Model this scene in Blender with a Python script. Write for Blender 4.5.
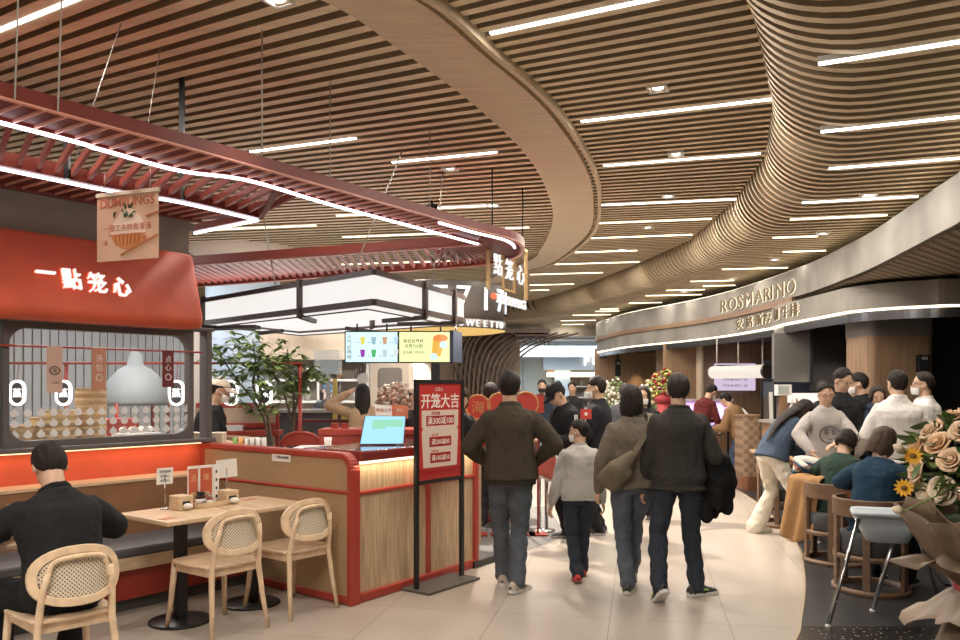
import bpy, bmesh, math, random
from math import sin, cos, pi, radians as R, sqrt, atan2, exp
from mathutils import Vector as V, Matrix, noise, Euler

for o in list(bpy.data.objects): bpy.data.objects.remove(o)
random.seed(7)
SC = bpy.context.scene
COL = SC.collection

# ------------------------------------------------------------------ camera, world, light, exposure
EYE, F, HZ = 1.62, 820.0, 386.0
cam_d = bpy.data.cameras.new('camera'); cam = bpy.data.objects.new('camera', cam_d); COL.objects.link(cam)
cam.location = (0, 0, EYE); cam.rotation_euler = (R(90), 0, 0)
cam_d.sensor_width = 36; cam_d.lens = F / 960 * 36; cam_d.shift_y = (HZ - 320) / 960
cam_d.clip_end = 200
SC.camera = cam
W = bpy.data.worlds.new('world'); SC.world = W; W.use_nodes = True
W.node_tree.nodes['Background'].inputs[0].default_value = (1.0, .93, .85, 1)
W.node_tree.nodes['Background'].inputs[1].default_value = .5
SC.view_settings.view_transform = 'Standard'; SC.view_settings.look = 'None'
SC.view_settings.gamma = 1; SC.view_settings.use_curve_mapping = False
SC.view_settings.exposure = 0.6
SC.cycles.use_denoising = True
SC.cycles.max_bounces = 6
LAMP_W, SPOT_W = 26.0, 110.0

def area(name, loc, sx, sy, w, col=(1, .93, .84), rotz=0, rx=0):
    l = bpy.data.lights.new(name, 'AREA'); l.shape = 'RECTANGLE'; l.size = sx; l.size_y = sy
    l.energy = w; l.color = col
    o = bpy.data.objects.new(name, l); COL.objects.link(o); o.location = loc; o.rotation_euler = (rx, 0, rotz)
    return o
def spot(name, loc, w, ang=80, col=(1, .88, .74), rot=(0, 0, 0), r=.05, blend=.5):
    l = bpy.data.lights.new(name, 'SPOT'); l.energy = w; l.color = col; l.spot_size = R(ang); l.spot_blend = blend
    l.shadow_soft_size = r
    o = bpy.data.objects.new(name, l); COL.objects.link(o); o.location = loc; o.rotation_euler = rot
    return o

# ------------------------------------------------------------------ picture -> place helpers
def ray(px, py): return ((px - 480) / F, 1.0, -(py - HZ) / F)
def at_z(px, py, z):
    d = ray(px, py); t = (z - EYE) / d[2]
    return V((d[0] * t, t, z))
def at_y(px, py, y):
    d = ray(px, py); return V((d[0] * y, y, EYE + d[2] * y))
def X(px, y): return (px - 480) / F * y
def Zz(py, y): return EYE - (py - HZ) / F * y

# ------------------------------------------------------------------ materials
MATS = {}
def mat(name, col, rough=.6, metal=0, emit=None, es=0, var=.0, vscale=6, bump=0, bscale=80, stretch=None, alpha=None, spec=.5, trans=0, ior=1.45, coat=0, bdist=.01):
    if name in MATS: return MATS[name]
    m = bpy.data.materials.new(name); m.use_nodes = True; MATS[name] = m
    nt = m.node_tree; b = nt.nodes['Principled BSDF']
    b.inputs['Base Color'].default_value = (*col, 1); b.inputs['Roughness'].default_value = rough
    b.inputs['Metallic'].default_value = metal; b.inputs['Specular IOR Level'].default_value = spec
    if coat: b.inputs['Coat Weight'].default_value = coat
    if trans: b.inputs['Transmission Weight'].default_value = trans; b.inputs['IOR'].default_value = ior
    if emit: b.inputs['Emission Color'].default_value = (*emit, 1); b.inputs['Emission Strength'].default_value = es
    if alpha is not None: b.inputs['Alpha'].default_value = alpha
    if var or bump:
        tc = nt.nodes.new('ShaderNodeTexCoord'); mp = nt.nodes.new('ShaderNodeMapping')
        nt.links.new(tc.outputs['Object'], mp.inputs[0])
        if stretch: mp.inputs['Scale'].default_value = stretch
    if var:
        n = nt.nodes.new('ShaderNodeTexNoise'); n.inputs['Scale'].default_value = vscale; n.inputs['Detail'].default_value = 5
        nt.links.new(mp.outputs[0], n.inputs['Vector'])
        r = nt.nodes.new('ShaderNodeValToRGB')
        r.color_ramp.elements[0].position = .3; r.color_ramp.elements[1].position = .7
        r.color_ramp.elements[0].color = (*[max(0, c * (1 - var)) for c in col], 1)
        r.color_ramp.elements[1].color = (*[min(1, c * (1 + var)) for c in col], 1)
        nt.links.new(n.outputs[0], r.inputs[0]); nt.links.new(r.outputs[0], b.inputs['Base Color'])
    if bump:
        n2 = nt.nodes.new('ShaderNodeTexNoise'); n2.inputs['Scale'].default_value = bscale; n2.inputs['Detail'].default_value = 3
        nt.links.new(mp.outputs[0], n2.inputs['Vector'])
        bp = nt.nodes.new('ShaderNodeBump'); bp.inputs['Strength'].default_value = bump; bp.inputs['Distance'].default_value = bdist
        nt.links.new(n2.outputs[0], bp.inputs['Height']); nt.links.new(bp.outputs[0], b.inputs['Normal'])
    return m
def wood(name, col, dark=.72, scale=3, stretch=(1, 1, 12), rough=.5):
    """fine streaky grain; stretch is high across the grain"""
    return mat(name, col, rough, var=1 - dark, vscale=scale, stretch=stretch)
def emis(name, col, s): return mat(name, (0.02, .02, .02), .5, emit=col, es=s)
def fabric(name, col, var=.07): return mat(name, col, .9, var=var, vscale=5, bump=.45, bscale=11, spec=.2, bdist=.03)
def cane_mat(name, light, dark, freq=95, ax=('X', 'Z'), thr=.25):
    m = bpy.data.materials.new(name); m.use_nodes = True; nt = m.node_tree; b = nt.nodes['Principled BSDF']
    b.inputs['Roughness'].default_value = .7
    tc = nt.nodes.new('ShaderNodeTexCoord'); sp = nt.nodes.new('ShaderNodeSeparateXYZ'); nt.links.new(tc.outputs['Object'], sp.inputs[0])
    def sn(a, ph=0):
        mm = nt.nodes.new('ShaderNodeMath'); mm.operation = 'MULTIPLY_ADD'; mm.inputs[1].default_value = freq * 2 * pi / 2; mm.inputs[2].default_value = ph
        nt.links.new(sp.outputs[a], mm.inputs[0]); s = nt.nodes.new('ShaderNodeMath'); s.operation = 'SINE'; nt.links.new(mm.outputs[0], s.inputs[0]); return s
    a, c = sn(ax[0]), sn(ax[1])
    mu = nt.nodes.new('ShaderNodeMath'); mu.operation = 'MULTIPLY'; nt.links.new(a.outputs[0], mu.inputs[0]); nt.links.new(c.outputs[0], mu.inputs[1])
    r = nt.nodes.new('ShaderNodeValToRGB'); r.color_ramp.elements[0].position = thr; r.color_ramp.elements[1].position = thr + .15
    r.color_ramp.elements[0].color = (*light, 1); r.color_ramp.elements[1].color = (*dark, 1)
    nt.links.new(mu.outputs[0], r.inputs[0]); nt.links.new(r.outputs[0], b.inputs['Base Color'])
    bp = nt.nodes.new('ShaderNodeBump'); bp.inputs['Strength'].default_value = .5; bp.inputs['Distance'].default_value = .004; bp.invert = True
    nt.links.new(mu.outputs[0], bp.inputs['Height']); nt.links.new(bp.outputs[0], b.inputs['Normal'])
    return m
def tile_mat(name, col, grout, size, ang, origin, rough=.3, var=.05, offset=0, mortar=.004, ratio=1.0):
    m = bpy.data.materials.new(name); m.use_nodes = True; nt = m.node_tree; b = nt.nodes['Principled BSDF']
    tc = nt.nodes.new('ShaderNodeTexCoord'); mp = nt.nodes.new('ShaderNodeMapping'); mp.vector_type = 'TEXTURE'
    mp.inputs['Location'].default_value = (*origin, 0); mp.inputs['Rotation'].default_value = (0, 0, ang)
    nt.links.new(tc.outputs['Object'], mp.inputs[0])
    br = nt.nodes.new('ShaderNodeTexBrick'); br.offset = offset; br.inputs['Scale'].default_value = 1
    br.inputs['Brick Width'].default_value = size * ratio; br.inputs['Row Height'].default_value = size; br.inputs['Mortar Size'].default_value = mortar
    br.inputs['Mortar Smooth'].default_value = .1
    br.inputs['Color1'].default_value = (*col, 1); br.inputs['Color2'].default_value = (*[c * (1 - var) for c in col], 1); br.inputs['Mortar'].default_value = (*grout, 1)
    nt.links.new(mp.outputs[0], br.inputs['Vector'])
    n = nt.nodes.new('ShaderNodeTexNoise'); n.inputs['Scale'].default_value = 1.6; n.inputs['Detail'].default_value = 6; nt.links.new(tc.outputs['Object'], n.inputs['Vector'])
    mx = nt.nodes.new('ShaderNodeMix'); mx.data_type = 'RGBA'; mx.blend_type = 'MULTIPLY'; mx.inputs[0].default_value = .25
    nt.links.new(br.outputs['Color'], mx.inputs[6]); nt.links.new(n.outputs[0], mx.inputs[7]); nt.links.new(mx.outputs[2], b.inputs['Base Color'])
    b.inputs['Roughness'].default_value = rough
    return m

# ------------------------------------------------------------------ mesh builder
class MB:
    def __init__(s): s.v = []; s.f = []; s.m = []; s.cur = 0; s.sm = []; s.smooth = False
    def add(s, vs, fs):
        o = len(s.v); s.v += [V(v) for v in vs]
        for f in fs: s.f.append([i + o for i in f]); s.m.append(s.cur); s.sm.append(s.smooth)
        return s
    def box(s, c, d, rz=0, M=None):
        hx, hy, hz = d[0] / 2, d[1] / 2, d[2] / 2
        P = [V((x, y, z)) for z in (-hz, hz) for x, y in ((-hx, -hy), (hx, -hy), (hx, hy), (-hx, hy))]
        mt = Matrix.Translation(V(c)) @ (Matrix.Rotation(rz, 4, 'Z') if M is None else M)
        return s.add([mt @ p for p in P], [(3, 2, 1, 0), (4, 5, 6, 7), (0, 1, 5, 4), (1, 2, 6, 5), (2, 3, 7, 6), (3, 0, 4, 7)])
    def bar(s, p0, p1, w, h, up=(0, 0, 1)):
        p0, p1 = V(p0), V(p1); d = (p1 - p0).normalized(); u = V(up)
        sx = d.cross(u)
        if sx.length < 1e-4: sx = d.cross(V((1, 0, 0)))
        sx.normalize(); u = sx.cross(d).normalized()
        a, b = sx * w / 2, u * h / 2
        P = [p0 - a - b, p0 + a - b, p0 + a + b, p0 - a + b, p1 - a - b, p1 + a - b, p1 + a + b, p1 - a + b]
        return s.add(P, [(0, 1, 2, 3), (7, 6, 5, 4), (0, 4, 5, 1), (1, 5, 6, 2), (2, 6, 7, 3), (3, 7, 4, 0)])
    def tube(s, pts, r, n=10, cap=True, closed=False, flat=1.0, side=None):
        pts = [V(p) for p in pts]; k = len(pts)
        rs = r if isinstance(r, (list, tuple)) else [r] * k
        old = s.smooth; s.smooth = True
        vs = []; ref = None
        for i, p in enumerate(pts):
            if closed: t = pts[(i + 1) % k] - pts[i - 1]
            else: t = pts[min(i + 1, k - 1)] - pts[max(i - 1, 0)]
            t.normalize()
            if ref is None:
                ref = V(side) if side else (V((0, 0, 1)) if abs(t.z) < .9 else V((1, 0, 0)))
            a = (ref - t * ref.dot(t))
            if a.length < 1e-5: a = t.orthogonal()
            a.normalize(); ref = a; b = t.cross(a)
            for j in range(n):
                w = 2 * pi * j / n
                vs.append(p + a * cos(w) * rs[i] * flat + b * sin(w) * rs[i])
        fs = []
        for i in range(k if closed else k - 1):
            for j in range(n):
                i2 = (i + 1) % k
                fs.append((i * n + j, i * n + (j + 1) % n, i2 * n + (j + 1) % n, i2 * n + j))
        s.add(vs, fs); s.smooth = old
        if cap and not closed:
            o = len(s.v) - k * n
            s.f.append([o + j for j in range(n)][::-1]); s.m.append(s.cur); s.sm.append(False)
            s.f.append([o + (k - 1) * n + j for j in range(n)]); s.m.append(s.cur); s.sm.append(False)
        return s
    def lathe(s, prof, c=(0, 0, 0), n=24, M=None, sx=1, sy=1):
        old = s.smooth; s.smooth = True; vs = []; k = len(prof)
        for r, z in prof:
            for j in range(n):
                w = 2 * pi * j / n; p = V((r * cos(w) * sx, r * sin(w) * sy, z))
                vs.append((M @ p if M else p) + V(c))
        fs = [(i * n + j, i * n + (j + 1) % n, (i + 1) * n + (j + 1) % n, (i + 1) * n + j) for i in range(k - 1) for j in range(n)]
        s.add(vs, fs); s.smooth = old
        o = len(s.v) - k * n
        if prof[0] == prof[-1]: return s
        if prof[0][0] > 1e-4: s.f.append([o + j for j in range(n)][::-1]); s.m.append(s.cur); s.sm.append(False)
        if prof[-1][0] > 1e-4: s.f.append([o + (k - 1) * n + j for j in range(n)]); s.m.append(s.cur); s.sm.append(False)
        return s
    def ell(s, c, r, n=16, k=10, M=None):
        old = s.smooth; s.smooth = True
        if not isinstance(r, (tuple, list)): r = (r, r, r)
        vs = [V((0, 0, -r[2]))]
        for i in range(1, k):
            th = -pi / 2 + pi * i / k
            for j in range(n): vs.append(V((r[0] * cos(th) * cos(2 * pi * j / n), r[1] * cos(th) * sin(2 * pi * j / n), r[2] * sin(th))))
        vs.append(V((0, 0, r[2]))); fs = []
        for j in range(n): fs.append((0, 1 + (j + 1) % n, 1 + j))
        for i in range(k - 2):
            for j in range(n): fs.append((1 + i * n + j, 1 + i * n + (j + 1) % n, 1 + (i + 1) * n + (j + 1) % n, 1 + (i + 1) * n + j))
        t = len(vs) - 1
        for j in range(n): fs.append((t, 1 + (k - 2) * n + j, 1 + (k - 2) * n + (j + 1) % n))
        s.add([(M @ v if M else v) + V(c) for v in vs], fs); s.smooth = old; return s
    def prism(s, poly, z0, z1, M=None):
        """plan polygon (ccw) extruded in z, then transformed by M"""
        n = len(poly); vs = [V((*p, z0)) for p in poly] + [V((*p, z1)) for p in poly]
        if M: vs = [M @ v for v in vs]
        return s.add(vs, [tuple(range(n))[::-1], tuple(range(n, 2 * n))] + [(i, (i + 1) % n, n + (i + 1) % n, n + i) for i in range(n)])
    def ringprism(s, outer, inner, z0, z1, M=None):
        n = len(outer); vs = [V((*p, z)) for z in (z0, z1) for q in (outer, inner) for p in q]
        if M: vs = [M @ v for v in vs]
        fs = []
        for i in range(n):
            j = (i + 1) % n
            fs += [(i, j, 2 * n + j, 2 * n + i), (n + j, n + i, 3 * n + i, 3 * n + j), (j, i, n + i, n + j), (2 * n + i, 2 * n + j, 3 * n + j, 3 * n + i)]
        return s.add(vs, fs)
    def wall(s, path, z0, z1, th, closed=False):
        """upright ribbon of thickness th to the left of path; z0,z1 numbers or per-point lists"""
        P = [V((p[0], p[1], 0)) for p in path]; k = len(P); vs = []
        for i, p in enumerate(P):
            if closed: t = P[(i + 1) % k] - P[i - 1]
            else: t = P[min(i + 1, k - 1)] - P[max(i - 1, 0)]
            t.normalize(); nn = V((-t.y, t.x, 0)) * th
            a = z0[i] if isinstance(z0, list) else z0; b = z1[i] if isinstance(z1, list) else z1
            vs += [V((p.x, p.y, a)), V((p.x, p.y, b)), V((p.x + nn.x, p.y + nn.y, b)), V((p.x + nn.x, p.y + nn.y, a))]
        fs = []
        for i in range(k if closed else k - 1):
            a, b = 4 * i, 4 * ((i + 1) % k)
            for e in range(4): fs.append((a + e, a + (e + 1) % 4, b + (e + 1) % 4, b + e))
        if not closed: fs += [(3, 2, 1, 0), (4 * k - 4, 4 * k - 3, 4 * k - 2, 4 * k - 1)]
        return s.add(vs, fs)
    def grid(s, rows):
        n = len(rows[0]); vs = [p for r in rows for p in r]
        return s.add(vs, [(i * n + j, i * n + j + 1, (i + 1) * n + j + 1, (i + 1) * n + j) for i in range(len(rows) - 1) for j in range(n - 1)])
    def text(s, body, size, ext, M, align='C', bold=0.0, sx=1.0, shear=0):
        vs, fs = text_geo(body, align, bold)
        s.add([M @ V((v[0] * size * sx, v[1] * size, v[2] * ext)) for v in vs], fs); return s
    def build(s, name, m, parent=None, bevel=0, solid=0, sub=0):
        me = bpy.data.meshes.new(name)
        inv = None
        if parent is not None: inv = world_of(parent).inverted()
        me.from_pydata([(inv @ v) if inv else v for v in s.v], [], s.f)
        ms = m if isinstance(m, (list, tuple)) else [m]
        for q in ms: me.materials.append(q)
        me.polygons.foreach_set('material_index', s.m); me.polygons.foreach_set('use_smooth', s.sm); me.update()
        o = bpy.data.objects.new(name, me); COL.objects.link(o)
        if parent is not None: o.parent = parent
        if bevel: b = o.modifiers.new('b', 'BEVEL'); b.width = bevel; b.segments = 2; b.limit_method = 'ANGLE'; b.angle_limit = R(40)
        if solid: b = o.modifiers.new('s', 'SOLIDIFY'); b.thickness = solid; b.offset = 0
        if sub: b = o.modifiers.new('u', 'SUBSURF'); b.levels = sub; b.render_levels = sub
        return o
def world_of(o):
    m = o.matrix_basis.copy()
    while o.parent: o = o.parent; m = o.matrix_basis @ m
    return m
_tc = {}
def text_geo(body, align='C', bold=0.0):
    k = (body, align, bold)
    if k in _tc: return _tc[k]
    c = bpy.data.curves.new('t', 'FONT'); c.body = body; c.extrude = .5; c.resolution_u = 3; c.offset = bold
    o = bpy.data.objects.new('t', c); COL.objects.link(o)
    bpy.context.view_layer.update()
    dg = bpy.context.evaluated_depsgraph_get(); me = bpy.data.meshes.new_from_object(o.evaluated_get(dg))
    vs = [tuple(v.co) for v in me.vertices]; fs = [tuple(p.vertices) for p in me.polygons]
    bpy.data.objects.remove(o); bpy.data.curves.remove(c); bpy.data.meshes.remove(me)
    xs = [v[0] for v in vs] or [0]; ys = [v[1] for v in vs] or [0]
    ox = {'C': (min(xs) + max(xs)) / 2, 'L': min(xs)}[align]; oy = (min(ys) + max(ys)) / 2
    vs = [(v[0] - ox, v[1] - oy, v[2]) for v in vs]
    _tc[k] = (vs, fs); return _tc[k]
def frame_M(o, xdir, up=(0, 0, 1)):
    """local x along xdir, local y along up, local z = x cross y (towards the reader)"""
    x = V(xdir).normalized(); u = V(up); z = x.cross(u).normalized(); y = z.cross(x)
    m = Matrix((x, y, z)).transposed().to_4x4(); m.translation = V(o); return m
def thing(name, label, cat, loc=(0, 0, 0), rz=0, group=None):
    o = bpy.data.objects.new(name, None); COL.objects.link(o); o.empty_display_size = .1
    o.location = loc; o.rotation_euler = (0, 0, rz)
    o.matrix_basis = Matrix.Translation(V(loc)) @ Matrix.Rotation(rz, 4, 'Z')
    o['label'] = label; o['category'] = cat
    if group: o['group'] = group
    return o
def tag(o, label, cat, group=None, kind=None):
    o['label'] = label; o['category'] = cat
    if group: o['group'] = group
    if kind: o['kind'] = kind
    return o
def struct(name, mb, m, **k):
    o = mb.build(name, m, **k); o['kind'] = 'structure'; return o
def dup(root, loc, rz, label=None, group=None):
    r = root.copy(); COL.objects.link(r); r.location = loc; r.rotation_euler = (0, 0, rz)
    if label: r['label'] = label
    if group: r['group'] = group
    for ch in list(root.children):
        c = ch.copy(); COL.objects.link(c); c.parent = r
        for g in ch.children:
            d = g.copy(); COL.objects.link(d); d.parent = c
    return r
def spline(pts, n=8):
    """Catmull-Rom through points"""
    P = [V(p) for p in pts]; out = []
    for i in range(len(P) - 1):
        a, b, c, d = P[max(i - 1, 0)], P[i], P[i + 1], P[min(i + 2, len(P) - 1)]
        for j in range(n):
            t = j / n
            out.append(.5 * ((2 * b) + (c - a) * t + (2 * a - 5 * b + 4 * c - d) * t * t + (3 * b - a - 3 * c + d) * t ** 3))
    out.append(P[-1]); return out
def offset(path, d):
    out = []; k = len(path)
    for i, p in enumerate(path):
        t = V(path[min(i + 1, k - 1)]) - V(path[max(i - 1, 0)]); t.normalize()
        out.append(V((p[0] - t.y * d, p[1] + t.x * d, p[2] if len(p) > 2 else 0)))
    return out
def rrect(w, h, r, n=5):
    out = []
    for cx, cy, a0 in ((w / 2 - r, h / 2 - r, 0), (-w / 2 + r, h / 2 - r, 90), (-w / 2 + r, -h / 2 + r, 180), (w / 2 - r, -h / 2 + r, 270)):
        for i in range(n + 1):
            a = R(a0 + 90 * i / n); out.append((cx + r * cos(a), cy + r * sin(a)))
    return out
ORD = ['first', 'second', 'third', 'fourth', 'fifth', 'sixth', 'seventh', 'eighth', 'ninth', 'tenth', 'eleventh', 'twelfth', 'thirteenth', 'fourteenth', 'fifteenth', 'sixteenth', 'seventeenth', 'eighteenth', 'nineteenth', 'twentieth', 'twenty-first', 'twenty-second', 'twenty-third', 'twenty-fourth']

# ------------------------------------------------------------------ shared materials
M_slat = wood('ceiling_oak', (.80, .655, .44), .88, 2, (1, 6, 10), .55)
M_slat_shaded = wood('ceiling_oak_shaded', (.30, .225, .135), .85, 2, (1, 6, 10), .6)  # slat sides in a darker oak: shade between the slats painted in
M_band = wood('ring_oak', (.66, .53, .36), .9, 1.5, (2, 14, 1), .5)
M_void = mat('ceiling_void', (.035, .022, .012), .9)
M_oak = wood('pale_oak', (.62, .45, .28), .82, 4, (2, 14, 14), .45)
M_oakv = wood('oak_panel', (.50, .355, .215), .72, 5, (12, 12, .8), .5)
M_beech = wood('beech', (.73, .54, .355), .85, 5, (3, 3, 3), .4)
M_brown = mat('brown_vinyl', (.25, .12, .055), .5, var=.1, vscale=3)
M_walnut = wood('walnut', (.25, .145, .08), .7, 3, (10, 10, .7), .5)
M_red = mat('red_lacquer', (.36, .045, .028), .35, var=.06, vscale=3)
M_redstucco = mat('red_stucco', (.60, .10, .045), .55, var=.16, vscale=2.5, bump=.2, bscale=9)
M_redbeam = mat('red_beam', (.175, .028, .018), .45)
M_grey = mat('grey_metal', (.13, .12, .112), .45, metal=.2)
M_greywall = mat('grey_stucco', (.20, .17, .135), .85, var=.08, vscale=3)
M_black = mat('black_metal', (.012, .012, .013), .4)
M_blackp = mat('black_panel', (.008, .008, .009), .7)
M_steel = mat('steel', (.5, .5, .5), .25, metal=1)
M_white = mat('white_paint', (.75, .74, .72), .5)
M_paper = mat('paper', (.78, .75, .70), .8)
M_concrete = mat('fascia_plaster', (.26, .238, .205), .65, var=.24, vscale=1.8, bump=.08, bscale=12)
M_led = emis('led_white', (1, .96, .9), 4.5)
M_ledcool = emis('led_cool', (.93, .92, 1), 3.0)
M_ledwarm = emis('led_warm', (1, .82, .52), 4.0)
M_gold = mat('gold_metal', (.62, .42, .2), .35, metal=.7)
M_cane = cane_mat('cane', (.70, .60, .46), (.16, .12, .08))
M_weave = cane_mat('rattan_weave', (.46, .30, .155), (.31, .195, .10), 85, ('X', 'Z'), .0)
M_glass = mat('clear_glass', (.9, .95, .95), .03, alpha=.05, spec=.4)
M_wire = mat('wire', (.45, .42, .38), .4)
# ------------------------------------------------------------------ floor
ANG = R(11)
d1 = V((sin(ANG), cos(ANG), 0)); d2 = V((cos(ANG), -sin(ANG), 0))
M_floor = tile_mat('cream_tile', (.50, .435, .37), (.27, .225, .18), .8, -ANG, (.7535, 5.236 - .3), .28, .03)
M_dark = tile_mat('charcoal_tile', (.034, .034, .036), (.014, .018, .018), .6, 0, (2.0, 5.5), .35, .25, .5, .005, 1.6)
M_carpet = mat('grey_carpet', (.21, .205, .20), .95, var=.35, vscale=120)
edge = spline([(-.4, 1.0), (.55, 2.8), (1.45, 4.3), (2.02, 5.23), (2.23, 5.68), (2.56, 6.45), (2.90, 7.34), (3.25, 8.4), (3.72, 10.6), (3.95, 12.2), (4.05, 13.8), (3.95, 17), (3.6, 21), (3.3, 26), (3.3, 34)], 6)
b = MB(); b.add([(-13, -5, 0), (13, -5, 0), (13, 36, 0), (-13, 36, 0)], [(0, 1, 2, 3)]); struct('floor', b, M_floor)
b = MB(); L = [V((p.x, p.y, .004)) for p in edge]
for i in range(len(L) - 1): b.add([L[i], (10, L[i].y, .004), (10, L[i + 1].y, .004), L[i + 1]], [(0, 1, 2, 3)])
struct('floor_dark', b, M_dark)
m = mat('terrazzo', (.02, .018, .017), .25); nt = m.node_tree
vo = nt.nodes.new('ShaderNodeTexVoronoi'); vo.inputs['Scale'].default_value = 26
tc = nt.nodes.new('ShaderNodeTexCoord'); nt.links.new(tc.outputs['Object'], vo.inputs['Vector'])
rp = nt.nodes.new('ShaderNodeValToRGB'); rp.color_ramp.elements[0].position = .16; rp.color_ramp.elements[1].position = .2
rp.color_ramp.elements[0].color = (.34, .3, .26, 1); rp.color_ramp.elements[1].color = (.02, .018, .017, 1)
nt.links.new(vo.outputs['Distance'], rp.inputs[0]); nt.links.new(rp.outputs[0], nt.nodes['Principled BSDF'].inputs['Base Color'])
b = MB(); L = [V((p.x, p.y, .008)) for p in edge if p.y < 5.45]; L.append(V((2.14, 5.5, .008)))
for i in range(len(L) - 1): b.add([L[i], (10, L[i].y, .008), (10, L[i + 1].y, .008), L[i + 1]], [(0, 1, 2, 3)])
struct('floor_terrazzo', b, m)
b = MB(); b.wall([(p.x, p.y) for p in edge], .0, .009, .02); struct('trim_1', b, mat('brass_strip', (.5, .42, .3), .4, metal=.5))

# ------------------------------------------------------------------ booth axes
PHI = R(52)                                    # booth wall direction
b1 = V((cos(PHI), sin(PHI), 0)); nn = V((sin(PHI), -cos(PHI), 0)); b2 = -nn
B0 = V((-2.45, 7.18, 0)); A0 = V((-.953, 6.01, 0))
def bw(s, n, z=0): return B0 + b1 * s + nn * n + V((0, 0, z))
def on_booth(px, py, n):
    """where the sight line through a point of the photo meets the plane n metres in front of the booth wall"""
    d = V(ray(px, py)); o = V((0, 0, EYE)); t = (n - (o - B0).dot(nn)) / d.dot(nn)
    return o + d * t

# ------------------------------------------------------------------ slatted ceiling
ZH, ZL = EYE + 2.35, EYE + 1.9
def tan_a(y0): return max(.205, min(.72, .60 - .0538 * (y0 - 3.6)))
def y0_of(x, y):
    y0 = y
    for _ in range(30): y0 = y + x * tan_a(y0)
    return y0
fold = []
for px, py in ((750, 0), (772, 100), (765, 155), (735, 200), (690, 240), (635, 265), (590, 283), (560, 293), (535, 300)):
    p = at_z(px, py, ZH); fold.append((y0_of(p.x, p.y), p.x))
fold = [(-6, -1.2), (0, -.6), (3.4, .55)] + fold + [(fold[-1][0] + 1.0, .6), (fold[-1][0] + 1.8, -3), (fold[-1][0] + 2.4, -14), (60, -14)]
def xf(y0):
    for (a, u), (c, w) in zip(fold, fold[1:]):
        if y0 <= c:
            t = (y0 - a) / (c - a); t = max(0, t)
            return u + (w - u) * t
    return -14
def FWf(y0): return .66 - .22 * max(0, min(1, (y0 - 6) / 6))
def ceil_z(x, y0):
    d = x - xf(y0)
    if d <= 0: return ZH
    FW = FWf(y0)
    if d >= FW: return ZL
    t = d / FW
    return ZL + (ZH - ZL) * (1 - sqrt(1 - (1 - t) ** 2))
def slat_path(y0, xa=-12.5, xb=9.5):
    ta = tan_a(y0); x_0 = xf(y0); FW = FWf(y0)
    xs = [x_0 + FW * t for t in (0, .004, .02, .05, .1, .17, .26, .37, .5, .64, .8, 1)]
    xs = [xa] + ([(xa + x_0) / 2] if xa < x_0 < xb else []) + [x for x in xs if xa < x < xb] + [xb]
    return [V((x, y0 - x * ta, ceil_z(x, y0))) for x in xs]
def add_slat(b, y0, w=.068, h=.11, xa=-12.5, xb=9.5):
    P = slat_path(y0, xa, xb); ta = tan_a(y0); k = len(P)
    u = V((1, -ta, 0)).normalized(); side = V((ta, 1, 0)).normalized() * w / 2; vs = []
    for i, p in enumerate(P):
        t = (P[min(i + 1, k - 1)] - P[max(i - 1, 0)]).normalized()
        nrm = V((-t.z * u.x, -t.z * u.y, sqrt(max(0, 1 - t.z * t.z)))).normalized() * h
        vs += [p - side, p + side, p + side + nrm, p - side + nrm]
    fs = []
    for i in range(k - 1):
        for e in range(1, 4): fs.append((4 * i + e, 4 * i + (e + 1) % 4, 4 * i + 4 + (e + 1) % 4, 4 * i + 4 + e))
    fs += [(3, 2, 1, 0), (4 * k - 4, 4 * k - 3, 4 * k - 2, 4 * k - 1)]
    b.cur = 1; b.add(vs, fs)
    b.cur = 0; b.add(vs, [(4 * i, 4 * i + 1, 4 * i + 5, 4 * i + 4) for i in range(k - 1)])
# ring-shaped timber soffit under the slats
ZR = EYE + 2.30
def plan(pts, z): return [at_z(px, py, z) for px, py in pts]
ro = plan([(435, 0), (500, 55), (560, 110), (595, 165), (603, 200), (595, 235), (560, 262), (530, 272)], ZR)
ri = plan([(320, 0), (400, 50), (480, 110), (530, 160), (550, 200), (552, 225), (540, 250), (527, 262)], ZR)
ro = [V((-2.9, 2.0, 0)), V((-1.55, 3.45, 0)), V((-.78, 4.5, 0))] + ro + [V((-.5, 20.4, 0)), V((-3.5, 23.2, 0)), V((-8, 25.4, 0))]
ri = [V((-3.7, 2.3, 0)), V((-2.3, 3.6, 0)), V((-1.55, 4.6, 0))] + ri + [V((-.4, 18.9, 0)), V((-3.5, 21.6, 0)), V((-8, 23.6, 0))]
ro = spline([(p.x, p.y, 0) for p in ro], 8); ri = spline([(p.x, p.y, 0) for p in ri], 8)
mid_ring = [(p + q) / 2 for p, q in zip(ro, ri)]
def ring_x(y0):
    """where the slat line runs over the timber ring (None when it passes outside it)"""
    ta = tan_a(y0); best = None
    for p, q in zip(mid_ring, mid_ring[1:]):
        f, g = p.y + p.x * ta - y0, q.y + q.x * ta - y0
        if f * g <= 0 and f != g:
            x = p.x + (q.x - p.x) * f / (f - g); best = x if best is None else max(best, x)
    return best
PITCH, PITCHL = .152, .20
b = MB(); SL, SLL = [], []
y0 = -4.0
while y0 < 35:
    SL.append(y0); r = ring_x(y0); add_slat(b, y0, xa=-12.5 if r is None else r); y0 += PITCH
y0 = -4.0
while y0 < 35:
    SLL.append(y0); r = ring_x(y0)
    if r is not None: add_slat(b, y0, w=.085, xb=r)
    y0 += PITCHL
struct('ceiling_slats', b, [M_slat, M_slat_shaded])
b = MB(); rows = []; y0 = -5.0
XT = [-12.9, -9, -6, -4, -2, -.6, -.3, 0, .004, .02, .05, .1, .17, .26, .37, .5, .64, .8, 1, 1.6]
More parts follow.
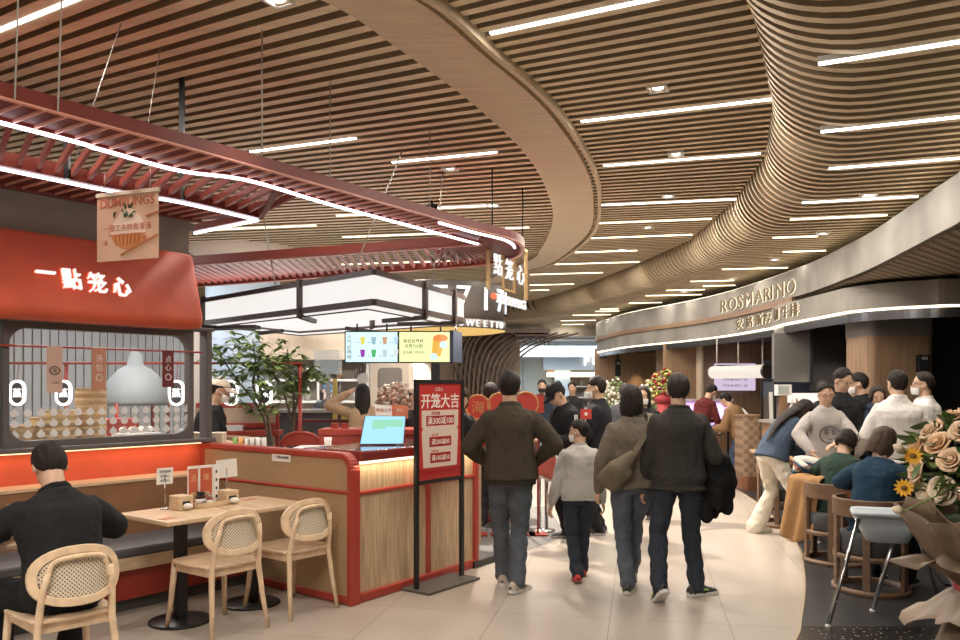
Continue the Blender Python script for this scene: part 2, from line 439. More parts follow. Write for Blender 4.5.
while y0 < 36.5:
    x_0 = max(xf(y0), -11.5); r = []
    for t in XT:
        x = -12.9 + (t + 12.9) / 12.6 * (x_0 - .3 + 12.9) if t < -.2 else (x_0 + FWf(y0) * t if t < 1.2 else 9.8)
        z = ceil_z(x, y0); r.append(V((x + .15 * min(1, max(0, (ZH - z) / .1)) * (1 if t < 1.2 else 0), y0 - x * tan_a(y0), z + .15)))
    rows.append(r); y0 += .15
b.grid(rows); b.add([V((-13, -5, ZH + .6)), V((10, -5, ZH + .6)), V((10, 36, ZH + .6)), V((-13, 36, ZH + .6))], [(0, 1, 2, 3)])
struct('ceiling', b, M_void)

b = MB()
def mixp(a, c, t): return a * (1 - t) + c * t
def ring_part(b, t0, t1, z0, z1):
    k = len(ro); vs = []
    for i in range(k):
        p, q = mixp(ri[i], ro[i], t0), mixp(ri[i], ro[i], t1)
        vs += [V((p.x, p.y, z0)), V((q.x, q.y, z0)), V((q.x, q.y, z1)), V((p.x, p.y, z1))]
    fs = []
    for i in range(k - 1):
        for e in range(4): fs.append((4 * i + e, 4 * i + 4 + e, 4 * i + 4 + (e + 1) % 4, 4 * i + (e + 1) % 4))
    b.add(vs, fs)
ring_part(b, 0, .82, ZR, ZR + .13); struct('ceiling_ring', b, M_band)
b = MB(); ring_part(b, .90, .97, ZR - .01, ZR + .10); struct('trim_2', b, M_band)
b = MB(); ring_part(b, .82, .90, ZR + .07, ZR + .13); struct('trim_3', b, M_void)

# ------------------------------------------------------------------ LED strips and downlights
def led(px0, py0, px1, py1, hi, m=M_led, lab='', grp='', power=1.0, left=False):
    z = (ZH if hi else ZL) - .012
    p, q = at_z(px0, py0, z), at_z(px1, py1, z)
    mid = (p + q) / 2; y0 = y0_of(mid.x, mid.y); ta = tan_a(y0)
    pt = PITCHL if left else PITCH; y0 = -4.0 + (math.floor((y0 + 4.0) / pt) + .5) * pt
    P, Q = V((p.x, y0 - p.x * ta, z)), V((q.x, y0 - q.x * ta, z))
    ln = (Q - P).length; c = (P + Q) / 2
    t = thing('strip_light', lab, 'light', (c.x, c.y, z), atan2(-ta, 1), grp)
    h = MB(); h.box((0, 0, .034), (ln, .038, .035)); h_ = h.build('housing', M_white); h_.parent = t
    d = MB(); d.box((0, 0, .012), (ln - .01, .028, .014)); d_ = d.build('diffuser', m); d_.parent = t
    sh = 0 if hi else -.22 * ln
    area('strip_lamp', (c.x + sh, c.y - sh * ta, z - .01), ln * (.7 if hi else .5), .03, LAMP_W * power * ln / 1.5, rotz=atan2(-ta, 1))
    return t
HI = [(-40, 53, 88, -1), (250, 153, 355, 137), (393, 166, 497, 155), (337, 217.5, 371, 214.5), (430, 210, 498, 204.7), (343, 238.6, 435, 234), (505, 230.5, 529, 229), (338, 265, 452, 262), (219, 233, 315, 225),
      (490, 36, 668, 0), (580, 125, 772, 102), (603, 167, 764, 152), (600, 208, 737, 199.5), (598, 225, 712, 219.5), (590, 240, 693, 235), (575, 253, 637, 251.4), (555, 264.5, 640, 262), (530, 275, 602, 274), (530, 285, 574, 284.5), (530, 291, 549, 290.5)]
LO = [(820, 64, 990, 36), (821, 133, 985, 115), (827, 171, 985, 157), (800, 205, 917, 198), (787, 222, 890, 215), (770, 240, 817, 237.5), (782, 253, 825, 251.7), (721, 270.5, 787, 268.7), (691, 281.7, 735, 280.7), (703, 286.5, 735, 286),
      (666, 291, 704, 290.5), (646, 296, 702, 295), (629, 303.5, 662, 303), (600, 309.5, 619, 309), (595, 312, 619, 311.5), (572, 316, 611, 315), (561, 321, 596, 320.5), (562, 325, 584, 324.7)]
nl = nm = nlo = 0
for i, e in enumerate(HI):
    if i < 9:
        g = 'strip lights left of the timber ring'; lab = f'slim white LED strip light in slatted ceiling inside the timber ring, {ORD[nl]} from the camera'; nl += 1
    else:
        g = 'strip lights of the raised middle ceiling'; lab = f'slim white LED strip light in raised middle ceiling outside the ring, {ORD[nm]} from the camera'; nm += 1
    led(*e, True, M_ledwarm if e[1] > 215 else M_led, lab, g, 1.0, i < 9)
for e in LO:
    led(*e, False, M_ledwarm if e[1] > 205 else M_led, f'slim LED strip light in lower slatted ceiling above the restaurant side, {ORD[nlo]} from the camera', 'strip lights of the lower ceiling', .4 if nlo < 4 else .3); nlo += 1
M_spotf = emis('spot_face', (1, .93, .82), 5)
k = 0
for px, py, hi in ((278, 2, 1), (450, 170, 1), (493, 206, 1), (658, 90, 1), (676, 155, 1), (668, 197, 1), (622, 250, 1), (648, 228, 1), (869, 196, 0), (823, 234, 0), (775, 260, 0), (732, 279, 0), (684, 292, 0), (630, 317, 0)):
    z = (ZH if hi else ZL) - .012; p = at_z(px, py, z); y0 = y0_of(p.x, p.y); r = atan2(-tan_a(y0), 1)
    t = thing('downlight', f'small square recessed downlight in the {"raised" if hi else "lower"} slatted ceiling, {ORD[k if hi else k - 8]} from the camera', 'light', p, r, 'square downlights')
    h = MB(); h.ringprism(rrect(.16, .16, .005, 1), rrect(.12, .12, .005, 1), 0, .05); h.build('frame', M_white).parent = t
    h = MB(); h.cur = 0; h.box((0, 0, .03), (.118, .118, .01)); h.build('plate', mat('spot_plate', (.6, .58, .55), .4)).parent = t
    h = MB(); h.lathe([(.0001, .012), (.042, .012), (.045, .025)], n=16); h.build('lamp', M_spotf).parent = t
    spot('downlight_lamp', p - V((0, 0, .03)), SPOT_W * (8 if px == 493 else .5 if hi else .1), 120 if px == 493 else 60, r=.04); k += 1

q = at_z(432, 203, ZH - .02); t = thing('track_spotlight', 'black box spotlight hanging under slatted ceiling above the red canopy', 'light', q)
h = MB(); h.box(q - V((0, 0, .10)), (.12, .12, .16), .3); h.build('body', M_black, t, bevel=.008); h = MB(); h.tube([q - V((0, 0, .02)), q + V((0, 0, .06))], .015, 8); h.build('stem', M_black, t); h = MB(); h.tube([q + V((.05, -.0, -.1)), q + V((.16, 0, -.1))], .008, 6); h.build('arm', M_black, t)
# ------------------------------------------------------------------ curved restaurant fascia
M_cove = emis('cove_led', (1, .84, .6), 2.2)
ZF1, ZF0 = EYE + 1.7, EYE + 1.3
f1 = plan([(960, 171), (940, 185), (920, 199), (895, 216), (870, 232.5), (845, 246), (820, 258.5), (800, 267), (760, 281.5), (720, 294), (680, 303), (640, 310.5), (620, 315), (602, 321)], ZF1)
f1 = [V((2.5, -4, 0)), V((2.3, .5, 0)), V((2.6, 3.2, 0)), V((3.1, 4.6, 0)), V((3.55, 5.7, 0))] + f1 + [V((3.15, 22.3, 0)), V((3.4, 23.2, 0)), V((4.2, 23.9, 0)), V((6, 24.2, 0))]
f1 = spline([(p.x, p.y, 0) for p in f1], 5)
b = MB(); b.wall(f1, ZF0, ZF1, -.12); struct('wall_fascia', b, M_concrete)
b = MB(); b.wall(offset(f1, -.05), ZF1 - .01, ZF1 + .02, -.05); struct('trim_4', b, M_cove)
ZG0, ZG1 = EYE + .93, EYE + 1.22
f2 = plan([(959, 304), (930, 305), (902, 306.3), (871, 308.5), (847, 311), (831, 314), (800, 320), (780, 324)], ZG0)
f2f = [p for p in f1 if 12.8 < p.y]
f2 = [V((8.5, 9.2, 0)), V((6.8, 9.25, 0))] + [V((p.x, p.y, 0)) for p in f2]
f2 = spline(f2, 4) + [V((p.x + .03, p.y, 0)) for p in f2f]
b = MB(); b.wall(f2, ZG0, ZG1, -.12); struct('wall_fascia_lower', b, M_concrete)
b = MB(); b.wall(offset(f2, -.01), ZG0 - .028, ZG0 - .003, -.04); struct('trim_5', b, M_cove)
b = MB(); b.wall(offset(f2, -.06), ZG0 - .14, ZG0 - .03, -.06); struct('trim_6', b, mat('fascia_steel', (.16, .16, .17), .22, metal=.8))
# perforated timber soffit between the two ribbons, and the dark soffit of the restaurant
b = MB(); P1 = [p for p in f1 if p.y < 12.9]
for i in range(len(P1) - 1):
    b.add([(P1[i].x + .02, P1[i].y, ZF0 - .03), (9.5, P1[i].y, ZF0 - .03), (9.5, P1[i + 1].y, ZF0 - .03), (P1[i + 1].x + .02, P1[i + 1].y, ZF0 - .03)], [(0, 1, 2, 3)])
M_soff = cane_mat('slat_soffit', (.42, .33, .22), (.06, .045, .03), 13, ('X', 'Y'), .12)
struct('ceiling_soffit', b, M_soff)
b = MB(); b.wall([V((p.x - .015, p.y, 0)) for p in f1 if p.y > 11.9], ZG1 - .002, ZF0 + .002, -.10); struct('trim_7', b, M_walnut)
b = MB(); P2 = f2
vs = [V((p.x + .1, p.y, ZG0 - .03)) for p in P2] + [V((9.5, 24, ZG0 - .03)), V((9.5, 9.3, ZG0 - .03))]
for i in range(len(P2) - 1):
    b.add([(P2[i].x + .1, P2[i].y, ZG0 - .03), (9.5, P2[i].y + .05, ZG0 - .03), (9.5, P2[i + 1].y + .05, ZG0 - .03), (P2[i + 1].x + .1, P2[i + 1].y, ZG0 - .03)], [(0, 1, 2, 3)])
struct('ceiling_restaurant', b, mat('dark_soffit', (.05, .045, .042), .6))
# lettering on the ribbons
def along(path, x_px):
    """point and tangent where the ribbon passes under image column x_px"""
    for p, q in zip(path, path[1:]):
        a, c = 480 + p.x / p.y * F, 480 + q.x / q.y * F
        if p.y > 1 and q.y > 1 and min(a, c) <= x_px <= max(a, c) and abs(a - c) > 1e-6:
            t = (x_px - a) / (c - a); return p * (1 - t) + q * t, (p - q).normalized()
M_brass = mat('brass_letters', (.17, .115, .06), .4, metal=.3)
M_halo = emis('letter_halo', (1, .86, .6), 1.0)
fa = [p for p in f1 if p.y < 21]
t1 = thing('restaurant_sign', 'brass ROSMARINO letters with glowing edges on the upper fascia ribbon', 'sign', (4.5, 13, 3.0))
for ch, px in zip('ROSMARINO', (725, 733.5, 741.5, 750, 760, 768.5, 773, 781, 791.5)):
    p, tg = along(fa, px); M = frame_M(p + V((-.035, -.02, ZF0 + .155)), tg); h = MB(); h.text(ch, .32, .02, M, bold=.0, sx=1.55); o = h.build('letter', M_brass, t1)
    h = MB(); h.text(ch, .32, .008, frame_M(p + V((-.012, -.006, ZF0 + .155)), tg), bold=.012, sx=1.55); h.build('halo', M_halo, o)
t1 = thing('chinese_sign', 'row of brass Chinese letters with glowing edges on the lower fascia ribbon', 'sign', (4.5, 12.5, 2.7))
fb = [p for p in f2 if p.y > 9.9]
for ch, px in zip('安格斯厚切牛排', (741, 751, 760.5, 769.5, 778, 787, 796)):
    p, tg = along(fb, px); M = frame_M(p + V((-.04, -.02, ZG0 + .155)), tg); h = MB(); h.text(ch, .20, .02, M, bold=.0, sx=1.6); o = h.build('letter', M_brass, t1)
    h = MB(); h.text(ch, .20, .008, frame_M(p + V((-.016, -.008, ZG0 + .155)), tg), bold=.012, sx=1.6); h.build('halo', M_halo, o)

# ------------------------------------------------------------------ room shell and far shops
M_cream = mat('cream_bulkhead', (.52, .45, .36), .7)
M_mall = mat('mall_white', (.62, .68, .72), .6)
M_mallgrey = mat('mall_grey_green', (.42, .46, .45), .6)
b = MB(); b.box((0, 35, 2), (26, .2, 4.6)); struct('wall_back', b, M_mallgrey)
b = MB(); b.box((-12.4, 15, 2), (.2, 40, 4.6)); struct('wall_left', b, mat('wall_beige', (.42, .38, .33), .8))
b = MB(); b.box((9.7, 18, 2), (.2, 36, 4.6)); struct('wall_right', b, mat('wall_dark', (.05, .045, .04), .8))
b = MB(); b.box((0, -5, 2), (26, .2, 4.6)); struct('wall_front', b, mat('wall_beige', (.42, .38, .33), .8))
bk = spline([(-4, 24.5, 0), (-.5, 25.3, 0), (1.5, 25.6, 0), (3.2, 25.8, 0), (4.5, 26, 0)], 5)
b = MB(); b.wall([(p.x, p.y) for p in bk], EYE + 1.48, ZL + .25, .2); struct('trim_8', b, M_cream)
b = MB(); b.wall([(-2, 28), (8, 28.4)], EYE + 1.0, EYE + 1.55, .2); struct('wall_header', b, M_mall)
b = MB(); b.add([(-4, 24.7, EYE + 1.5), (9, 24.7, EYE + 1.5), (9, 34.5, EYE + 1.62), (-4, 34.5, EYE + 1.62)], [(3, 2, 1, 0)]); struct('ceiling_far', b, mat('far_ceiling', (.62, .66, .68), .7))
b = MB()
for x0, x1 in ((.55, 1.55), (1.57, 2.65)): b.box(((x0 + x1) / 2, 30, 1.4), (x1 - x0, .1, 2.8))
struct('door_1', b, M_mallgrey)
b = MB(); b.box((2.95, 29.6, 1.45), (.55, .5, 2.9)); struct('trim_9', b, mat('pale_blue', (.45, .55, .62), .5))
for x_, y_, w_ in ((-3, -1.5, 150), (1.5, -1.5, 150), (-1.0, 1.8, 90), (-6, 1, 90), (4.5, 1.0, 80)): area('fill_light_near', (x_, y_, 3.85), 2.5, .5, w_)  # unseen area lights added around the camera as foreground fill
for x_, y_, w_ in ((-2.5, 11.5, 60), (-5.5, 9.5, 60), (-6, 13, 80), (-3, 17, 90), (0, 20, 60)): area('fill_light_tea_bar', (x_, y_, 3.8), 1.8, .4, w_, (.95, .95, 1))  # added fill above the tea bar, no visible fixtures
area('fill_light_tea_counter', (-2.4, 12.4, 2.32), 2.4, .3, 30, (1, .96, .9)); area('fill_light_tea_counter', (-4.6, 11.2, 2.6), 1.8, .3, 35, (.95, .97, 1)); area('fill_light_tea_counter', (.2, 13.6, 2.5), 1.2, .3, 25, (1, .95, .88))  # lower fill added under the lantern to brighten the tea counter
area('fill_light_far', (3, 27, 3.0), 4, 3, 170, (.85, .93, 1))  # cool fill added to light the distant shops and their ceiling
# ------------------------------------------------------------------ dumpling kiosk (booth wall, window, red hood)
SL0, SR0 = -4.6, .10                                     # extent along the booth wall
def Mb(s, n, z): return frame_M(bw(s, n, z), b1)          # local x along the wall, y up, z towards the walkway
kiosk = thing('dumpling_kiosk', 'dumpling kiosk with rounded red hood, grey framed window and glowing Chinese letters', 'kiosk', bw(-1, 0, 0), PHI)
# window: frame with rounded opening, pane, bun stickers
s0, s1, z0w, z1w = -1.574, -.126, 1.217, 2.045
h = MB()
for sc, w, full in ((-.85, 1.50, 1), (-2.42, 1.50, 0), (-3.95, 1.44, 0)):
    inner = rrect(1.45, z1w - z0w, .13, 6); outer = rrect(w + .04, 2.125 - 1.137, .002, 6)
    h.ringprism(outer, inner, -.05, .03, Mb(sc, 0, 1.631))
h.box(bw(SR0 - .045, 0, 1.631), (.05, .12, .988), PHI)
h.box(bw(-2.25, 0, 2.11), (4.7, .14, .03), PHI); h.box(bw(-2.25, .01, 1.15), (4.7, .16, .035), PHI)
fr = h.build('window_frame', M_grey, kiosk, bevel=.006)
h = MB()
for sc in (-.85, -2.42, -3.95): h.add([Mb(sc, -.01, 1.631) @ V((x, y, 0)) for x, y in rrect(1.45, z1w - z0w, .13, 6)], [tuple(range(28))])
h.f = []; h.v = []; h.m = []; h.sm = []
for sc in (-.85, -2.42, -3.95):
    P = rrect(1.46, z1w - z0w + .01, .13, 6); h.add([Mb(sc, -.015, 1.631) @ V((x, y, 0)) for x, y in P], [tuple(range(len(P)))])
pane = h.build('pane', M_glass, kiosk)
h = MB()
for zc, sr in ((1.425, (-.13,)), (1.345, ()), (1.265, ())):
    for i in range(16):
        M = Mb(-1.53 + i * .093, .0, zc); P = [(.031 * sin(a) * (1.0 if cos(a) > -.3 else .8), -.004 - .027 * cos(a)) for a in [k * 2 * pi / 18 for k in range(18)]]
        P[9] = (0, .036)
        h.prism(P[::-1], .0, .002, M)
h.build('bun_sticker', M_white, pane)
# red dado lit from the ledge, hood, upper wall
h = MB(); h.box(bw(-2.25, -.05, .57), (4.7, .10, 1.13), PHI); h.build('dado', M_redstucco, kiosk)
prof = [(.0, 2.745), (.09, 2.745), (.115, 2.72), (.30, 2.20), (.305, 2.15), (.285, 2.115), (.25, 2.10), (.0, 2.10)]
h = MB(); h.smooth = False
rows = []
for s_, k in ((-4.6, 1.0), (-.235, 1.0), (-.175, .93), (-.135, .80), (-.125, .55), (-.125, .0)):
    rows.append([bw(s_ if k > .9 else s_, n * k, 2.42 + (z - 2.42) * (1 if k > .95 else (.99 if k > .9 else (.97 if k > .75 else .96)))) for n, z in prof])
h.smooth = True; h.grid(rows); h.build('hood', M_redstucco, kiosk)
h = MB(); h.box(bw(-2.36, -.06, 2.88), (4.48, .14, .32), PHI); h.box(bw(-2.36, .005, 2.735), (4.48, .02, .02), PHI); h.build('upper_wall', M_greywall, kiosk)
h = MB(); h.box(bw(-1.0, -1.9, .55), (3.6, .08, 1.1), PHI); h.box(bw(-1.2, -.45, 1.12), (2.7, .7, .05), PHI); h.build('inner_counter', M_steel, kiosk)
h = MB(); h.box(bw(-2.3, -1.0, 3.0), (4.5, 2.0, .06), PHI); h.build('roof', M_greywall, kiosk)
sg = h = None
hood_n = lambda z: .115 + (.30 - .115) * (2.72 - z) / .52
tilt = Matrix.Rotation(-atan2(.185, .52), 4, 'X')
M_letter = emis('letter_white', (1, .97, .92), .68); M_red_glow = emis('letter_red_glow', (1, .16, .06), .8)
for ch, px, py in (('一', 44, 272.5), ('點', 70, 279), ('笼', 95.5, 283), ('心', 120, 287)):
    p = on_booth(px, py, hood_n(2.38)); M = Matrix.Translation(p + nn * .025) @ Mb(0, 0, 0).to_3x3().to_4x4() @ tilt
    h = MB(); h.text(ch, .175, .03, M, bold=.0, sx=.85); o = h.build('letter', M_letter, kiosk)
    h = MB(); h.text(ch, .175, .012, Matrix.Translation(p + nn * .006) @ Mb(0, 0, 0).to_3x3().to_4x4() @ tilt, bold=.014, sx=.85); h.build('glow', M_red_glow, o)
# red rail with three hanging strips in front of the window
r_ = thing('label_rail', 'thin red rail across the front of the kiosk window', 'rail', bw(-.9, .06, 1.91), PHI)
h = MB(); h.tube([bw(-2.4, .06, 1.912), bw(-.02, .06, 1.912)], .008, 8)
for s_ in (-2.3, -1.6, -.08): h.tube([bw(s_, .0, 1.912), bw(s_, .06, 1.912)], .007, 6)
h.build('bar', M_red, r_)
for px, w, dz, m, lab, txt in ((54.5, .115, .33, mat('pink_paper', (.62, .43, .34), .7), 'pale pink paper strip with a black steamer emblem hung in the kiosk window', '笼'),
                    (99, .11, .31, mat('tan_paper', (.55, .26, .16), .7), 'terracotta paper strip with white emblem hung in the middle of the kiosk window', '汤包'),
                    (168, .105, .29, mat('maroon_cloth', (.16, .03, .03), .8), 'dark maroon strip hung at the right end of the kiosk window', '点心')):
    p = on_booth(px, 349, .075); t = thing('hanging_label', lab, 'label', (p.x, p.y, 1.9 - dz), PHI, 'strips hung on the window rail')
    M = frame_M(V((p.x, p.y, 1.9 - dz / 2)), b1); h = MB(); h.box((0, 0, 0), (w, dz, .003), M=M @ Matrix()); h.v = h.v
    h = MB(); h.prism([(-w / 2, -dz / 2), (w / 2, -dz / 2), (w / 2, dz / 2 + .015), (-w / 2, dz / 2 + .015)], 0, .003, M); h.build('sheet', m, t)
    h = MB(); M2 = M @ Matrix.Translation((0, .02, .0045)); mm = M_black if 'pink' in lab else M_paper
    if 'pink' in lab:
        h.tube([M2 @ V((.036 * cos(a), -.02 + .03 * sin(a), 0)) for a in [k * pi / 8 for k in range(17)]], .004, 5, closed=False)
        h.text(txt, .04, .001, M2 @ Matrix.Translation((0, -.02, 0))); h.text('一点笼心', .018, .001, M2 @ Matrix.Translation((0, -.11, 0)))
    else:
        for i, c in enumerate(txt): h.text(c, .06, .001, M2 @ Matrix.Translation((0, .07 - .07 * i, 0)))
        h.tube([M2 @ V((.025 * cos(a), -.08 + .025 * sin(a), 0)) for a in [k * pi / 8 for k in range(17)]], .004, 5)
    h.build('print', mm, t)
# bamboo steamers behind the pane
M_bam = wood('bamboo', (.56, .38, .19), .75, 6, (3, 3, 20), .5)
def steamer_mesh(parent=None):
    h = MB(); h.lathe([(.100, 0), (.118, 0), (.120, .004), (.120, .024), (.117, .026), (.117, .048), (.12, .05), (.12, .056), (.105, .056), (.105, .03), (.100, .03), (.100, 0)], n=24)
    return h
proto = None; stacks = [(20, .12, 3, 'farthest left'), (47, .16, 4, 'lower left'), (61, -.05, 5, 'middle'), (91, .0, 8, 'tall')]
for px, off, n, nm in stacks:
    q = on_booth(px, 436, -.30 - off * .6); base = 1.146
    for i in range(n):
        lab = f'round bamboo steamer in the {nm} stack behind the kiosk window, {ORD[i]} from its bottom'
        if proto is None:
            proto = thing('bamboo_steamer', lab, 'steamer', (q.x, q.y, base + .057 * i), 0, 'bamboo steamers in the kiosk window')
            h = steamer_mesh(); h.build('basket', M_bam).parent = proto
            h = MB(); h.lathe([(.0001, .012), (.1, .012), (.1, .02), (.0001, .02)], n=20); h.build('slatted_base', M_bam).parent = proto
        else: dup(proto, (q.x + random.uniform(-.004, .004), q.y, base + .057 * i), random.uniform(0, 6), lab, 'bamboo steamers in the kiosk window')
q = on_booth(20, 436, -.2)
# dome hood and trays seen through the glass
t = thing('steam_hood', 'pale blue-grey bell shaped steam hood inside the kiosk behind the window', 'hood', bw(.35, -1.7, 1.12))
h = MB(); h.lathe([(.32, .30), (.33, .34), (.31, .46), (.25, .58), (.15, .68), (.08, .72), (.07, .82), (.0001, .9)], bw(.35, -1.7, 1.12)); h.build('dome', mat('hood_steel', (.30, .34, .36), .6), t)
for dx, dy in ((-.28, -.15), (.28, -.15), (-.28, .15), (.28, .15)): h = MB(); h.tube([bw(.35 + dx, -1.7 + dy, 1.1), bw(.35 + dx, -1.7 + dy, 1.45)], .02, 8); h.build('post', M_red, t)
t = thing('food_tray', 'white tray of buns on the ledge behind the right side of the kiosk window', 'tray', bw(-.42, -.3, 1.146), PHI)
h = MB(); h.box(bw(-.42, -.3, 1.185), (.34, .22, .07), PHI); h.build('tray', M_white, t, bevel=.01)
h = MB()
for i in range(4): h.ell(bw(-.54 + .08 * i, -.3, 1.245), (.035, .035, .028))
h.build('bun', M_paper, t)
t = thing('red_bin', 'red box on the ledge behind the right side of the kiosk window', 'box', bw(-.48, -.62, 1.146), PHI)
h = MB(); h.box(bw(-.48, -.62, 1.24), (.42, .2, .19), PHI); h.build('box', M_red, t, bevel=.01)
t = thing('strip_curtain', 'pale blue grey vertical strip curtain behind the kiosk window', 'curtain', bw(0, -3.6, 0)); h = MB()
for i in range(56): h.box(bw(-3.4 + i * .1, -3.6, 1.35), (.08, .012, 2.7), PHI)
h.build('strips', mat('strip_pale', (.50, .55, .58), .5), t)
area('fill_light_kiosk', bw(-1.0, -.9, 2.6), 2.5, .3, 38, (1, .95, .88), PHI)  # added fill that brightens the kiosk interior, no fixture modelled
# 蒸 oval signs hanging on a rail behind
yv = 9.0
t = thing('sign_rail', 'dark red rail carrying the oval steam signs behind the kiosk', 'rail', (-4, yv, 1.85))
h = MB(); h.tube([(-6.2, yv, 1.87), (-1.95, yv, 1.87)], .014, 8)
for x in (-5.6, -4.55, -3.05, -1.98): h.tube([(x, yv + .02, .0), (x, yv + .02, 1.87)], .022, 8)
h.build('rail', M_red, t)
for i, px in enumerate((19, 65, 145.5, 177.5, 231.5, 265)):
    x = X(px, yv); t = thing('steam_sign', f'white lit oval sign with the character for steam, {ORD[i]} from the left', 'sign', (x, yv, 1.40), 0, 'oval steam signs')
    M = frame_M((x, yv - .03, 1.545), (1, 0, 0)); h = MB(); h.ringprism(rrect(.175, .28, .085, 8), rrect(.125, .23, .062, 8), -.015, .015, M); h.build('lit_rim', emis('sign_rim', (1, 1, 1), 1.6), t)
    h = MB(); h.prism(rrect(.13, .235, .064, 8), -.012, .004, M); h.build('plate', mat('sign_brown', (.07, .055, .05), .5), t)
    h = MB(); h.text('蒸', .105, .006, M @ Matrix.Translation((0, 0, .008)), bold=.01); h.build('letter', emis('sign_white', (1, 1, 1), 1.5), t)
    h = MB(); h.tube([(x, yv - .03, 1.68), (x, yv, 1.87)], .004, 5); h.build('hanger', M_red, t)

# ------------------------------------------------------------------ banquette along the booth wall
bq = thing('banquette', 'long built-in bench with brown back, grey seat cushion and red base under the kiosk window', 'bench', bw(-1.5, .5, 0), PHI)
def bbox(h, sa, sb, na, nb, za, zb): return h.box(bw((sa + sb) / 2, (na + nb) / 2, (za + zb) / 2), (sb - sa, nb - na, zb - za), PHI)
h = MB(); bbox(h, SL0, -.02, .14, .27, .45, .875); h.build('back', M_brown, bq, bevel=.008)
h = MB(); bbox(h, SL0, -.02, .0, .28, .872, .892); h.build('ledge', M_oak, bq)
h = MB(); bbox(h, SL0, -.02, .02, .05, 1.122, 1.132); h.build('sill_light', emis('dado_light', (1, .62, .35), 1.6), kiosk)
h = MB(); bbox(h, SL0, -.03, .26, .80, .40, .47); h.build('seat_cushion', mat('grey_vinyl', (.10, .10, .105), .5), bq, bevel=.02)
h = MB(); bbox(h, SL0, -.02, .10, .80, .31, .40); h.build('rail', M_oak, bq)
h = MB(); bbox(h, SL0, -.02, .10, .74, .09, .31); h.build('base', M_red, bq)
h = MB(); bbox(h, SL0, -.02, .10, .70, 0, .09); h.build('plinth', mat('plinth_grey', (.07, .065, .06), .6), bq)
area('sill_lamp', bw(-2.2, .075, 1.118), 4.3, .04, 2.2, (1, .60, .34), PHI)

# ------------------------------------------------------------------ woven half wall and order counter
c1 = V((.5736, .819, 0)); c2 = V((-.819, .5736, 0)); CA = atan2(.819, .5736)
u_ = (B0 - A0).normalized(); LW = (B0 - A0).length; UA = atan2(u_.y, u_.x); CT = 1.13
hw = thing('half_wall', 'low woven rattan partition with red frame at the end of the bench', 'partition', A0, UA)
def hwp(d, e, z): return A0 + u_ * d + V((-u_.y, u_.x, 0)) * e + V((0, 0, z))      # e>0 : towards the camera side
h = MB(); h.box(hwp(LW / 2, -.05, .56), (LW - .06, .07, 1.06), UA); h.build('rattan_panel', M_weave, hw)
h = MB()
path = [hwp(.015, -.05, 0), hwp(.015, -.05, 1.0)] + [hwp(.015 + .10 * (1 - cos(a)), -.05, 1.0 + .10 * sin(a)) for a in [k * pi / 12 for k in range(1, 7)]] + [hwp(LW - .02, -.05, 1.1), hwp(LW - .02, -.05, 0)]
for p, q in zip(path, path[1:]): h.bar(p, q + (q - p).normalized() * .012, .10, .05, up=u_ if abs((q - p).normalized().z) > .9 else (0, 0, 1))
h.bar(hwp(.03, -.05, .035), hwp(LW - .03, -.05, .035), .095, .06)
h.bar(hwp(.03, -.05, .83), hwp(LW - .03, -.05, .83), .09, .03)
h.build('red_frame', M_red, hw, bevel=.012)
p = on_booth(273, 454, 0); d_ = (V((X(273, 6.5), 6.5, 0)) - A0).dot(u_); M = frame_M(hwp(.80, -.012, 1.055), -u_)
sp_ = thing('notice_plate', 'small white notice plate fixed to the top of the woven partition', 'sign', hwp(.80, 0, 1.03), UA)
h = MB(); h.prism([(-.115, -.035), (.115, -.035), (.115, .035), (-.115, .035)], 0, .006, M); h.build('plate', M_paper, sp_)
h = MB(); h.text('一点笼心欢迎您', .025, .002, M @ Matrix.Translation((.01, 0, .008))); h.build('print', M_black, sp_)

LC = 1.65
ct = thing('order_counter', 'oak fronted order counter with red edges and dark red top', 'counter', A0, CA)
def cp(d, e, z): return A0 + c1 * d + c2 * e + V((0, 0, z))
def cbox(h, da, db, ea, eb, za, zb): return h.box(cp((da + db) / 2, (ea + eb) / 2, (za + zb) / 2), (db - da, eb - ea, zb - za), CA)
h = MB(); cbox(h, .11, .93, .03, .6, .07, 1.03); h.build('front_panel', M_oakv, ct)
h = MB(); cbox(h, .97, LC - .03, .03, .6, .07, 1.03); h.build('front_panel', M_oakv, ct)
h = MB(); cbox(h, .105, LC, .0, .6, .0, .07); cbox(h, .92, .98, .015, .4, .05, .80); cbox(h, .105, LC - .02, .012, .4, .80, .835); cbox(h, LC - .06, LC, .0, .5, .0, 1.03); h.build('red_edging', M_red, ct, bevel=.012)
h = MB(); cbox(h, .105, LC + .02, -.02, .62, 1.055, 1.135); h.build('top', mat('red_top', (.20, .03, .028), .15, coat=.5, spec=.6), ct, bevel=.015)
h = MB(); cbox(h, .12, LC - .04, .012, .03, 1.035, 1.05); h.build('light_strip', emis('counter_light', (1, .8, .5), 2), ct)
area('counter_lamp', cp(LC / 2, -.012, 1.03), LC - .1, .03, 2, (1, .8, .55), CA)
h = MB(); cbox(h, .1, LC - .05, .2, .62, .0, .2); h.build('plinth', M_black, ct)
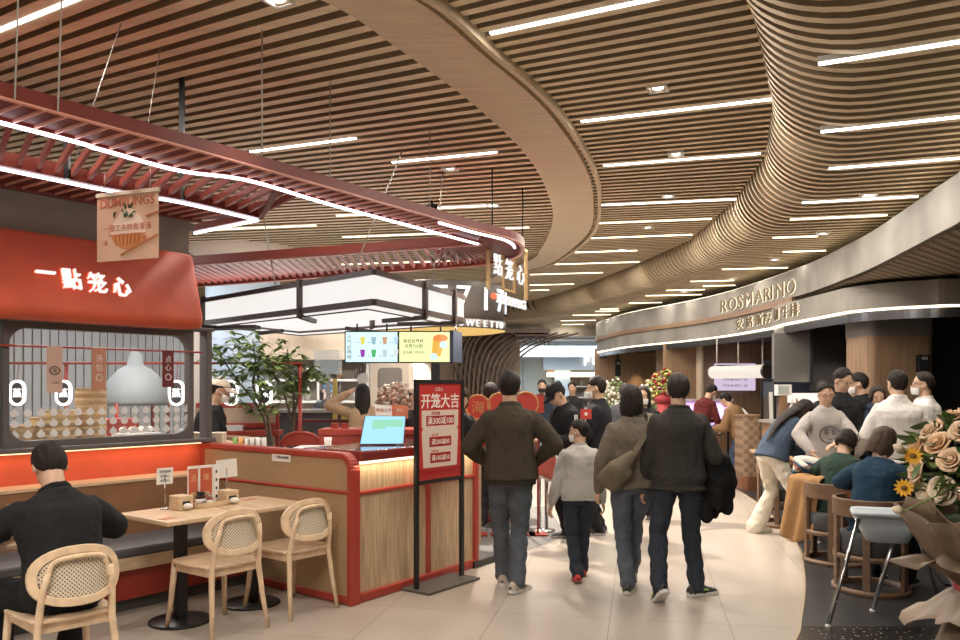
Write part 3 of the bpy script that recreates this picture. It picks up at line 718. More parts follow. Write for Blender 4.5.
# order screen
t = thing('order_screen', 'tilted order screen with blue and green display on the red counter', 'screen', cp(.72, .36, 1.135))
p0 = at_y(357, 443, 6.75); M = frame_M((X(383, 6.75), 6.75, 1.135 + .125), V((.99, .12, 0)), (.0, .35, .94))
h = MB(); h.prism([(-.19, -.125), (.17, -.125), (.19, .12), (-.15, .125)], -.02, 0, M); h.build('casing', M_grey, t, bevel=.004)
h = MB(); h.prism([(-.183, -.119), (.163, -.119), (.183, .113), (-.143, .119)], 0, .003, M); h.build('display', emis('screen_blue', (.30, .62, .85), .9), t)
h = MB(); h.prism([(-.09, .03), (.16, .02), (.168, .085), (-.085, .085)], .003, .004, M); h.prism([(-.09, .005), (.02, .005), (.02, .03), (-.085, .03)], .003, .004, M); h.build('window', emis('screen_green', (.25, .62, .42), .8), t)
h = MB(); h.box((X(383, 6.75), 6.85, 1.15), (.18, .14, .02)); h.bar((X(383, 6.75), 6.85, 1.14), (X(383, 6.75), 6.79, 1.24), .05, .02); h.build('stand', M_grey, t)

# carpet and black skirting beyond the counter
b = MB(); C0 = cp(LC + .02, .05, .003)
pl = [cp(LC, .0, .003), cp(LC + .9, .02, .003), (0.95, 8.9, .003), (.9, 11, .003), (-2.5, 11, .003), (-1.8, 7.4, .003), cp(.3, .62, .003)]
b.add(pl, [tuple(range(len(pl)))]); struct('floor_carpet', b, M_carpet)
b = MB(); b.wall([cp(LC - .1, -.02, 0), cp(LC + .45, .0, 0), cp(LC + .75, .05, 0)], 0, .06, .06); struct('baseboard_counter', b, M_black)

# ------------------------------------------------------------------ red LED canopy
ZC = 3.055
def pc(px, py): return at_z(px, py, ZC)
cd = V((sin(R(35)), cos(R(35)), 0)); ce = V((-cd.y, cd.x, 0))        # along the near edge / inwards
o0 = pc(0, 95.6); tip = 4.26
can = thing('red_canopy', 'large red metal canopy of slats with white light lines hung over the kiosk', 'canopy', (-1.5, 7, ZC))
nearO = [o0 - cd * 4.0, o0, pc(180, 144.4), pc(330, 187), pc(483, 231)]
endO = [V((.36, 8.05, ZC)), V((.47, 8.6, ZC)), V((.43, 9.1, ZC)), V((.22, 9.55, ZC))]
farO = [V((-.12, 9.85, ZC)), V((-1.13, 10.35, ZC)), V((-3.97, 11.8, ZC)), V((-7, 13.2, ZC))]
outer = spline(nearO, 6)[:-1] + spline([nearO[-1]] + endO + [farO[0]], 5)[:-1] + spline(farO, 6)
l1 = spline([pc(0, 120.4) - cd * 4.0, pc(0, 120.4), pc(100, 147.5), pc(180, 169), pc(249, 179), pc(330, 203), pc(430, 230), pc(478, 243)], 8)
l2 = spline([pc(0, 167) - cd * 4.0, pc(0, 167), pc(110, 189.5), pc(180, 201), pc(258, 219)], 8)
l3 = [bw(-4.4, .03, ZC), bw(-1.6, .03, ZC), bw(-.0, .03, ZC)]
inF = spline([l1[-1], V((-.02, 8.35, ZC)), V((-.35, 8.42, ZC)), V((-1.76, 9.02, ZC)), V((-3.2, 9.6, ZC)), V((-6.2, 10.9, ZC))], 6)
def rail(name, path, w, h0, h1, m, smooth=False):
    h = MB(); h.wall([(p.x, p.y) for p in path], ZC + h0, ZC + h1, w); return h.build(name, m, can)
rail('outer_beam', outer, .05, 0, .075, M_redbeam); rail('beam', l1, .05, 0, .09, M_redbeam); rail('beam', l2, -.05, 0, .10, M_redbeam)
rail('beam', [l2[-1], l1[len(l1) * 4 // 7 + 3]], .04, 0, .10, M_redbeam); rail('beam', inF, .05, 0, .09, M_redbeam)
rail('beam', l3, .04, -.01, .04, M_redbeam); rail('beam', [l2[-1], pc(195, 232)], .04, 0, .06, M_redbeam)
edge_m = mat('salmon_edge', (.72, .34, .26), .4)
h = MB(); h.wall([(p.x, p.y) for p in offset(outer, .0)], ZC - .008, ZC + .002, .035); h.build('edge_strip', edge_m, can)
def ledline(path, z=-.02, w=.022, m=M_ledcool):
    h = MB(); h.wall([(p.x, p.y) for p in offset(path, -.01)], ZC + z, ZC + z + .017, w); return h.build('light_line', m, can)
ledline(l1); ledline(l2); ledline([l2[-1], pc(195, 232)]); ledline(offset(outer, .10)[22:34], -.012); 
h = MB(); h.wall([(p.x, p.y) for p in offset(inF, -.02)], ZC - .012, ZC + .003, .03); h.build('edge_strip', edge_m, can)
def at_len(path, t):
    L = [0]
    for p, q in zip(path, path[1:]): L.append(L[-1] + (q - p).length)
    d = t * L[-1]
    for i in range(len(path) - 1):
        if L[i + 1] >= d: return path[i].lerp(path[i + 1], (d - L[i]) / max(1e-6, L[i + 1] - L[i]))
    return path[-1]
def hit(p, d, path):
    for a, c in zip(path, path[1:]):
        e = c - a; det = d.x * -e.y + e.x * d.y
        if abs(det) < 1e-9: continue
        w = a - p; t = (w.x * -e.y + e.x * w.y) / det; u = (d.x * w.y - d.y * w.x) / det
        if t > 0 and -1e-6 <= u <= 1 + 1e-6: return p + d * t
def across(name, path, d, to, step, hh, w, m, z=0, dmax=3):
    h = MB(); L = sum((q - p).length for p, q in zip(path, path[1:])); n = int(L / step)
    for i in range(n):
        p = at_len(path, (i + .5) / n); q = hit(p, d, to)
        if q and (q - p).length < dmax: h.bar(p + V((0, 0, z + hh / 2)), q + V((0, 0, z + hh / 2)), w, hh)
    return h.build(name, m, can)
def slats(name, pa, pb, n, hh, w, m, skew=0, z=0):
    h = MB()
    for i in range(n):
        p, q = at_len(pa, (i + .5) / n), at_len(pb, min(1, max(0, (i + .5) / n + skew))); h.bar(p + V((0, 0, z + hh / 2)), q + V((0, 0, z + hh / 2)), w, hh)
    return h.build(name, m, can)
no = spline(nearO, 6)
no = offset(no, .04)
across('fins', no, ce, l1, .115, .016, .012, edge_m, .004, 1.2)
h = MB(); rows = [[at_len(no, t / 40) + V((0, 0, .021)), at_len(l1, t / 40) + V((0, 0, .021))] for t in range(41)]; h.grid(rows); h.build('fin_backing', mat('backing_red', (.13, .02, .013), .6), can)
cutl1 = l1[:36]
across('slats', l1, V((-.56, .83, 0)), l2, .125, .05, .024, mat('slat_red', (.27, .055, .036), .45), .02, 2)
across('fins', l2, ce, l3, .115, .016, .012, edge_m, .004, 2)
h = MB(); rows = [[at_len(l2, t / 30) + V((0, 0, .021)), at_len(l3, t / 30) + V((0, 0, .021))] for t in range(31)]; h.grid(rows); h.build('fin_backing', mat('backing_red', (.13, .02, .013), .6), can)
fo = offset([p for p in outer if p.y > 7.5], .05)
def seg(path, a, c): return [at_len(path, a + (c - a) * i / 30) for i in range(31)]
slats('slats', seg(fo, .0, .30), seg(inF, 0, .07), 34, .05, .022, M_redbeam, 0, .02)
def at_x(path, x):
    for p, q in zip(path, path[1:]):
        if min(p.x, q.x) <= x <= max(p.x, q.x) and abs(p.x - q.x) > 1e-6: return p.lerp(q, (x - p.x) / (q.x - p.x))
far_ = [p for p in outer if p.y > 9.6]; h = MB()
for i in range(52):
    x_ = -.32 - .105 * i; a, c = at_x(inF, x_), at_x(far_, x_ - .06 + .25 * max(0, 1 - i / 8))
    if a and c: h.bar(a + V((0, 0, .045)), c + V((0, 0, .045)), .028, .05)
h.build('slats', M_redbeam, can)
for px, py, z1 in ((182, 200, ZH + .05), (67, 179, ZC + .36)):
    p = pc(px, py); h = MB(); h.box((p.x, p.y, (ZC + z1) / 2), (.035, .035, z1 - ZC)); h.build('hanger_rod', M_black, can)
h = MB()
for px, py, dx in ((15, 99, .03), (58, 111, .03), (262, 168, 0), (330, 200, 0), (430, 230, 0)):
    p = pc(px, py); h = MB(); h.tube([p, p + V((dx, 0, ZH - ZC + .04))], .005, 5); h.build('cable', M_wire, can)
for a, c in ((pc(75, 160), .25), (pc(140, 175), .1)): h = MB(); h.tube([a, a + V((c, .1, ZH - ZC))], .004, 5); h.build('cable', M_wire, can)
# banner hanging below the canopy
pL, pR = at_y(97, 232, 5.65), at_y(158.5, 222, 5.45); w = (V((pR.x, pR.y, 0)) - V((pL.x, pL.y, 0))).length; bh = .455
t = thing('hanging_banner', 'square peach banner printed with a big dumpling hung under the canopy', 'banner', ((pL.x + pR.x) / 2, (pL.y + pR.y) / 2, 2.47))
M = frame_M(V(((pL.x + pR.x) / 2, (pL.y + pR.y) / 2, 2.70)), V((pR.x - pL.x, pR.y - pL.y, 0)))
h = MB(); h.prism([(-w / 2, -bh / 2), (w / 2, -bh / 2), (w / 2, bh / 2), (-w / 2, bh / 2)], -.004, 0, M); h.build('cloth', mat('peach_cloth', (.62, .40, .27), .85, var=.05), t)
h = MB(); h.prism([(-w / 2 - .005, bh / 2 - .012), (w / 2 + .005, bh / 2 - .012), (w / 2 + .005, bh / 2 + .014), (-w / 2 - .005, bh / 2 + .014)], -.012, .008, M); h.build('batten', mat('pale_batten', (.66, .55, .42), .6), t)
for sx in (-.2, .2): h = MB(); h.tube([M @ V((sx, bh / 2, 0)), (M @ V((sx, bh / 2, 0))).xy.to_3d() + V((0, 0, ZC + .02))], .003, 5); h.build('cord', M_wire, t)
pr = [(.0, .0)]
dm = lambda z, pts, mm, nm='print': (lambda hh: (hh.prism(pts, z, z + .0012, M), hh.build(nm, mm, t)))(MB())
dump = [(.155 * cos(a) * (1 if sin(a) < .0 else 1 - .3 * sin(a)) + .01, -.02 + (.13 if sin(a) < 0 else .145) * sin(a)) for a in [k * 2 * pi / 28 for k in range(28)]]
dm(.0005, dump, mat('dumpling_skin', (.78, .62, .48), .7))
lo_ = [(.012 + .15 * cos(a), -.05 + .105 * sin(a)) for a in [pi + k * pi / 14 for k in range(15)]]; dm(.002, lo_, mat('dumpling_crust', (.52, .20, .07), .7))
h = MB()
for i in range(7): h.bar(M @ V((-.10 + .035 * i, -.06, .0035)), M @ V((-.085 + .03 * i, -.125, .0035)), .008, .001, up=nn)
h.build('print', mat('crust_dark', (.36, .12, .04), .7), t)
h = MB()
for a, c in (((-.05, -.195), (w / 2, -.075)), ((.17, .055), (w / 2, .075))): h.bar(M @ V((*a, .004)), M @ V((*c, .004)), .022, .001, up=nn)
h.build('print', mat('chopstick_print', (.55, .25, .11), .7), t)
h = MB(); random.seed(3)
for i in range(12):
    a = M @ V((random.uniform(-.06, .07), .09 + random.uniform(-.03, .04), .005)); h.bar(a, a + M.to_3x3() @ V((random.uniform(-.04, .04), random.uniform(-.01, .04), 0)), .014, .001, up=nn)
for i in range(5):
    a = M @ V((-.115, .075, .005)); h.bar(a, a + M.to_3x3() @ V((random.uniform(-.025, .025), random.uniform(-.02, .03), 0)), .008, .001, up=nn)
h.build('print', mat('herb_green', (.06, .13, .05), .7), t)
m_pr = mat('print_red', (.52, .13, .06), .7)
h = MB(); h.text('DUMPLINGS', .088, .001, M @ Matrix.Translation((0, .168, .003)), bold=.01); h.build('title_lettering', m_pr, t); h = MB(); h.text('一笼工夫鲜香灌汤', .05, .001, M @ Matrix.Translation((-.0, -.005, .004)), sx=1.05); h.text('JUICY STEAMED DUMPLINGS', .022, .001, M @ Matrix.Translation((-.02, -.055, .004))); h.text('汤', .04, .001, M @ Matrix.Translation((-.19, -.10, .004))); h.text('鲜', .04, .001, M @ Matrix.Translation((.16, -.09, .004))); h.build('lettering', m_pr, t)

# ------------------------------------------------------------------ gold framed hanging sign
pL, pR = at_y(488, 260, 8.75), at_y(526, 280, 9.9)
gs = thing('framed_sign', 'gold framed hanging sign with white Chinese letters and SOUP DUMPLINGS', 'sign', ((pL.x + pR.x) / 2, (pL.y + pR.y) / 2, 2.55))
def gp(t, z): return V((pL.x + (pR.x - pL.x) * t, pL.y + (pR.y - pL.y) * t, z))
zt, zb = Zz(234, 8.75), Zz(289, 8.75)
h = MB()
for t_ in (0, 1): h.bar(gp(t_, zb), gp(t_, zt), .04, .04, up=(1, 0, 0))
h.bar(gp(-.02, zt), gp(1.02, zt), .04, .04); h.build('frame', M_gold, gs)
h = MB()
for t_ in (.37, .66): h.bar(gp(t_, zb + .04), gp(t_, zt - .12), .025, .03, up=(1, 0, 0))
h.bar(gp(.35, zb + .05), gp(.68, zb + .05), .02, .02); h.build('divider', M_gold, gs)
gd = gp(1, 0) - gp(0, 0); gn = frame_M((0, 0, 0), gd).to_3x3() @ V((0, 0, 1))
for ch, t_, dz in (('點', .22, -.02), ('笼', .51, -.05), ('心', .82, -.10)):
    h = MB(); h.text(ch, .26, .02, frame_M(gp(t_, (zt + zb) / 2 + .01 + dz * .3) + gn * .01, gd), bold=-.012, sx=1.05); h.build('letter', M_letter, gs)
h = MB(); h.text('SOUP DUMPLINGS', .15, .015, frame_M(gp(.58, zb - .07) + gn * .01, gd), bold=-.006, sx=.80); h.build('lettering', M_letter, gs)
h = MB(); h.ell(gp(.12, zb - .06) + gn * .01, (.035, .035, .035)); h.build('emblem', emis('emblem_red', (1, .12, .05), 1.2), gs)
for t_, zz in ((.0, (zt + zb) / 2 + .05), (.0, (zt + zb) / 2 - .12)): h = MB(); h.bar(gp(t_, zz), gp(t_ + .2, zz), .012, .012); h.build('bracket', M_black, gs)
for t_ in (.1, .9): h = MB(); h.tube([gp(t_, zt), gp(t_, ZH + .02)], .008, 6); h.build('hanger_rod', M_black, gs)

# ------------------------------------------------------------------ big white lantern
N_, L_, R_, F_ = V((-1.06, 8.2, 0)), V((-3.71, 10.97, 0)), V((-.23, 10.5, 0)), V((-2.9, 13.1, 0))
zt, zb = 2.76, 2.461
lan = thing('box_lantern', 'huge white box lantern with dark bronze frame hung inside the canopy loop', 'lantern', (-2.0, 10.6, zb))
M_bronze = mat('bronze_frame', (.06, .042, .038), .4, metal=.3)
M_lan = emis('lantern_paper', (1, .95, .91), .6)
R1 = R_ + (N_ - R_).normalized() * .5
corner = [R1, R_ + V((-.02, -.12, 0)), R_ + V((.02, .12, 0)), R_ + V((-.12, .32, 0))]
loop = [N_] + corner + [F_, L_]
h = MB(); h.wall([(p.x, p.y) for p in loop], zb, zt, .02, closed=True); h.build('side_panel', M_lan, lan)
h = MB(); inn = [p.lerp((N_ + F_) / 2, .10) for p in loop]; k = len(loop)
h.add([V((p.x, p.y, zb + .01)) for p in loop] + [V((p.x, p.y, zb - .05)) for p in inn], [(i, (i + 1) % k, k + (i + 1) % k, k + i) for i in range(k)]); h.add([V((p.x, p.y, zb + .10)) for p in inn], [tuple(range(k))])
h.build('underside', M_lan, lan)
h = MB()
def lrail(path, z, w, hh, cl=True):
    pts = path + ([path[0]] if cl else [])
    for p, q in zip(pts, pts[1:]): h.bar(V((p.x, p.y, z)), V((q.x, q.y, z)), w, hh)
lrail(loop, zt, .06, .055); lrail(loop, zb, .06, .06); lrail(inn, zb - .05, .02, .015)
cen = (N_ + F_) / 2
def lbar(p, q, t_):
    a = p.lerp(q, t_); d = (cen - a).normalized(); a0 = V((a.x, a.y, 0)) - d * .03
    h.bar(a0 + V((0, 0, zb - .07)), a0 + V((0, 0, zt + .05)), .055, .055, up=(q - p)); h.bar(a0 + V((0, 0, zb - .06)), a0 + d * .75 + V((0, 0, zb - .06)), .05, .05)
lbar(N_, L_, .36); lbar(N_, L_, .98); lbar(N_, R_, .50); lbar(N_, R_, .86); lbar(R_, F_, .5); lbar(L_, F_, .55); lbar(L_, F_, .1)
h.build('frame', M_bronze, lan)
for p, top in ((N_.lerp(L_, .5), (-.3, .4)), (N_.lerp(L_, .1), (.55, -.3)), (N_.lerp(R_, .6), (.15, -.5)), (F_, (0, 0))): h = MB(); h.tube([V((p.x, p.y, zt)), V((p.x + top[0], p.y + top[1], ZH))], .008, 5); h.build('cable', M_wire, lan)
# ------------------------------------------------------------------ tables and chairs of the dumpling place
M_tabtop = wood('table_top_oak', (.60, .44, .28), .85, 3, (14, 2, 14), .4)
def table_at(s, n, lab, proto=[None]):
    p = bw(s, n, 0)
    if proto[0]: return dup(proto[0], p, PHI, lab, 'square oak tables')
    t = proto[0] = thing('dining_table', lab, 'table', p, PHI, 'square oak tables')
    h = MB(); h.box((0, 0, .735), (.57, .62, .03)); o = h.build('table_top', M_tabtop, None, bevel=.006); o.parent = t
    h = MB(); h.box((0, 0, .37), (.07, .07, .70)); h.box((0, 0, .712), (.3, .3, .015)); o = h.build('column', M_black, None, bevel=.004); o.parent = t
    h = MB(); h.lathe([(.21, 0), (.21, .012), (.2, .018), (.0001, .022)], n=32); o = h.build('base_plate', M_black); o.parent = t
    return t
table_at(-.97, 1.25, 'small oak pedestal table with the condiment caddy at its far corner')
table_at(-.385, 1.25, 'small oak table with black pedestal pushed against the woven partition')
table_at(-2.36, 1.25, 'oak table at left edge before seated man in black, bowl on it')

def chair_proto(lab, loc, rz):
    t = thing('cane_chair', lab, 'chair', loc, rz, 'cane back beech chairs')
    def put(h, n, m, par=None, **k): o = h.build(n, m, None, **k); o.parent = par or t; return o
    seat = [(-.205, -.19), (-.15, -.225), (0, -.235), (.15, -.225), (.205, -.19), (.225, .02), (.225, .15), (.20, .205), (.1, .225), (-.1, .225), (-.20, .205), (-.225, .15), (-.225, .02)]
    h = MB(); h.prism(seat, .445, .467); put(h, 'seat', M_beech, bevel=.008)
    h = MB()
    for a, c in (((-.18, .17), (.18, .17)), ((-.17, -.19), (.17, -.19)), ((-.18, .17), (-.17, -.19)), ((.18, .17), (.17, -.19))): h.bar((*a, .418), (*c, .418), .022, .055)
    put(h, 'apron', M_beech, bevel=.003)
    for sx in (-1, 1):
        h = MB(); h.tube([(sx * .225, .23, 0), (sx * .205, .205, .2), (sx * .19, .185, .445)], [.014, .018, .021], 10); put(h, 'leg', M_beech)
        h = MB(); h.tube([(sx * .215, -.275, 0), (sx * .195, -.24, .22), (sx * .178, -.215, .44), (sx * .168, -.245, .60), (sx * .15, -.268, .70)], [.013, .017, .02, .017, .014], 10); put(h, 'leg', M_beech)
    tl = Matrix.Translation((0, -.262, .672)) @ Matrix.Rotation(R(-8), 4, 'X') @ Matrix(((1, 0, 0, 0), (0, 0, -1, 0), (0, 1, 0, 0), (0, 0, 0, 1)))
    cur = lambda x: -.06 * (x / .2) ** 2
    def ov(rx, rz_, n=36): return [(rx * (abs(cos(a)) ** .85) * (1 if cos(a) >= 0 else -1), rz_ * (abs(sin(a)) ** .85) * (1 if sin(a) >= 0 else -1)) for a in [k * 2 * pi / n for k in range(n)]]
    h = MB(); h.ringprism(ov(.225, .150), ov(.183, .108), -.012, .012); 
    h.v = [tl @ V((v.x, v.y, v.z + cur(v.x) * -1 * -1)) for v in h.v]; put(h, 'back_frame', M_beech, bevel=.005)
    h = MB(); ys = [-1 + 2 * i / 12 for i in range(13)]
    for sgn in (-.003, .003): h.grid([[tl @ V((.187 * u, .112 * sqrt(max(0, 1 - u * u)) * w, sgn + cur(.187 * u))) for u in ys] for w in (-1, -.5, 0, .5, 1)])
    put(h, 'cane_panel', M_cane)
    h = MB(); P = [V((-.15, -.03, .018)), V((-.135, .05, .02)), V((-.10, .085, .02)), V((0, .095, .02)), V((.10, .085, .02)), V((.135, .05, .02)), V((.15, -.03, .018))]
    h.tube([tl @ (p + V((0, 0, cur(p.x) + .006))) for p in spline(P, 4)], .013, 8); put(h, 'back_rail', M_beech)
    return t
c0 = chair_proto('beech chair with cane oval back at the oak table end nearest the condiment caddy', V((-1.77, 5.50, 0)), PHI)
dup(c0, V((-1.39, 5.99, 0)), PHI, 'beech chair with cane oval back pulled up beside the woven partition', 'cane back beech chairs')
dup(c0, V((-2.20, 4.30, 0)), R(46), 'beech cane back chair with the seated man in black on it', 'cane back beech chairs')

# caddy, menus, bottles, napkin holders
cy = bw(-.70, 1.10, .75)
def ctag(n, lab, cat, ds, dn, g=None): return thing(n, lab, cat, bw(-.70 + ds, 1.10 + dn, .75), PHI, g)
def cb(h, ds, dn, z, a, c, e): return h.box(bw(-.70 + ds, 1.10 + dn, .75 + z), (a, c, e), PHI)
t = ctag('condiment_caddy', 'pale wooden condiment caddy tray on the oak table', 'caddy', 0, .06)
h = MB(); cb(h, 0, .06, .008, .25, .13, .016); cb(h, 0, .121, .02, .25, .008, .035); cb(h, .121, .06, .02, .008, .13, .035); cb(h, -.121, .06, .02, .008, .13, .035); h.build('tray', M_oak, t, bevel=.003)
for ds, dn, lab in ((-.19, .03, 'pale wooden napkin box left of the folded menu'), (.19, .03, 'pale wooden napkin box right of the folded menu')):
    t = ctag('napkin_box', lab, 'box', ds, dn, 'wooden napkin boxes'); h = MB(); cb(h, ds, dn, .05, .11, .13, .10); h.build('box', M_oak, t, bevel=.004)
    h = MB(); cb(h, ds, dn + .066, .05, .06, .003, .025); h.build('slot', M_black, t)
    h = MB(); q = bw(-.70 + ds, 1.10 + dn + .085, .75 + .03); h.ell(q, (.035, .03, .022), 10, 6); h.build('napkin', M_paper, t)
t = ctag('folded_menu', 'standing folded menu printed with red dumpling panels behind the sauce bottles', 'menu', 0, 0)
for k_, (ds, ang, m, tx) in enumerate(((-.075, R(12), mat('menu_red', (.55, .13, .06), .5), '点心'), (.03, R(-8), mat('menu_red2', (.50, .10, .05), .5), '笼'), (.115, R(22), M_paper, ''))):
    M = Matrix.Translation(bw(-.70 + ds, 1.10 - .0, .75 + .15)) @ frame_M((0, 0, 0), b1).to_3x3().to_4x4() @ Matrix.Rotation(ang, 4, 'Y')
    wd = .105 if k_ < 2 else .07
    h = MB(); h.prism([(-wd / 2, -.13), (wd / 2, -.13), (wd / 2, .145), (-wd / 2, .145)], -.003, 0, M); h.build('leaf', M_paper, t)
    h = MB(); h.prism([(-wd / 2 + .008, -.12), (wd / 2 - .008, -.12), (wd / 2 - .008, .125), (-wd / 2 + .008, .125)], 0, .001, M)
    if k_ < 2: h.build('print', m, t)
    h = MB()
    if k_ < 2:
        for i in range(3): h.lathe([(.028 - .008 * i, 0), (.031 - .008 * i, 0), (.031 - .008 * i, .001), (.028 - .008 * i, .001)], n=20, M=M @ Matrix.Translation((.0, -.075, .0015)))
        h.text(tx[0], .05, .001, M @ Matrix.Translation((0, .06, .002))); h.build('print', mat('menu_gold', (.75, .5, .28), .6), t)
    else:
        for i in range(4): h.box((0, 0, 0), (.02, .02, .001), M=M @ Matrix.Translation((.0, .09 - .06 * i, .002)))
        h.build('print', M_black, t)
for ds, dn, hh, r, m, lab in ((-.065, .055, .085, .023, mat('soy_dark', (.03, .012, .01), .15), 'dark soy sauce bottle with black cap in the caddy'), (.01, .075, .06, .025, mat('chili_red', (.25, .05, .03), .3), 'short glass jar of red chili oil in the caddy'), (-.02, .035, .08, .02, mat('vinegar', (.06, .025, .02), .2), 'slim dark vinegar bottle in the caddy')):
    t = ctag('sauce_bottle', lab, 'bottle', ds, dn, 'sauce bottles'); q = bw(-.70 + ds, 1.10 + dn, .766)
    h = MB(); h.lathe([(r, 0), (r, hh * .7), (r * .6, hh * .85), (r * .6, hh * .9)], q, 16); h.build('body', m, t)
    h = MB(); h.lathe([(r * .7, hh * .9), (r * .7, hh * 1.15), (.0001, hh * 1.15)], q, 14); h.build('cap', M_black if r != .025 else M_steel, t)
    h = MB(); h.lathe([(r + .001, hh * .2), (r + .001, hh * .55)], q, 16); h.build('label', M_paper, t)
for ds, dn, zc, w_, h_, an, lab, tx in ((-.26, -.06, .235, .15, .115, 14, 'white printed card standing on a stick left of the menu', '扫码点单'), (.24, -.05, .25, .16, .135, -14, 'blank white card standing on a stick right of the menu', '')):
    t = ctag('table_card', lab, 'card', ds, dn, 'cards on sticks'); M = Matrix.Translation(bw(-.70 + ds, 1.10 + dn, .75 + zc)) @ frame_M((0, 0, 0), b1).to_3x3().to_4x4() @ Matrix.Rotation(R(an), 4, 'Y') @ Matrix.Rotation(R(3 if an < 0 else -2), 4, 'Z')
    h = MB(); h.prism([(-w_ / 2, -h_ / 2), (w_ / 2, -h_ / 2), (w_ / 2, h_ / 2), (-w_ / 2, h_ / 2)], -.003, 0, M); h.build('card', M_paper, t)
    if tx:
        h = MB(); h.text(tx, .022, .001, M @ Matrix.Translation((0, .032, .001)), sx=1.2); h.text('点笼心', .024, .001, M @ Matrix.Translation((0, -.0, .001)), sx=1.3); h.text('点笼心', .024, .001, M @ Matrix.Translation((0, -.03, .001)), sx=1.3); h.build('print', M_black, t)
    h = MB(); q = bw(-.70 + ds, 1.10 + dn, 0); h.tube([q + V((0, 0, .75)), q + V((0, 0, .75 + zc))], .004, 6); h.lathe([(.03, 0), (.03, .01), (.004, .014)], q + V((0, 0, .75)), 14); h.build('stick', M_steel, t)
for s_, n_, lab in ((-1.17, 1.42, 'red order slip on the left corner of the oak table'), (-.28, 1.08, 'red order slip at the partition end of the oak table')):
    t = thing('order_slip', lab, 'slip', bw(s_, n_, .752), PHI); h = MB(); h.box(bw(s_, n_, .752), (.11, .07, .002), PHI + .3); h.build('paper', mat('slip_red', (.55, .24, .16), .7), t)
# things on the left edge table
q = bw(-2.15, 1.38, .75); t = thing('noodle_bowl', 'beige bowl at the left edge of the photo on the oak table', 'bowl', q); h = MB(); h.lathe([(.045, 0), (.05, .01), (.095, .06), (.10, .075), (.094, .075), (.045, .02), (.0001, .018)], q, 24); h.build('bowl', M_paper, t)
q = bw(-2.05, 1.2, .75); t = thing('water_bottle', 'small clear bottle with a white label behind the seated man in black', 'bottle', q); h = MB(); h.lathe([(.03, 0), (.03, .10), (.012, .14), (.012, .155)], q, 16); h.build('body', mat('clear_plastic', (.7, .75, .78), .1, alpha=.4), t)
h = MB(); h.lathe([(.031, .03), (.031, .08)], q, 16); h.build('label', M_paper, t); h = MB(); h.lathe([(.014, .15), (.014, .17), (.0001, .17)], q, 12); h.build('cap', M_white, t)

# ------------------------------------------------------------------ poster stand
pa, pb = V((-.50, 6.45, 0)), V((-.155, 6.92, 0)); dv = (pb - pa).normalized(); PW = (pb - pa).length; PA = atan2(dv.y, dv.x); pn = V((dv.y, -dv.x, 0))
t = thing('poster_stand', 'black metal poster stand with red Chinese promotion poster before the counter', 'sign', (pa + pb) / 2, PA)
h = MB(); h.box((pa + pb) / 2 + V((0, 0, .012)), (PW + .08, .33, .022), PA); h.build('base', mat('base_grey', (.10, .09, .08), .5), t, bevel=.003)
for p in (pa, pb): h = MB(); h.box(p + V((0, 0, .84)), (.035, .03, 1.66), PA); h.build('post', M_black, t)
mid = (pa + pb) / 2
for z in (.855, 1.655): h = MB(); h.box(mid + V((0, 0, z)), (PW, .03, .03), PA); h.build('crossbar', M_black, t)
M = frame_M(mid + pn * .006 + V((0, 0, 1.255)), dv); pw, ph = PW - .035, .77
h = MB(); h.prism([(-pw / 2, -ph / 2), (pw / 2, -ph / 2), (pw / 2, ph / 2), (-pw / 2, ph / 2)], -.01, 0, M); pos = h.build('poster', mat('poster_red', (.52, .035, .028), .4), t)
h = MB(); h.prism([(-.215, -.29), (.215, -.29), (.235, .0), (.215, .02), (.235, .04), (.235, .17), (-.235, .17), (-.235, .04), (-.215, .02), (-.235, 0)], 0, .001, M)
for z in (-.05,): h.box((0, 0, 0), (.4, .004, .001), M=M @ Matrix.Translation((0, -.18, .001)))
h.build('coupon', mat('coupon_cream', (.72, .58, .48), .6), pos)
h = MB()
for y_, w_, tx in ((.085, .36, '300减100'), (-.085, .28, '200减80'), (-.215, .26, '100减50')): h.prism([(-w_ / 2, y_ - .04), (w_ / 2, y_ - .04), (w_ / 2, y_ + .04), (-w_ / 2, y_ + .04)], .001, .002, M)
h.prism([(-pw / 2 + .01, -ph / 2 + .02), (pw / 2 - .01, -ph / 2 + .02), (pw / 2 - .01, -.295), (-pw / 2 + .01, -.295)], 0, .0008, M); h.build('print', mat('poster_darkred', (.40, .02, .02), .4), pos)
for y_, s_, tx in ((.085, .068, '满300减100'), (-.085, .052, '满200减80'), (-.215, .052, '满100减50')): h = MB(); h.text(tx, s_, .001, M @ Matrix.Translation((0, y_, .003)), sx=1.0, bold=.006); h.build('lettering', mat('poster_white', (.82, .74, .66), .6), pos)
h = MB(); h.text('开笼大吉', .125, .003, M @ Matrix.Translation((0, .245, .0015)), sx=1.0, bold=.012); h.text('点笼心', .035, .001, M @ Matrix.Translation((-.02, .34, .002))); h.build('lettering', mat('poster_white', (.82, .74, .66), .6), pos)
h = MB(); h.text('消费满额', .03, .001, M @ Matrix.Translation((-.06, .145, .002))); h.text('会员专享', .022, .001, M @ Matrix.Translation((-.07, -.03, .002))); h.text('外卖专享', .022, .001, M @ Matrix.Translation((-.07, -.16, .002))); h.text('活动时间以门店公示为准 详情请咨询店员', .022, .001, M @ Matrix.Translation((0, -.33, .002))); h.build('lettering', mat('poster_ink', (.45, .015, .015), .5), pos)

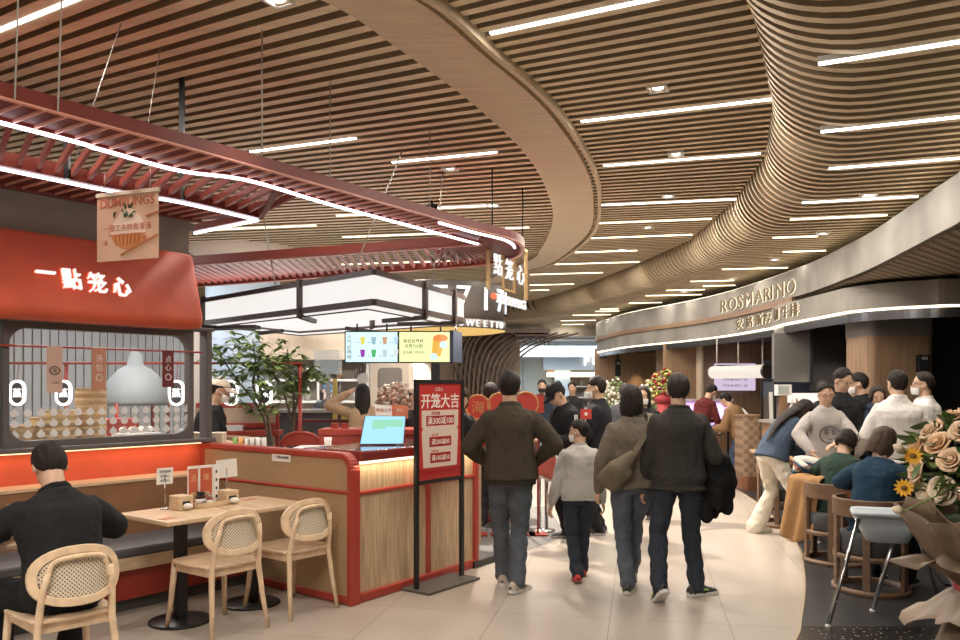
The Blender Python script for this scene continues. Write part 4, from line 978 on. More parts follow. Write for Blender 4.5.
# ------------------------------------------------------------------ behind the half wall: booths, plants, ledge things
Y1 = 9.3
t = thing('booth_divider', 'red framed booth back with beige panel behind the woven partition', 'divider', (X(237, Y1), Y1, 0))
x0, x1 = X(196, Y1), X(276, Y1); zt = Zz(406, Y1)
h = MB(); h.box(((x0 + x1) / 2, Y1, zt / 2), (x1 - x0, .05, zt - .04)); h.build('panel', mat('booth_beige', (.50, .38, .26), .6, var=.06), t)
h = MB(); P = [V((x0, Y1, zt)), V((x1 - .1, Y1, zt)), V((x1 - .03, Y1, zt - .03)), V((x1, Y1, zt - .1)), V((x1, Y1, 0))]
for p, q in zip(P, P[1:]): h.bar(p, q, .07, .045, up=(0, 1, 0))
h.bar((x0, Y1 - .1, Zz(432, Y1)), (x1 + .08, Y1 - .1, Zz(432, Y1)), .22, .06); h.bar((x0, Y1 - .05, Zz(425, Y1)), (x1, Y1 - .05, Zz(425, Y1)), .05, .06); h.build('red_frame', M_red, t, bevel=.01)
t = thing('plastic_tubs', 'row of small clear tubs on the red booth ledge', 'tubs', (X(232, 9.1), 9.1, Zz(430, 9.1)), 0)
for i in range(4): h = MB(); h.box((X(227 + 4.5 * i, 9.1), 9.12, Zz(428, 9.1)), (.045, .06, .06)); h.build('tub', M_paper, t)
Yl = 7.45
t = thing('ledge_box', 'cream cardboard box on the ledge beside the man in a beige cap', 'box', at_y(205, 441, 7.35)); h = MB(); h.box(at_y(206, 437.5, 7.35), (.32, .2, .09), .1); h.build('box', mat('cream_card', (.62, .50, .38), .7), t, bevel=.003)
for i, (px, c, nm) in enumerate(((235, (.25, .45, .1), 'green'), (241, (.75, .35, .12), 'orange'), (247, (.7, .68, .62), 'white'), (252, (.72, .72, .7), 'second white'), (258, (.72, .72, .72), 'third white'), (264, (.74, .72, .7), 'last white'))):
    q = at_y(px, 441.5, 7.62); t = thing('sauce_cup', f'tiny {nm} cup in the row on the ledge behind the woven partition', 'cup', (q.x, q.y, 1.0)); h = MB(); h.lathe([(.018, 0), (.022, .14), (.0001, .14)], (q.x, q.y, 1.0), 10); h.build('cup', mat('cup_' + nm.replace(' ', '_'), c, .5), t)
t = thing('side_counter', 'oak topped service ledge behind the woven partition', 'counter', (-2.2, 7.8, 0)); h = MB(); h.box((-2.15, 7.72, .98), (1.3, .45, .04), .0); h.box((-2.15, 7.75, .48), (1.25, .3, .96)); h.build('ledge', M_oak, t)

def leaf_plant(name, lab, base, stems, M_l, n_l, ls, seed, spread, grp=None):
    rnd = random.Random(seed); t = thing(name, lab, 'plant', base, 0, grp)
    h = MB(); tips = []
    for P in stems:
        sp = spline([V(base) + V(p) for p in P], 5); h.tube(sp, [.02 * (1 - .75 * i / len(sp)) for i in range(len(sp))], 7); tips += sp[len(sp) // 2 + 1:]
    h.build('trunk', mat('bark', (.12, .10, .07), .8), t)
    h = MB()
    for _ in range(n_l):
        c = rnd.choice(tips) + V((rnd.gauss(0, spread), rnd.gauss(0, spread), rnd.gauss(0, spread * .6)))
        for k_ in range(rnd.randint(5, 8)):
            a = rnd.uniform(0, 2 * pi); d = V((cos(a), sin(a), rnd.uniform(-.7, .25))).normalized(); s = d.cross(V((0, 0, 1))).normalized() * ls * .2; l = ls * rnd.uniform(.7, 1.2)
            h.add([c, c + d * l * .4 + s, c + d * l, c + d * l * .4 - s + V((0, 0, .004))], [(0, 1, 2), (0, 2, 3)])
    h.build('foliage', M_l, t); 
    h = MB(); h.lathe([(.13, 0), (.17, .35), (.15, .35), (.14, .3), (.0001, .3)], base, 20); h.build('pot', M_greywall, t); return t
M_leaf = mat('bamboo_leaf', (.22, .31, .09), .5, var=.35, vscale=3)
Yp = 8.75
leaf_plant('potted_maple', 'slender leafy tree with two thin trunks behind the woven partition, left of the pair', (X(272, Yp), Yp, 0), [[(0, 0, .2), (-.02, 0, .8), (-.10, 0, 1.3), (-.42, 0, 1.75), (-.60, .05, 2.0)], [(0, 0, .2), (.0, 0, 1.0), (-.16, .05, 1.7), (-.22, .05, 2.12)], [(-.05, 0, 1.3), (-.2, 0, 1.62), (-.12, 0, 1.85), (.06, 0, 1.7)]], M_leaf, 150, .13, 3, .11, 'slender leafy trees')
leaf_plant('potted_maple', 'slender leafy tree with pale thin trunk behind the woven partition, nearer the order screen', (X(291, 9.15), 9.15, 0), [[(0, 0, .2), (.02, 0, .9), (.03, 0, 1.5), (-.02, 0, 1.75), (-.04, 0, 2.03)], [(.02, 0, 1.3), (.14, 0, 1.65), (.25, .02, 1.83)], [(.02, 0, 1.2), (-.08, 0, 1.55)]], M_leaf, 95, .13, 8, .09, 'slender leafy trees')
# child's table, red chair, inner red counter
t = thing('red_chair', 'red round backed chair behind the child in pale grey', 'chair', (X(303, 8.8), 8.8, 0)); x_ = X(303, 8.8)
h = MB(); h.tube([(x_ - .02 + .22 * cos(a), 8.8, .98 + .14 * sin(a)) for a in [k * pi / 10 for k in range(11)]], .02, 8); h.prism([(.22 * cos(a), .14 * sin(a)) for a in [k * pi / 10 for k in range(11)]], -.012, .012, frame_M((x_ - .02, 8.8, .98), (1, 0, 0))); h.build('backrest', M_red, t)
h = MB(); h.box((x_, 8.6, .45), (.42, .42, .04)); h.build('seat', M_red, t)
for sx, sy in ((-1, 0), (1, 0), (-1, 1), (1, 1)): h = MB(); h.tube([(x_ + sx * .19, 8.42 + .38 * sy, 0), (x_ + sx * .19, 8.42 + .38 * sy, .98 if sy else .43)], .015, 8); h.build('leg', M_red, t)
t = thing('inner_counter', 'low red inner counter with raised ends behind the order screen', 'counter', (X(365, 8.6), 8.6, 0))
xa, xb = X(322, 8.6), X(486, 8.6)
h = MB(); h.box(((xa + xb) / 2, 8.6, Zz(431, 8.6)), (xb - xa, .45, .06)); h.box(((xa + xb) / 2, 8.45, Zz(438, 8.6)), (xb - xa, .05, .16)); h.build('top', M_red, t, bevel=.01)
h = MB(); h.box(((xa + xb) / 2, 8.62, .5), (xb - xa - .1, .35, .98)); h.build('body', M_oak, t)
t = thing('child_table', 'small table with a cup in front of the child in pale grey', 'table', (X(322, 8.2), 8.2, 0)); h = MB(); h.box((X(322, 8.2), 8.2, 1.0), (.5, .4, .03)); h.box((X(322, 8.2), 8.25, .5), (.06, .06, 1.0)); h.build('top', M_paper, t)
t = thing('paper_cup', 'white paper cup beside the child in pale grey', 'cup', at_y(328, 446, 8.1)); h = MB(); q = at_y(328, 446, 8.1); h.lathe([(.03, -.02), (.04, .085), (.0001, .085)], q, 14); h.build('cup', M_paper, t)
for px, py, col, lab in ((335, 426, (.5, .08, .05), 'left'), (345, 426, (.5, .08, .05), 'middle')):
    q = at_y(px, 427, 8.55); t = thing('red_box', f'small red box on the inner counter, {lab} of its row', 'box', q); h = MB(); h.box(q, (.07, .07, .08)); h.build('box', M_red, t)
# railing posts and yellow rail by the tea bar
t = thing('rope_rail', 'dark red railing with yellow boards in front of the tea bar', 'rail', (X(345, 10), 10, 0)); h = MB()
for px in (296, 350, 470): h.box((X(px, 10), 10, Zz(420, 10) / 2), (.05, .05, Zz(420, 10)))
h.bar((X(296, 10), 10, Zz(421, 10)), (X(470, 10), 10, Zz(421, 10)), .05, .04); h.build('rail', mat('maroon', (.14, .02, .02), .5), t)
h = MB(); h.box((X(352, 10.1), 10.1, Zz(417, 10.1)), (.26, .03, .13)); h.box((X(335, 10.1), 10.1, Zz(405, 10.1)), (.05, .04, .65)); h.build('yellow_board', mat('yellow_board', (.66, .50, .12), .5), t)

# ------------------------------------------------------------------ tea bar behind the canopy
Yt = 13.5
b = MB(); b.box((-3.0, Yt + .6, 1.5), (4.0, .1, 3.0)); struct('wall_tea_bar', b, mat('tea_wall', (.40, .345, .28), .7))
t = thing('tea_bar_fascia', 'beige timber head panel above the tea bar shelves', 'panel', (X(320, Yt), Yt, 2.4)); h = MB(); h.box((X(320, Yt), Yt, Zz(347, Yt)), (1.9, .2, .42)); h.build('panel', wood('fascia_beige', (.56, .45, .33), .9, 2, (8, 8, 1)), t)
t = thing('white_shelf_unit', 'white display shelf unit on the tea bar wall', 'shelf', (X(300, Yt), Yt + .3, 1)); h = MB()
for py in (358, 380, 402): h.box((X(315, Yt), Yt + .35, Zz(py, Yt)), (1.7, .35, .04))
for px in (268, 316, 366): h.box((X(px, Yt), Yt + .35, 1.75), (.04, .35, .95))
h.build('shelf', M_white, t)
i = 0
for py in (378, 400):
    for px in (296, 302, 308, 322, 328, 334, 340, 356, 361):
        q = at_y(px, py, Yt + .2); hh = random.uniform(.18, .30); c = random.choice([(.05, .04, .04), (.35, .2, .1), (.6, .58, .55), (.12, .1, .1)])
        t = thing('syrup_bottle', f'tall bottle on the {"upper" if py == 378 else "lower"} white shelf of the tea bar, {ORD[[296,302,308,322,328,334,340,356,361].index(px)]} from the left', 'bottle', q, 0, 'tea bar bottles')
        h = MB(); h.lathe([(.038, 0), (.038, hh * .65), (.014, hh * .82), (.014, hh), (.0001, hh)], q, 10); h.build('bottle', mat(f'bottle_{int(c[0]*100)}', c, .3), t)
t = thing('tea_bar_counter', 'dark tea bar counter with steel equipment behind the railing', 'counter', (X(350, 12), 12, 0)); h = MB(); h.box((X(345, 12), 12.1, .62), (3.4, .5, 1.24)); h.build('body', mat('bar_dark', (.06, .055, .055), .5), t)
h = MB(); h.box((X(345, 12), 12.05, 1.26), (3.5, .65, .04)); h.build('top', M_steel, t)
t = thing('clear_display_box', 'clear acrylic display box on the tea bar counter', 'box', (X(327, 11.6), 11.6, 1.28)); h = MB(); h.box((X(327, 11.6), 11.7, Zz(362, 11.6)), (.34, .3, .34)); h.build('case', mat('acrylic', (.7, .8, .85), .1, alpha=.35), t); h = MB(); h.bar((X(327, 11.6), 11.7, 1.28), (X(327, 11.6), 11.7, Zz(374, 11.6)), .05, .05); h.build('stem', M_steel, t)
t = thing('round_mirror', 'round white mirror disc on the tea bar', 'mirror', at_y(363, 379, 11.8)); h = MB(); q = at_y(363, 379, 11.8); h.prism([(.085 * cos(a), .085 * sin(a)) for a in [k * pi / 14 for k in range(28)]], 0, .02, frame_M(q, (1, 0, 0))); h.build('disc', M_paper, t); h = MB(); h.bar(q + V((0, .01, -.08)), (q.x, q.y + .01, 1.28), .02, .02); h.build('stem', M_steel, t)
t = thing('drink_machine', 'boxy grey drink machine with rounded dark panel under the menu screens', 'machine', (X(390, 12), 12, 1.28)); h = MB(); h.box((X(390, 12), 12.15, (1.28 + Zz(357, 12)) / 2), (.62, .4, Zz(357, 12) - 1.28)); h.build('body', mat('machine_taupe', (.30, .26, .22), .5), t, bevel=.03); h = MB(); h.prism(rrect(.34, .3, .05), 0, .01, frame_M((X(391, 12), 11.945, Zz(378, 12)), (1, 0, 0))); h.build('panel', M_grey, t)
t = thing('steel_column', 'pale taupe round post beside the menu screens', 'post', (X(418, 12.6), 12.6, 0)); h = MB(); h.lathe([(.2, 0), (.2, 2.6)], (X(418, 12.6), 12.6, 0), 20); h.build('post', mat('taupe_post', (.42, .38, .34), .5), t)
Ym = 11.0
for cx_, lab, col, dark in ((371.5, 'menu screen with pale blue rows of drinks, left of two above the tea bar', (.62, .86, .86), (.03, .2, .25)), (425.5, 'menu screen with yellow-green ground and one large drink, beside the blue menu screen', (.80, .86, .40), (.1, .25, .05))):
    w_, h_ = .70, .40; c = at_y(cx_, 347, Ym); t = thing('menu_screen', lab, 'screen', c); M = frame_M(c, (1, -.05 if cx_ < 400 else .06, 0))
    h = MB(); h.prism(rrect(w_ + .03, h_ + .03, .005, 1), -.06, -.002, M); h.build('casing', M_blackp, t)
    h = MB(); h.prism(rrect(w_, h_, .003, 1), -.002, 0, M); h.build('display', emis('menu_' + ('blue' if cx_ < 400 else 'yellow'), col, .85), t)
    h = MB()
    if cx_ < 400:
        for i_, c_ in enumerate('人气必喝榜'): h.text(c_, .065, .001, M @ Matrix.Translation((-.30, .14 - .068 * i_, .001)))
        for k_ in range(8): h.text('好茶', .022, .001, M @ Matrix.Translation((-.18 + .15 * (k_ % 4), .06 - .18 * (k_ // 4), .001)))
        h.build('lettering', M_black, t)
        for k_, cc in enumerate(((.75, .7, .1), (.3, .5, .6), (.6, .35, .2), (.5, .7, .85), (.30, .03, .40), (.05, .45, .12), (.5, .65, .7), (.7, .75, .8))):
            h = MB(); x_, y_ = -.12 + .15 * (k_ % 4), .09 - .17 * (k_ // 4); h.prism([(x_ - .022, y_ - .055), (x_ + .022, y_ - .055), (x_ + .034, y_ + .045), (x_ - .034, y_ + .045)], .001, .002, M); h.build('drink_picture', emis(f'drink_{k_}', cc, .7), t)
    else:
        h.text('疯狂世界杯', .055, .001, M @ Matrix.Translation((-.16, .08, .001)), bold=.005); h.text('点亮7分甜', .055, .001, M @ Matrix.Translation((-.16, .015, .001)), bold=.005); h.text('( 全场第二杯半价 )', .042, .001, M @ Matrix.Translation((-.16, -.075, .001))); h.build('lettering', M_black, t)
        h = MB(); h.prism([(.08, -.15), (.2, -.12), (.27, .1), (.10, .12)], .001, .002, M); h.build('drink_picture', emis('drink_orange', (.75, .42, .06), .8), t)
        h = MB(); h.prism([(.20 + .10 * cos(a), .12 + .05 * sin(a)) for a in [k * pi / 8 for k in range(16)]], .002, .003, M); h.build('drink_picture', emis('drink_red', (.75, .25, .06), .8), t)
        h = MB(); h.prism([(.24 + .05 * cos(a), .03 + .05 * sin(a)) for a in [k * pi / 8 for k in range(16)]], .003, .004, M); h.prism([(.11 + .05 * cos(a), -.13 + .05 * sin(a)) for a in [k * pi / 8 for k in range(16)]], .003, .004, M); h.build('drink_picture', emis('drink_pale', (.6, .85, .9), .8), t)
    for sx in (-.2, .2): h = MB(); h.tube([c + V((sx, .05, .2)), V((c.x + sx, c.y + .05, 2.46))], .012, 6); h.build('hanger', M_black, t)
t = thing('folded_side_screen', 'narrow dark screen turned edge-on right of the yellow menu screen', 'screen', at_y(456, 347, 11)); h = MB(); c = at_y(456, 347, 11.1); h.box(c, (.05, .5, .42), R(-12)); h.build('casing', mat('navy_casing', (.03, .04, .07), .4), t); h = MB(); h.tube([c, V((c.x, c.y, 2.46))], .012, 6); h.build('hanger', M_black, t)
# dried flowers by the tea bar
def blob_flowers(name, lab, base, c, r, n, cols, petal, seed, cat='flowers', stem=True):
    rnd = random.Random(seed); t = thing(name, lab, cat, base)
    for j, (cn, cc) in enumerate(cols):
        h = MB()
        for _ in range(n // len(cols)):
            u = V((rnd.gauss(0, 1), rnd.gauss(0, 1), rnd.gauss(0, 1))).normalized(); p = V(c) + V((u.x * r[0], u.y * r[1], u.z * r[2])) * rnd.uniform(.55, 1)
            h.ell(p, (petal * rnd.uniform(.7, 1.2), petal * rnd.uniform(.7, 1.2), petal * rnd.uniform(.6, 1.1)), 8, 5)
        h.build(cn, mat(f'{name}_{cn}_{j}', cc, .7), t)
    h = MB(); h.lathe([(r[0] * .4, 0), (r[0] * .55, c[2] - base[2] - r[2] * .6), (.001, c[2] - base[2] - r[2] * .5)], base, 14); h.build('wrap', mat(f'{name}_wrap', cols[-1][1], .7), t)
    return t
q = at_y(395, 400, 9.6); blob_flowers('dried_bouquet', 'pale beige dried flower bouquet behind the order screen', (q.x, q.y, 1.1), (q.x, q.y, Zz(398, 9.6)), (.24, .14, .20), 260, [('pampas', (.55, .42, .33)), ('blush_flowers', (.60, .38, .30)), ('cream_flowers', (.62, .54, .44))], .028, 5)
t = thing('picture_frame', 'small dark framed picture standing behind the order screen', 'frame', at_y(398, 389, 10)); h = MB(); q = at_y(397, 392, 10); h.box(q, (.15, .02, .2)); h.build('frame', M_black, t); h = MB(); h.box(q + V((0, -.012, 0)), (.12, .004, .17)); h.build('picture', M_mallgrey, t); h = MB(); h.box((q.x, q.y + .02, (q.z) / 2), (.04, .02, q.z)); h.build('stand', M_black, t)
for px, tx, m, lab in ((384, '新品上市', M_paper, 'white card with red lettering leaning behind the order screen'), (400, '点心', mat('coral_card', (.62, .20, .10), .6), 'coral menu card leaning behind the order screen')):
    q = at_y(px, 410, 8.5); t = thing('counter_card', lab, 'card', q); M = frame_M(q, (1, -.12, 0), (0, .2, 1)); h = MB(); h.prism([(-.08, -.09), (.09, -.09), (.08, .045), (-.1, .06)], 0, .004, M); h.build('card', m, t); h = MB(); h.text(tx, .04, .001, M @ Matrix.Translation((0, 0, .006))); h.build('print', M_red if m == M_paper else M_paper, t)
# big pale blue round column with lit ceiling ring
xc, yc = X(243, 14.2), 14.2
b = MB(); b.lathe([(.62, 0), (.62, ZH - .0)], (xc, yc, 0), 40); struct('column', b, mat('column_blue', (.36, .43, .49), .45))
b = MB(); b.lathe([(.64, ZH - .22), (.66, ZH - .22), (.95, ZH - .02), (.95, ZH + .03), (.64, ZH + .03)], (xc, yc, 0), 40); struct('trim_10', b, mat('ring_trim', (.55, .46, .38), .5, emit=(1, .78, .6), es=.08))
# round shop sign drum with 7179
Yd = 13.0; xd = X(440, Yd); rd = 1.02
t = thing('drum_sign', 'dark round drum shop sign with big pale lettering and lit amber underside', 'sign', (xd, Yd, 2.4))
z0_, z1_ = Zz(327, 12.0), Zz(281, 12.0); zb_ = Zz(318, 12.0)
h = MB(); h.lathe([(rd, zb_), (rd, z1_), (rd - .04, z1_ + .03)], (xd, Yd, 0), 48); h.lathe([(rd + .02, z0_), (rd + .02, zb_)], (xd, Yd, 0), 48); h.build('drum', mat('drum_brown', (.075, .062, .055), .5), t)
h = MB(); h.lathe([(.0001, z0_ - .04), (rd * .9, z0_ - .02), (rd + .02, z0_)], (xd, Yd, 0), 48); h.build('underside', emis('amber', (1, .62, .18), .55), t)
def drum_txt(tx, r, a0, da, z, s, m, ext=.03):
    h = MB()
    for i_, c_ in enumerate(tx):
        a = R(a0 + da * i_); h.text(c_, s, ext, frame_M((xd + r * sin(a), Yd - r * cos(a), z), (cos(a), sin(a), 0)), bold=.0)
    return h.build('lettering', m, t)
drum_txt('SIT7179', rd + .02, -42, 21.5, Zz(297, 12), .50, mat('sign_letter', (.66, .70, .72), .4, emit=(.8, .9, 1), es=.35))
drum_txt('SWEETTO', rd + .035, 20, 7.6, (z0_ + zb_) / 2 - .0, .14, M_letter)
# fan shaped rib screen
Yr = 15.0
t = thing('rib_screen', 'brown shop front of curved overlapping ribs fanning out under a dark slab', 'screen', (X(490, Yr), Yr, 0))
h = MB(); h.box((X(480, Yr), Yr + .4, 1.3), (1.5, .1, 2.6)); h.build('backing', mat('rib_backing', (.36, .30, .25), .6), t)
M_rib = mat('rib_brown', (.085, .06, .048), .5)
for i in range(14):
    xb = X(450 + i * 4.4, Yr); sp_ = (i - 4) / 9
    P = [V((xb, Yr + .1, .6)), V((xb + .02, Yr, 1.5)), V((xb + .06 + .10 * max(0, sp_), Yr - .1, 2.05)), V((xb + .15 + .45 * max(0, sp_), Yr - .25, 2.38)), V((xb + .3 + .95 * max(0, sp_), Yr - .4, 2.56))]
    h = MB(); sp2 = spline(P, 6)
    for p, q in zip(sp2, sp2[1:]): h.bar(p, q + (q - p) * .1, .032, .16, up=(0, 1, 0))
    h.build('rib', M_rib, t)
for i in range(8):
    xb = X(448 + i * 7, Yr); P = [V((xb + .35, Yr + .12, .6)), V((xb + .25, Yr + .08, 1.6)), V((xb + .02, Yr + .02, 2.2)), V((xb + .1, Yr, 2.6))]
    h = MB(); sp2 = spline(P, 6)
    for p, q in zip(sp2, sp2[1:]): h.bar(p, q + (q - p) * .1, .026, .12, up=(0, 1, 0))
    h.build('rib', M_rib, t)
h = MB(); h.box((X(497, Yr), Yr - .1, Zz(333, Yr)), (1.85, 1.0, .07)); h.box((X(530, Yr), Yr - .2, Zz(337, Yr)), (.6, .7, .03)); h.build('slab', M_rib, t)
h = MB(); h.text('CREAMY', .16, .05, frame_M((X(532, Yr), Yr - .55, Zz(344, Yr)), (1, 0, 0))); h.build('lettering', M_black, t)
# red round paddles
for i, (px, py, tx, lab) in enumerate(((478, 407, '海', 'round red fan sign with a gold character beside the man in olive jacket'), (500, 405, '', 'round red fan sign half hidden behind the olive jacket shoulder'), (526, 404, '', 'round red fan sign right of the olive jacket collar'))):
    Yq = 8.9; q = at_y(px, py, Yq); t = thing('round_fan_sign', lab, 'sign', (q.x, q.y, .9), 0, 'round red fan signs'); M = frame_M(q, (1, 0, 0)); r_ = .14
    h = MB(); h.prism([(r_ * cos(a), r_ * sin(a)) for a in [k * pi / 16 for k in range(32)]], 0, .015, M); h.build('disc', mat('fan_red', (.48, .05, .035), .5), t)
    h = MB(); h.lathe([(r_ - .02, .015), (r_, .015), (r_, .02), (r_ - .02, .02), (r_ - .02, .015)], n=32, M=M)
    if tx: h.text(tx, .15, .006, M @ Matrix.Translation((0, 0, .02)))
    h.build('rim', mat('fan_gold', (.55, .28, .10), .5), t)
    h = MB(); h.bar(q + V((0, .01, -r_)), (q.x, q.y + .01, .0), .025, .02); h.box((q.x, q.y + .01, .01), (.2, .2, .02)); h.build('handle', M_red, t)
q = at_y(538, 404, 8.9); t = thing('red_placard', 'small red square placard right of the round fan signs', 'sign', (q.x, q.y, 1)); h = MB(); h.box(q, (.13, .015, .19)); h.build('board', mat('fan_red', (.48, .05, .035), .5), t); h = MB(); h.bar((q.x, q.y + .01, 0), (q.x, q.y + .01, q.z), .02, .02); h.box((q.x, q.y + .01, .01), (.2, .2, .02)); h.build('stick', M_red, t)
# brochure stand by the boy
q = at_z(541, 531, 0); t = thing('menu_post', 'steel post with round base and tilted red menu tray beside the boy', 'stand', q)
h = MB(); h.lathe([(.16, 0), (.16, .015), (.03, .03), (.0001, .03)], q, 28); h.build('base', M_steel, t)
for dx in (-.02, .06): h = MB(); h.tube([q + V((dx, 0, .02)), q + V((dx, 0, .92))], .02, 10); h.build('post', M_steel, t)
M = frame_M(q + V((.06, -.05, .74)), (.8, .35, -.35), (.1, .45, .75)); h = MB(); h.prism(rrect(.24, .34, .01, 1), -.012, 0, M); h.build('tray', M_white, t); h = MB(); h.prism(rrect(.22, .3, .01, 1), 0, .003, M); h.build('menu', mat('menu_print', (.50, .12, .08), .4), t)
t = thing('wine_stool', 'dark bar stool beyond the end of the order counter', 'stool', at_z(490, 545, 0)); q = at_z(490, 525, 0); h = MB(); h.lathe([(.15, .62), (.16, .66), (.0001, .67)], q, 18); h.build('seat', M_paper, t)
for a in range(4): h = MB(); h.tube([q + V((.16 * cos(a * pi / 2 + .6), .16 * sin(a * pi / 2 + .6), 0)), q + V((.1 * cos(a * pi / 2 + .6), .1 * sin(a * pi / 2 + .6), .63))], .012, 6); h.build('leg', M_black, t)
h = MB(); h.lathe([(.14, .2), (.15, .2), (.15, .22), (.14, .22)], q, 18); h.lathe([(.12, .42), (.13, .42), (.13, .44), (.12, .44)], q, 18); h.build('foot_ring', M_black, t)
t = thing('oak_kiosk_end', 'rounded oak counter end with red skirting behind the man in olive jacket', 'counter', at_z(522, 525, 0)); q = at_z(523, 523, 0); h = MB(); h.lathe([(.30, .06), (.30, 1.0)], q + V((-.24, .3, 0)), 28); h.build('panel', M_oakv, t); h = MB(); h.lathe([(.32, 0), (.32, .06), (.30, .06)], q + V((-.24, .3, 0)), 28); h.lathe([(.31, 1.0), (.31, 1.05), (.0001, 1.05)], q + V((-.24, .3, 0)), 28); h.build('red_edging', M_red, t)
# ------------------------------------------------------------------ restaurant side: walls, columns, counters
RZ = ZG0 - .02
M_rwood = wood('restaurant_oak', (.30, .19, .11), .75, 3, (9, 9, .6), .45)
b = MB(); Yc = 10.3; xa, xb = X(866, Yc), X(934, Yc)
b.prism([(p[0] + (xa + xb) / 2, p[1] + Yc + .3) for p in rrect(xb - xa, .7, .12, 5)], 0, Zz(336, Yc)); struct('column_oak', b, M_rwood)
b = MB(); b.prism([(p[0] + (xa + xb) / 2, p[1] + Yc + .3) for p in rrect(xb - xa + .02, .72, .13, 5)], Zz(336, Yc), RZ); struct('trim_11', b, mat('grey_band', (.20, .185, .17), .6))
b = MB(); b.box((X(960, 10.8), 10.9, RZ / 2), (1.2, .1, RZ)); struct('wall_black', b, M_blackp)
Yr2 = 17.5
b = MB(); b.box((X(650, 22.5), 22.6, 1.3), (3.0, .15, 2.7)); b.box((X(735, Yr2), Yr2 + .1, 1.3), (3.0, .15, 2.7)); struct('wall_restaurant', b, M_rwood)
b = MB(); b.prism([(p[0] + X(679, 19), p[1] + 19.2) for p in rrect(.9, .6, .1, 4)], 0, 2.6); struct('column_restaurant', b, M_rwood)
b = MB(); b.prism([(p[0] + X(701.5, 17.0), p[1] + 17.1) for p in rrect(.12, .3, .05, 3)], 0, 2.6); struct('trim_12', b, wood('pale_post', (.50, .40, .29), .9, 3, (6, 6, 1)))
spot('wall_washer', (X(640, 22), 22.2, 2.5), 60, 60, (1, .75, .45))
spot('restaurant_downlight', (X(645, 20), 20, 2.5), 90, 90, (1, .8, .55)); 
for x_, y_, w_ in ((4.9, 8.6, 45), (5.6, 7.2, 40), (4.6, 7.0, 22), (5.2, 11.5, 45)):
    spot('restaurant_spot', (x_, y_, 2.48 if y_ > 9 else 2.8), w_, 110, (1, .86, .68))
b = MB(); b.box((X(797, 12.2), 12.3, (Zz(333, 12.2) + Zz(382, 12.2)) / 2), (X(818, 12.2) - X(775, 12.2), .1, Zz(333, 12.2) - Zz(382, 12.2))); struct('wall_grey_panel', b, mat('panel_grey', (.17, .165, .155), .7))
b = MB(); ya = 12.0; b.box((X(845, ya), ya + .2, (Zz(320, ya) + Zz(391, ya)) / 2), (X(874, ya) - X(818, ya), .1, Zz(320, ya) - Zz(391, ya))); struct('wall_black_panel', b, M_blackp)
b = MB(); b.box((7.6, 15.5, 1.3), (4.0, .1, 2.6)); struct('wall_kitchen', b, mat('kitchen_wall', (.30, .27, .25), .6))
b = MB(); b.box((X(790, 15.2), 15.3, 1.75), (.9, .05, .7)); struct('window_1', b, mat('blue_dusk', (.08, .10, .16), .4))
def sconce(px, py0, py1, y, lab):
    q = at_y(px, (py0 + py1) / 2, y); t = thing('wall_sconce', lab, 'light', q); hh = Zz(py0, y) - Zz(py1, y)
    h = MB(); h.box(q, (.14, .1, hh)); h.build('body', M_blackp, t, bevel=.01); h = MB(); h.box(q + V((0, -.052, hh * .3)), (.07, .01, hh * .18)); h.build('lens', mat('lens_grey', (.3, .3, .32), .2), t)
sconce(922.5, 355, 372, Yc - .08, 'slim black wall sconce on the near oak column'); sconce(690, 369, 379, 18.85, 'small black box on the far oak pier'); sconce(618, 360, 376, 22.0, 'black speaker hanging at the far end of the fascia')
h = MB(); h.tube([(X(618, 22), 22.0, Zz(360, 22)), (X(618, 22), 22.0, RZ + .1)], .02, 6); o = h.build('speaker_bracket', M_black); tag(o, 'thin black drop rod above the far hanging speaker', 'rod')
# cylinder lamp on three rods
Yl = 14.6; za, zb_ = Zz(372, Yl), Zz(371, Yl); p, q = at_y(713, 372.5, 15.3), at_y(766, 371.5, 14.0); q.z = p.z
t = thing('cylinder_lamp', 'long horizontal white cylinder lamp with dark end cap hung above the meat counter', 'lamp', (p + q) / 2)
h = MB(); h.tube([p, q], .115, 20); h.build('shade', emis('cylinder_glow', (1, .88, .76), .6), t)
h = MB(); h.tube([q, q + (q - p).normalized() * .05], .125, 20); h.tube([p - (q - p).normalized() * .03, p], .12, 20); h.build('end_cap', M_bronze, t)
for f_ in (.08, .50, .94): c = p.lerp(q, f_); h = MB(); h.tube([c + V((0, 0, .1)), V((c.x, c.y, RZ))], .012, 6); h.build('rod', mat('pale_rod', (.55, .48, .42), .4), t)
# illuminated menu board, violet display case
t = thing('wall_menu_board', 'lit menu board with dark blue header on the wall under the cylinder lamp', 'sign', at_y(735, 375, 17.2)); c = at_y(735, 377, 17.2); w_, h_ = X(755, 17.2) - X(714, 17.2), Zz(362, 17.2) - Zz(389, 17.2); M = frame_M(c, (1, 0, 0))
h = MB(); h.prism(rrect(w_, h_, .01, 1), -.03, 0, M); h.build('panel', emis('board_glow', (.80, .66, .85), .55), t)
h = MB(); h.prism([(-w_ / 2 + .03, h_ / 2 - .15), (w_ / 2 - .03, h_ / 2 - .15), (w_ / 2 - .03, h_ / 2 - .03), (-w_ / 2 + .03, h_ / 2 - .03)], 0, .004, M); h.build('header', mat('header_blue', (.05, .06, .25), .5), t)
h = MB()
for i in range(4): h.text('牛排 88 和牛 128', .07, .001, M @ Matrix.Translation((0, .08 - .13 * i, .002)))
h.build('lettering', mat('board_ink', (.25, .2, .35), .6), t)
M_violet = emis('violet_glow', (.72, .50, 1), .75)
t = thing('meat_display_case', 'violet lit glass meat display case under the cylinder lamp', 'counter', (X(725, 14.3), 14.3, 0))
xa, xb = X(702, 14.4), X(748, 14.4)
h = MB(); h.box(((xa + xb) / 2, 15.2, .45), (xb - xa, .8, .9)); h.build('body', M_walnut, t)
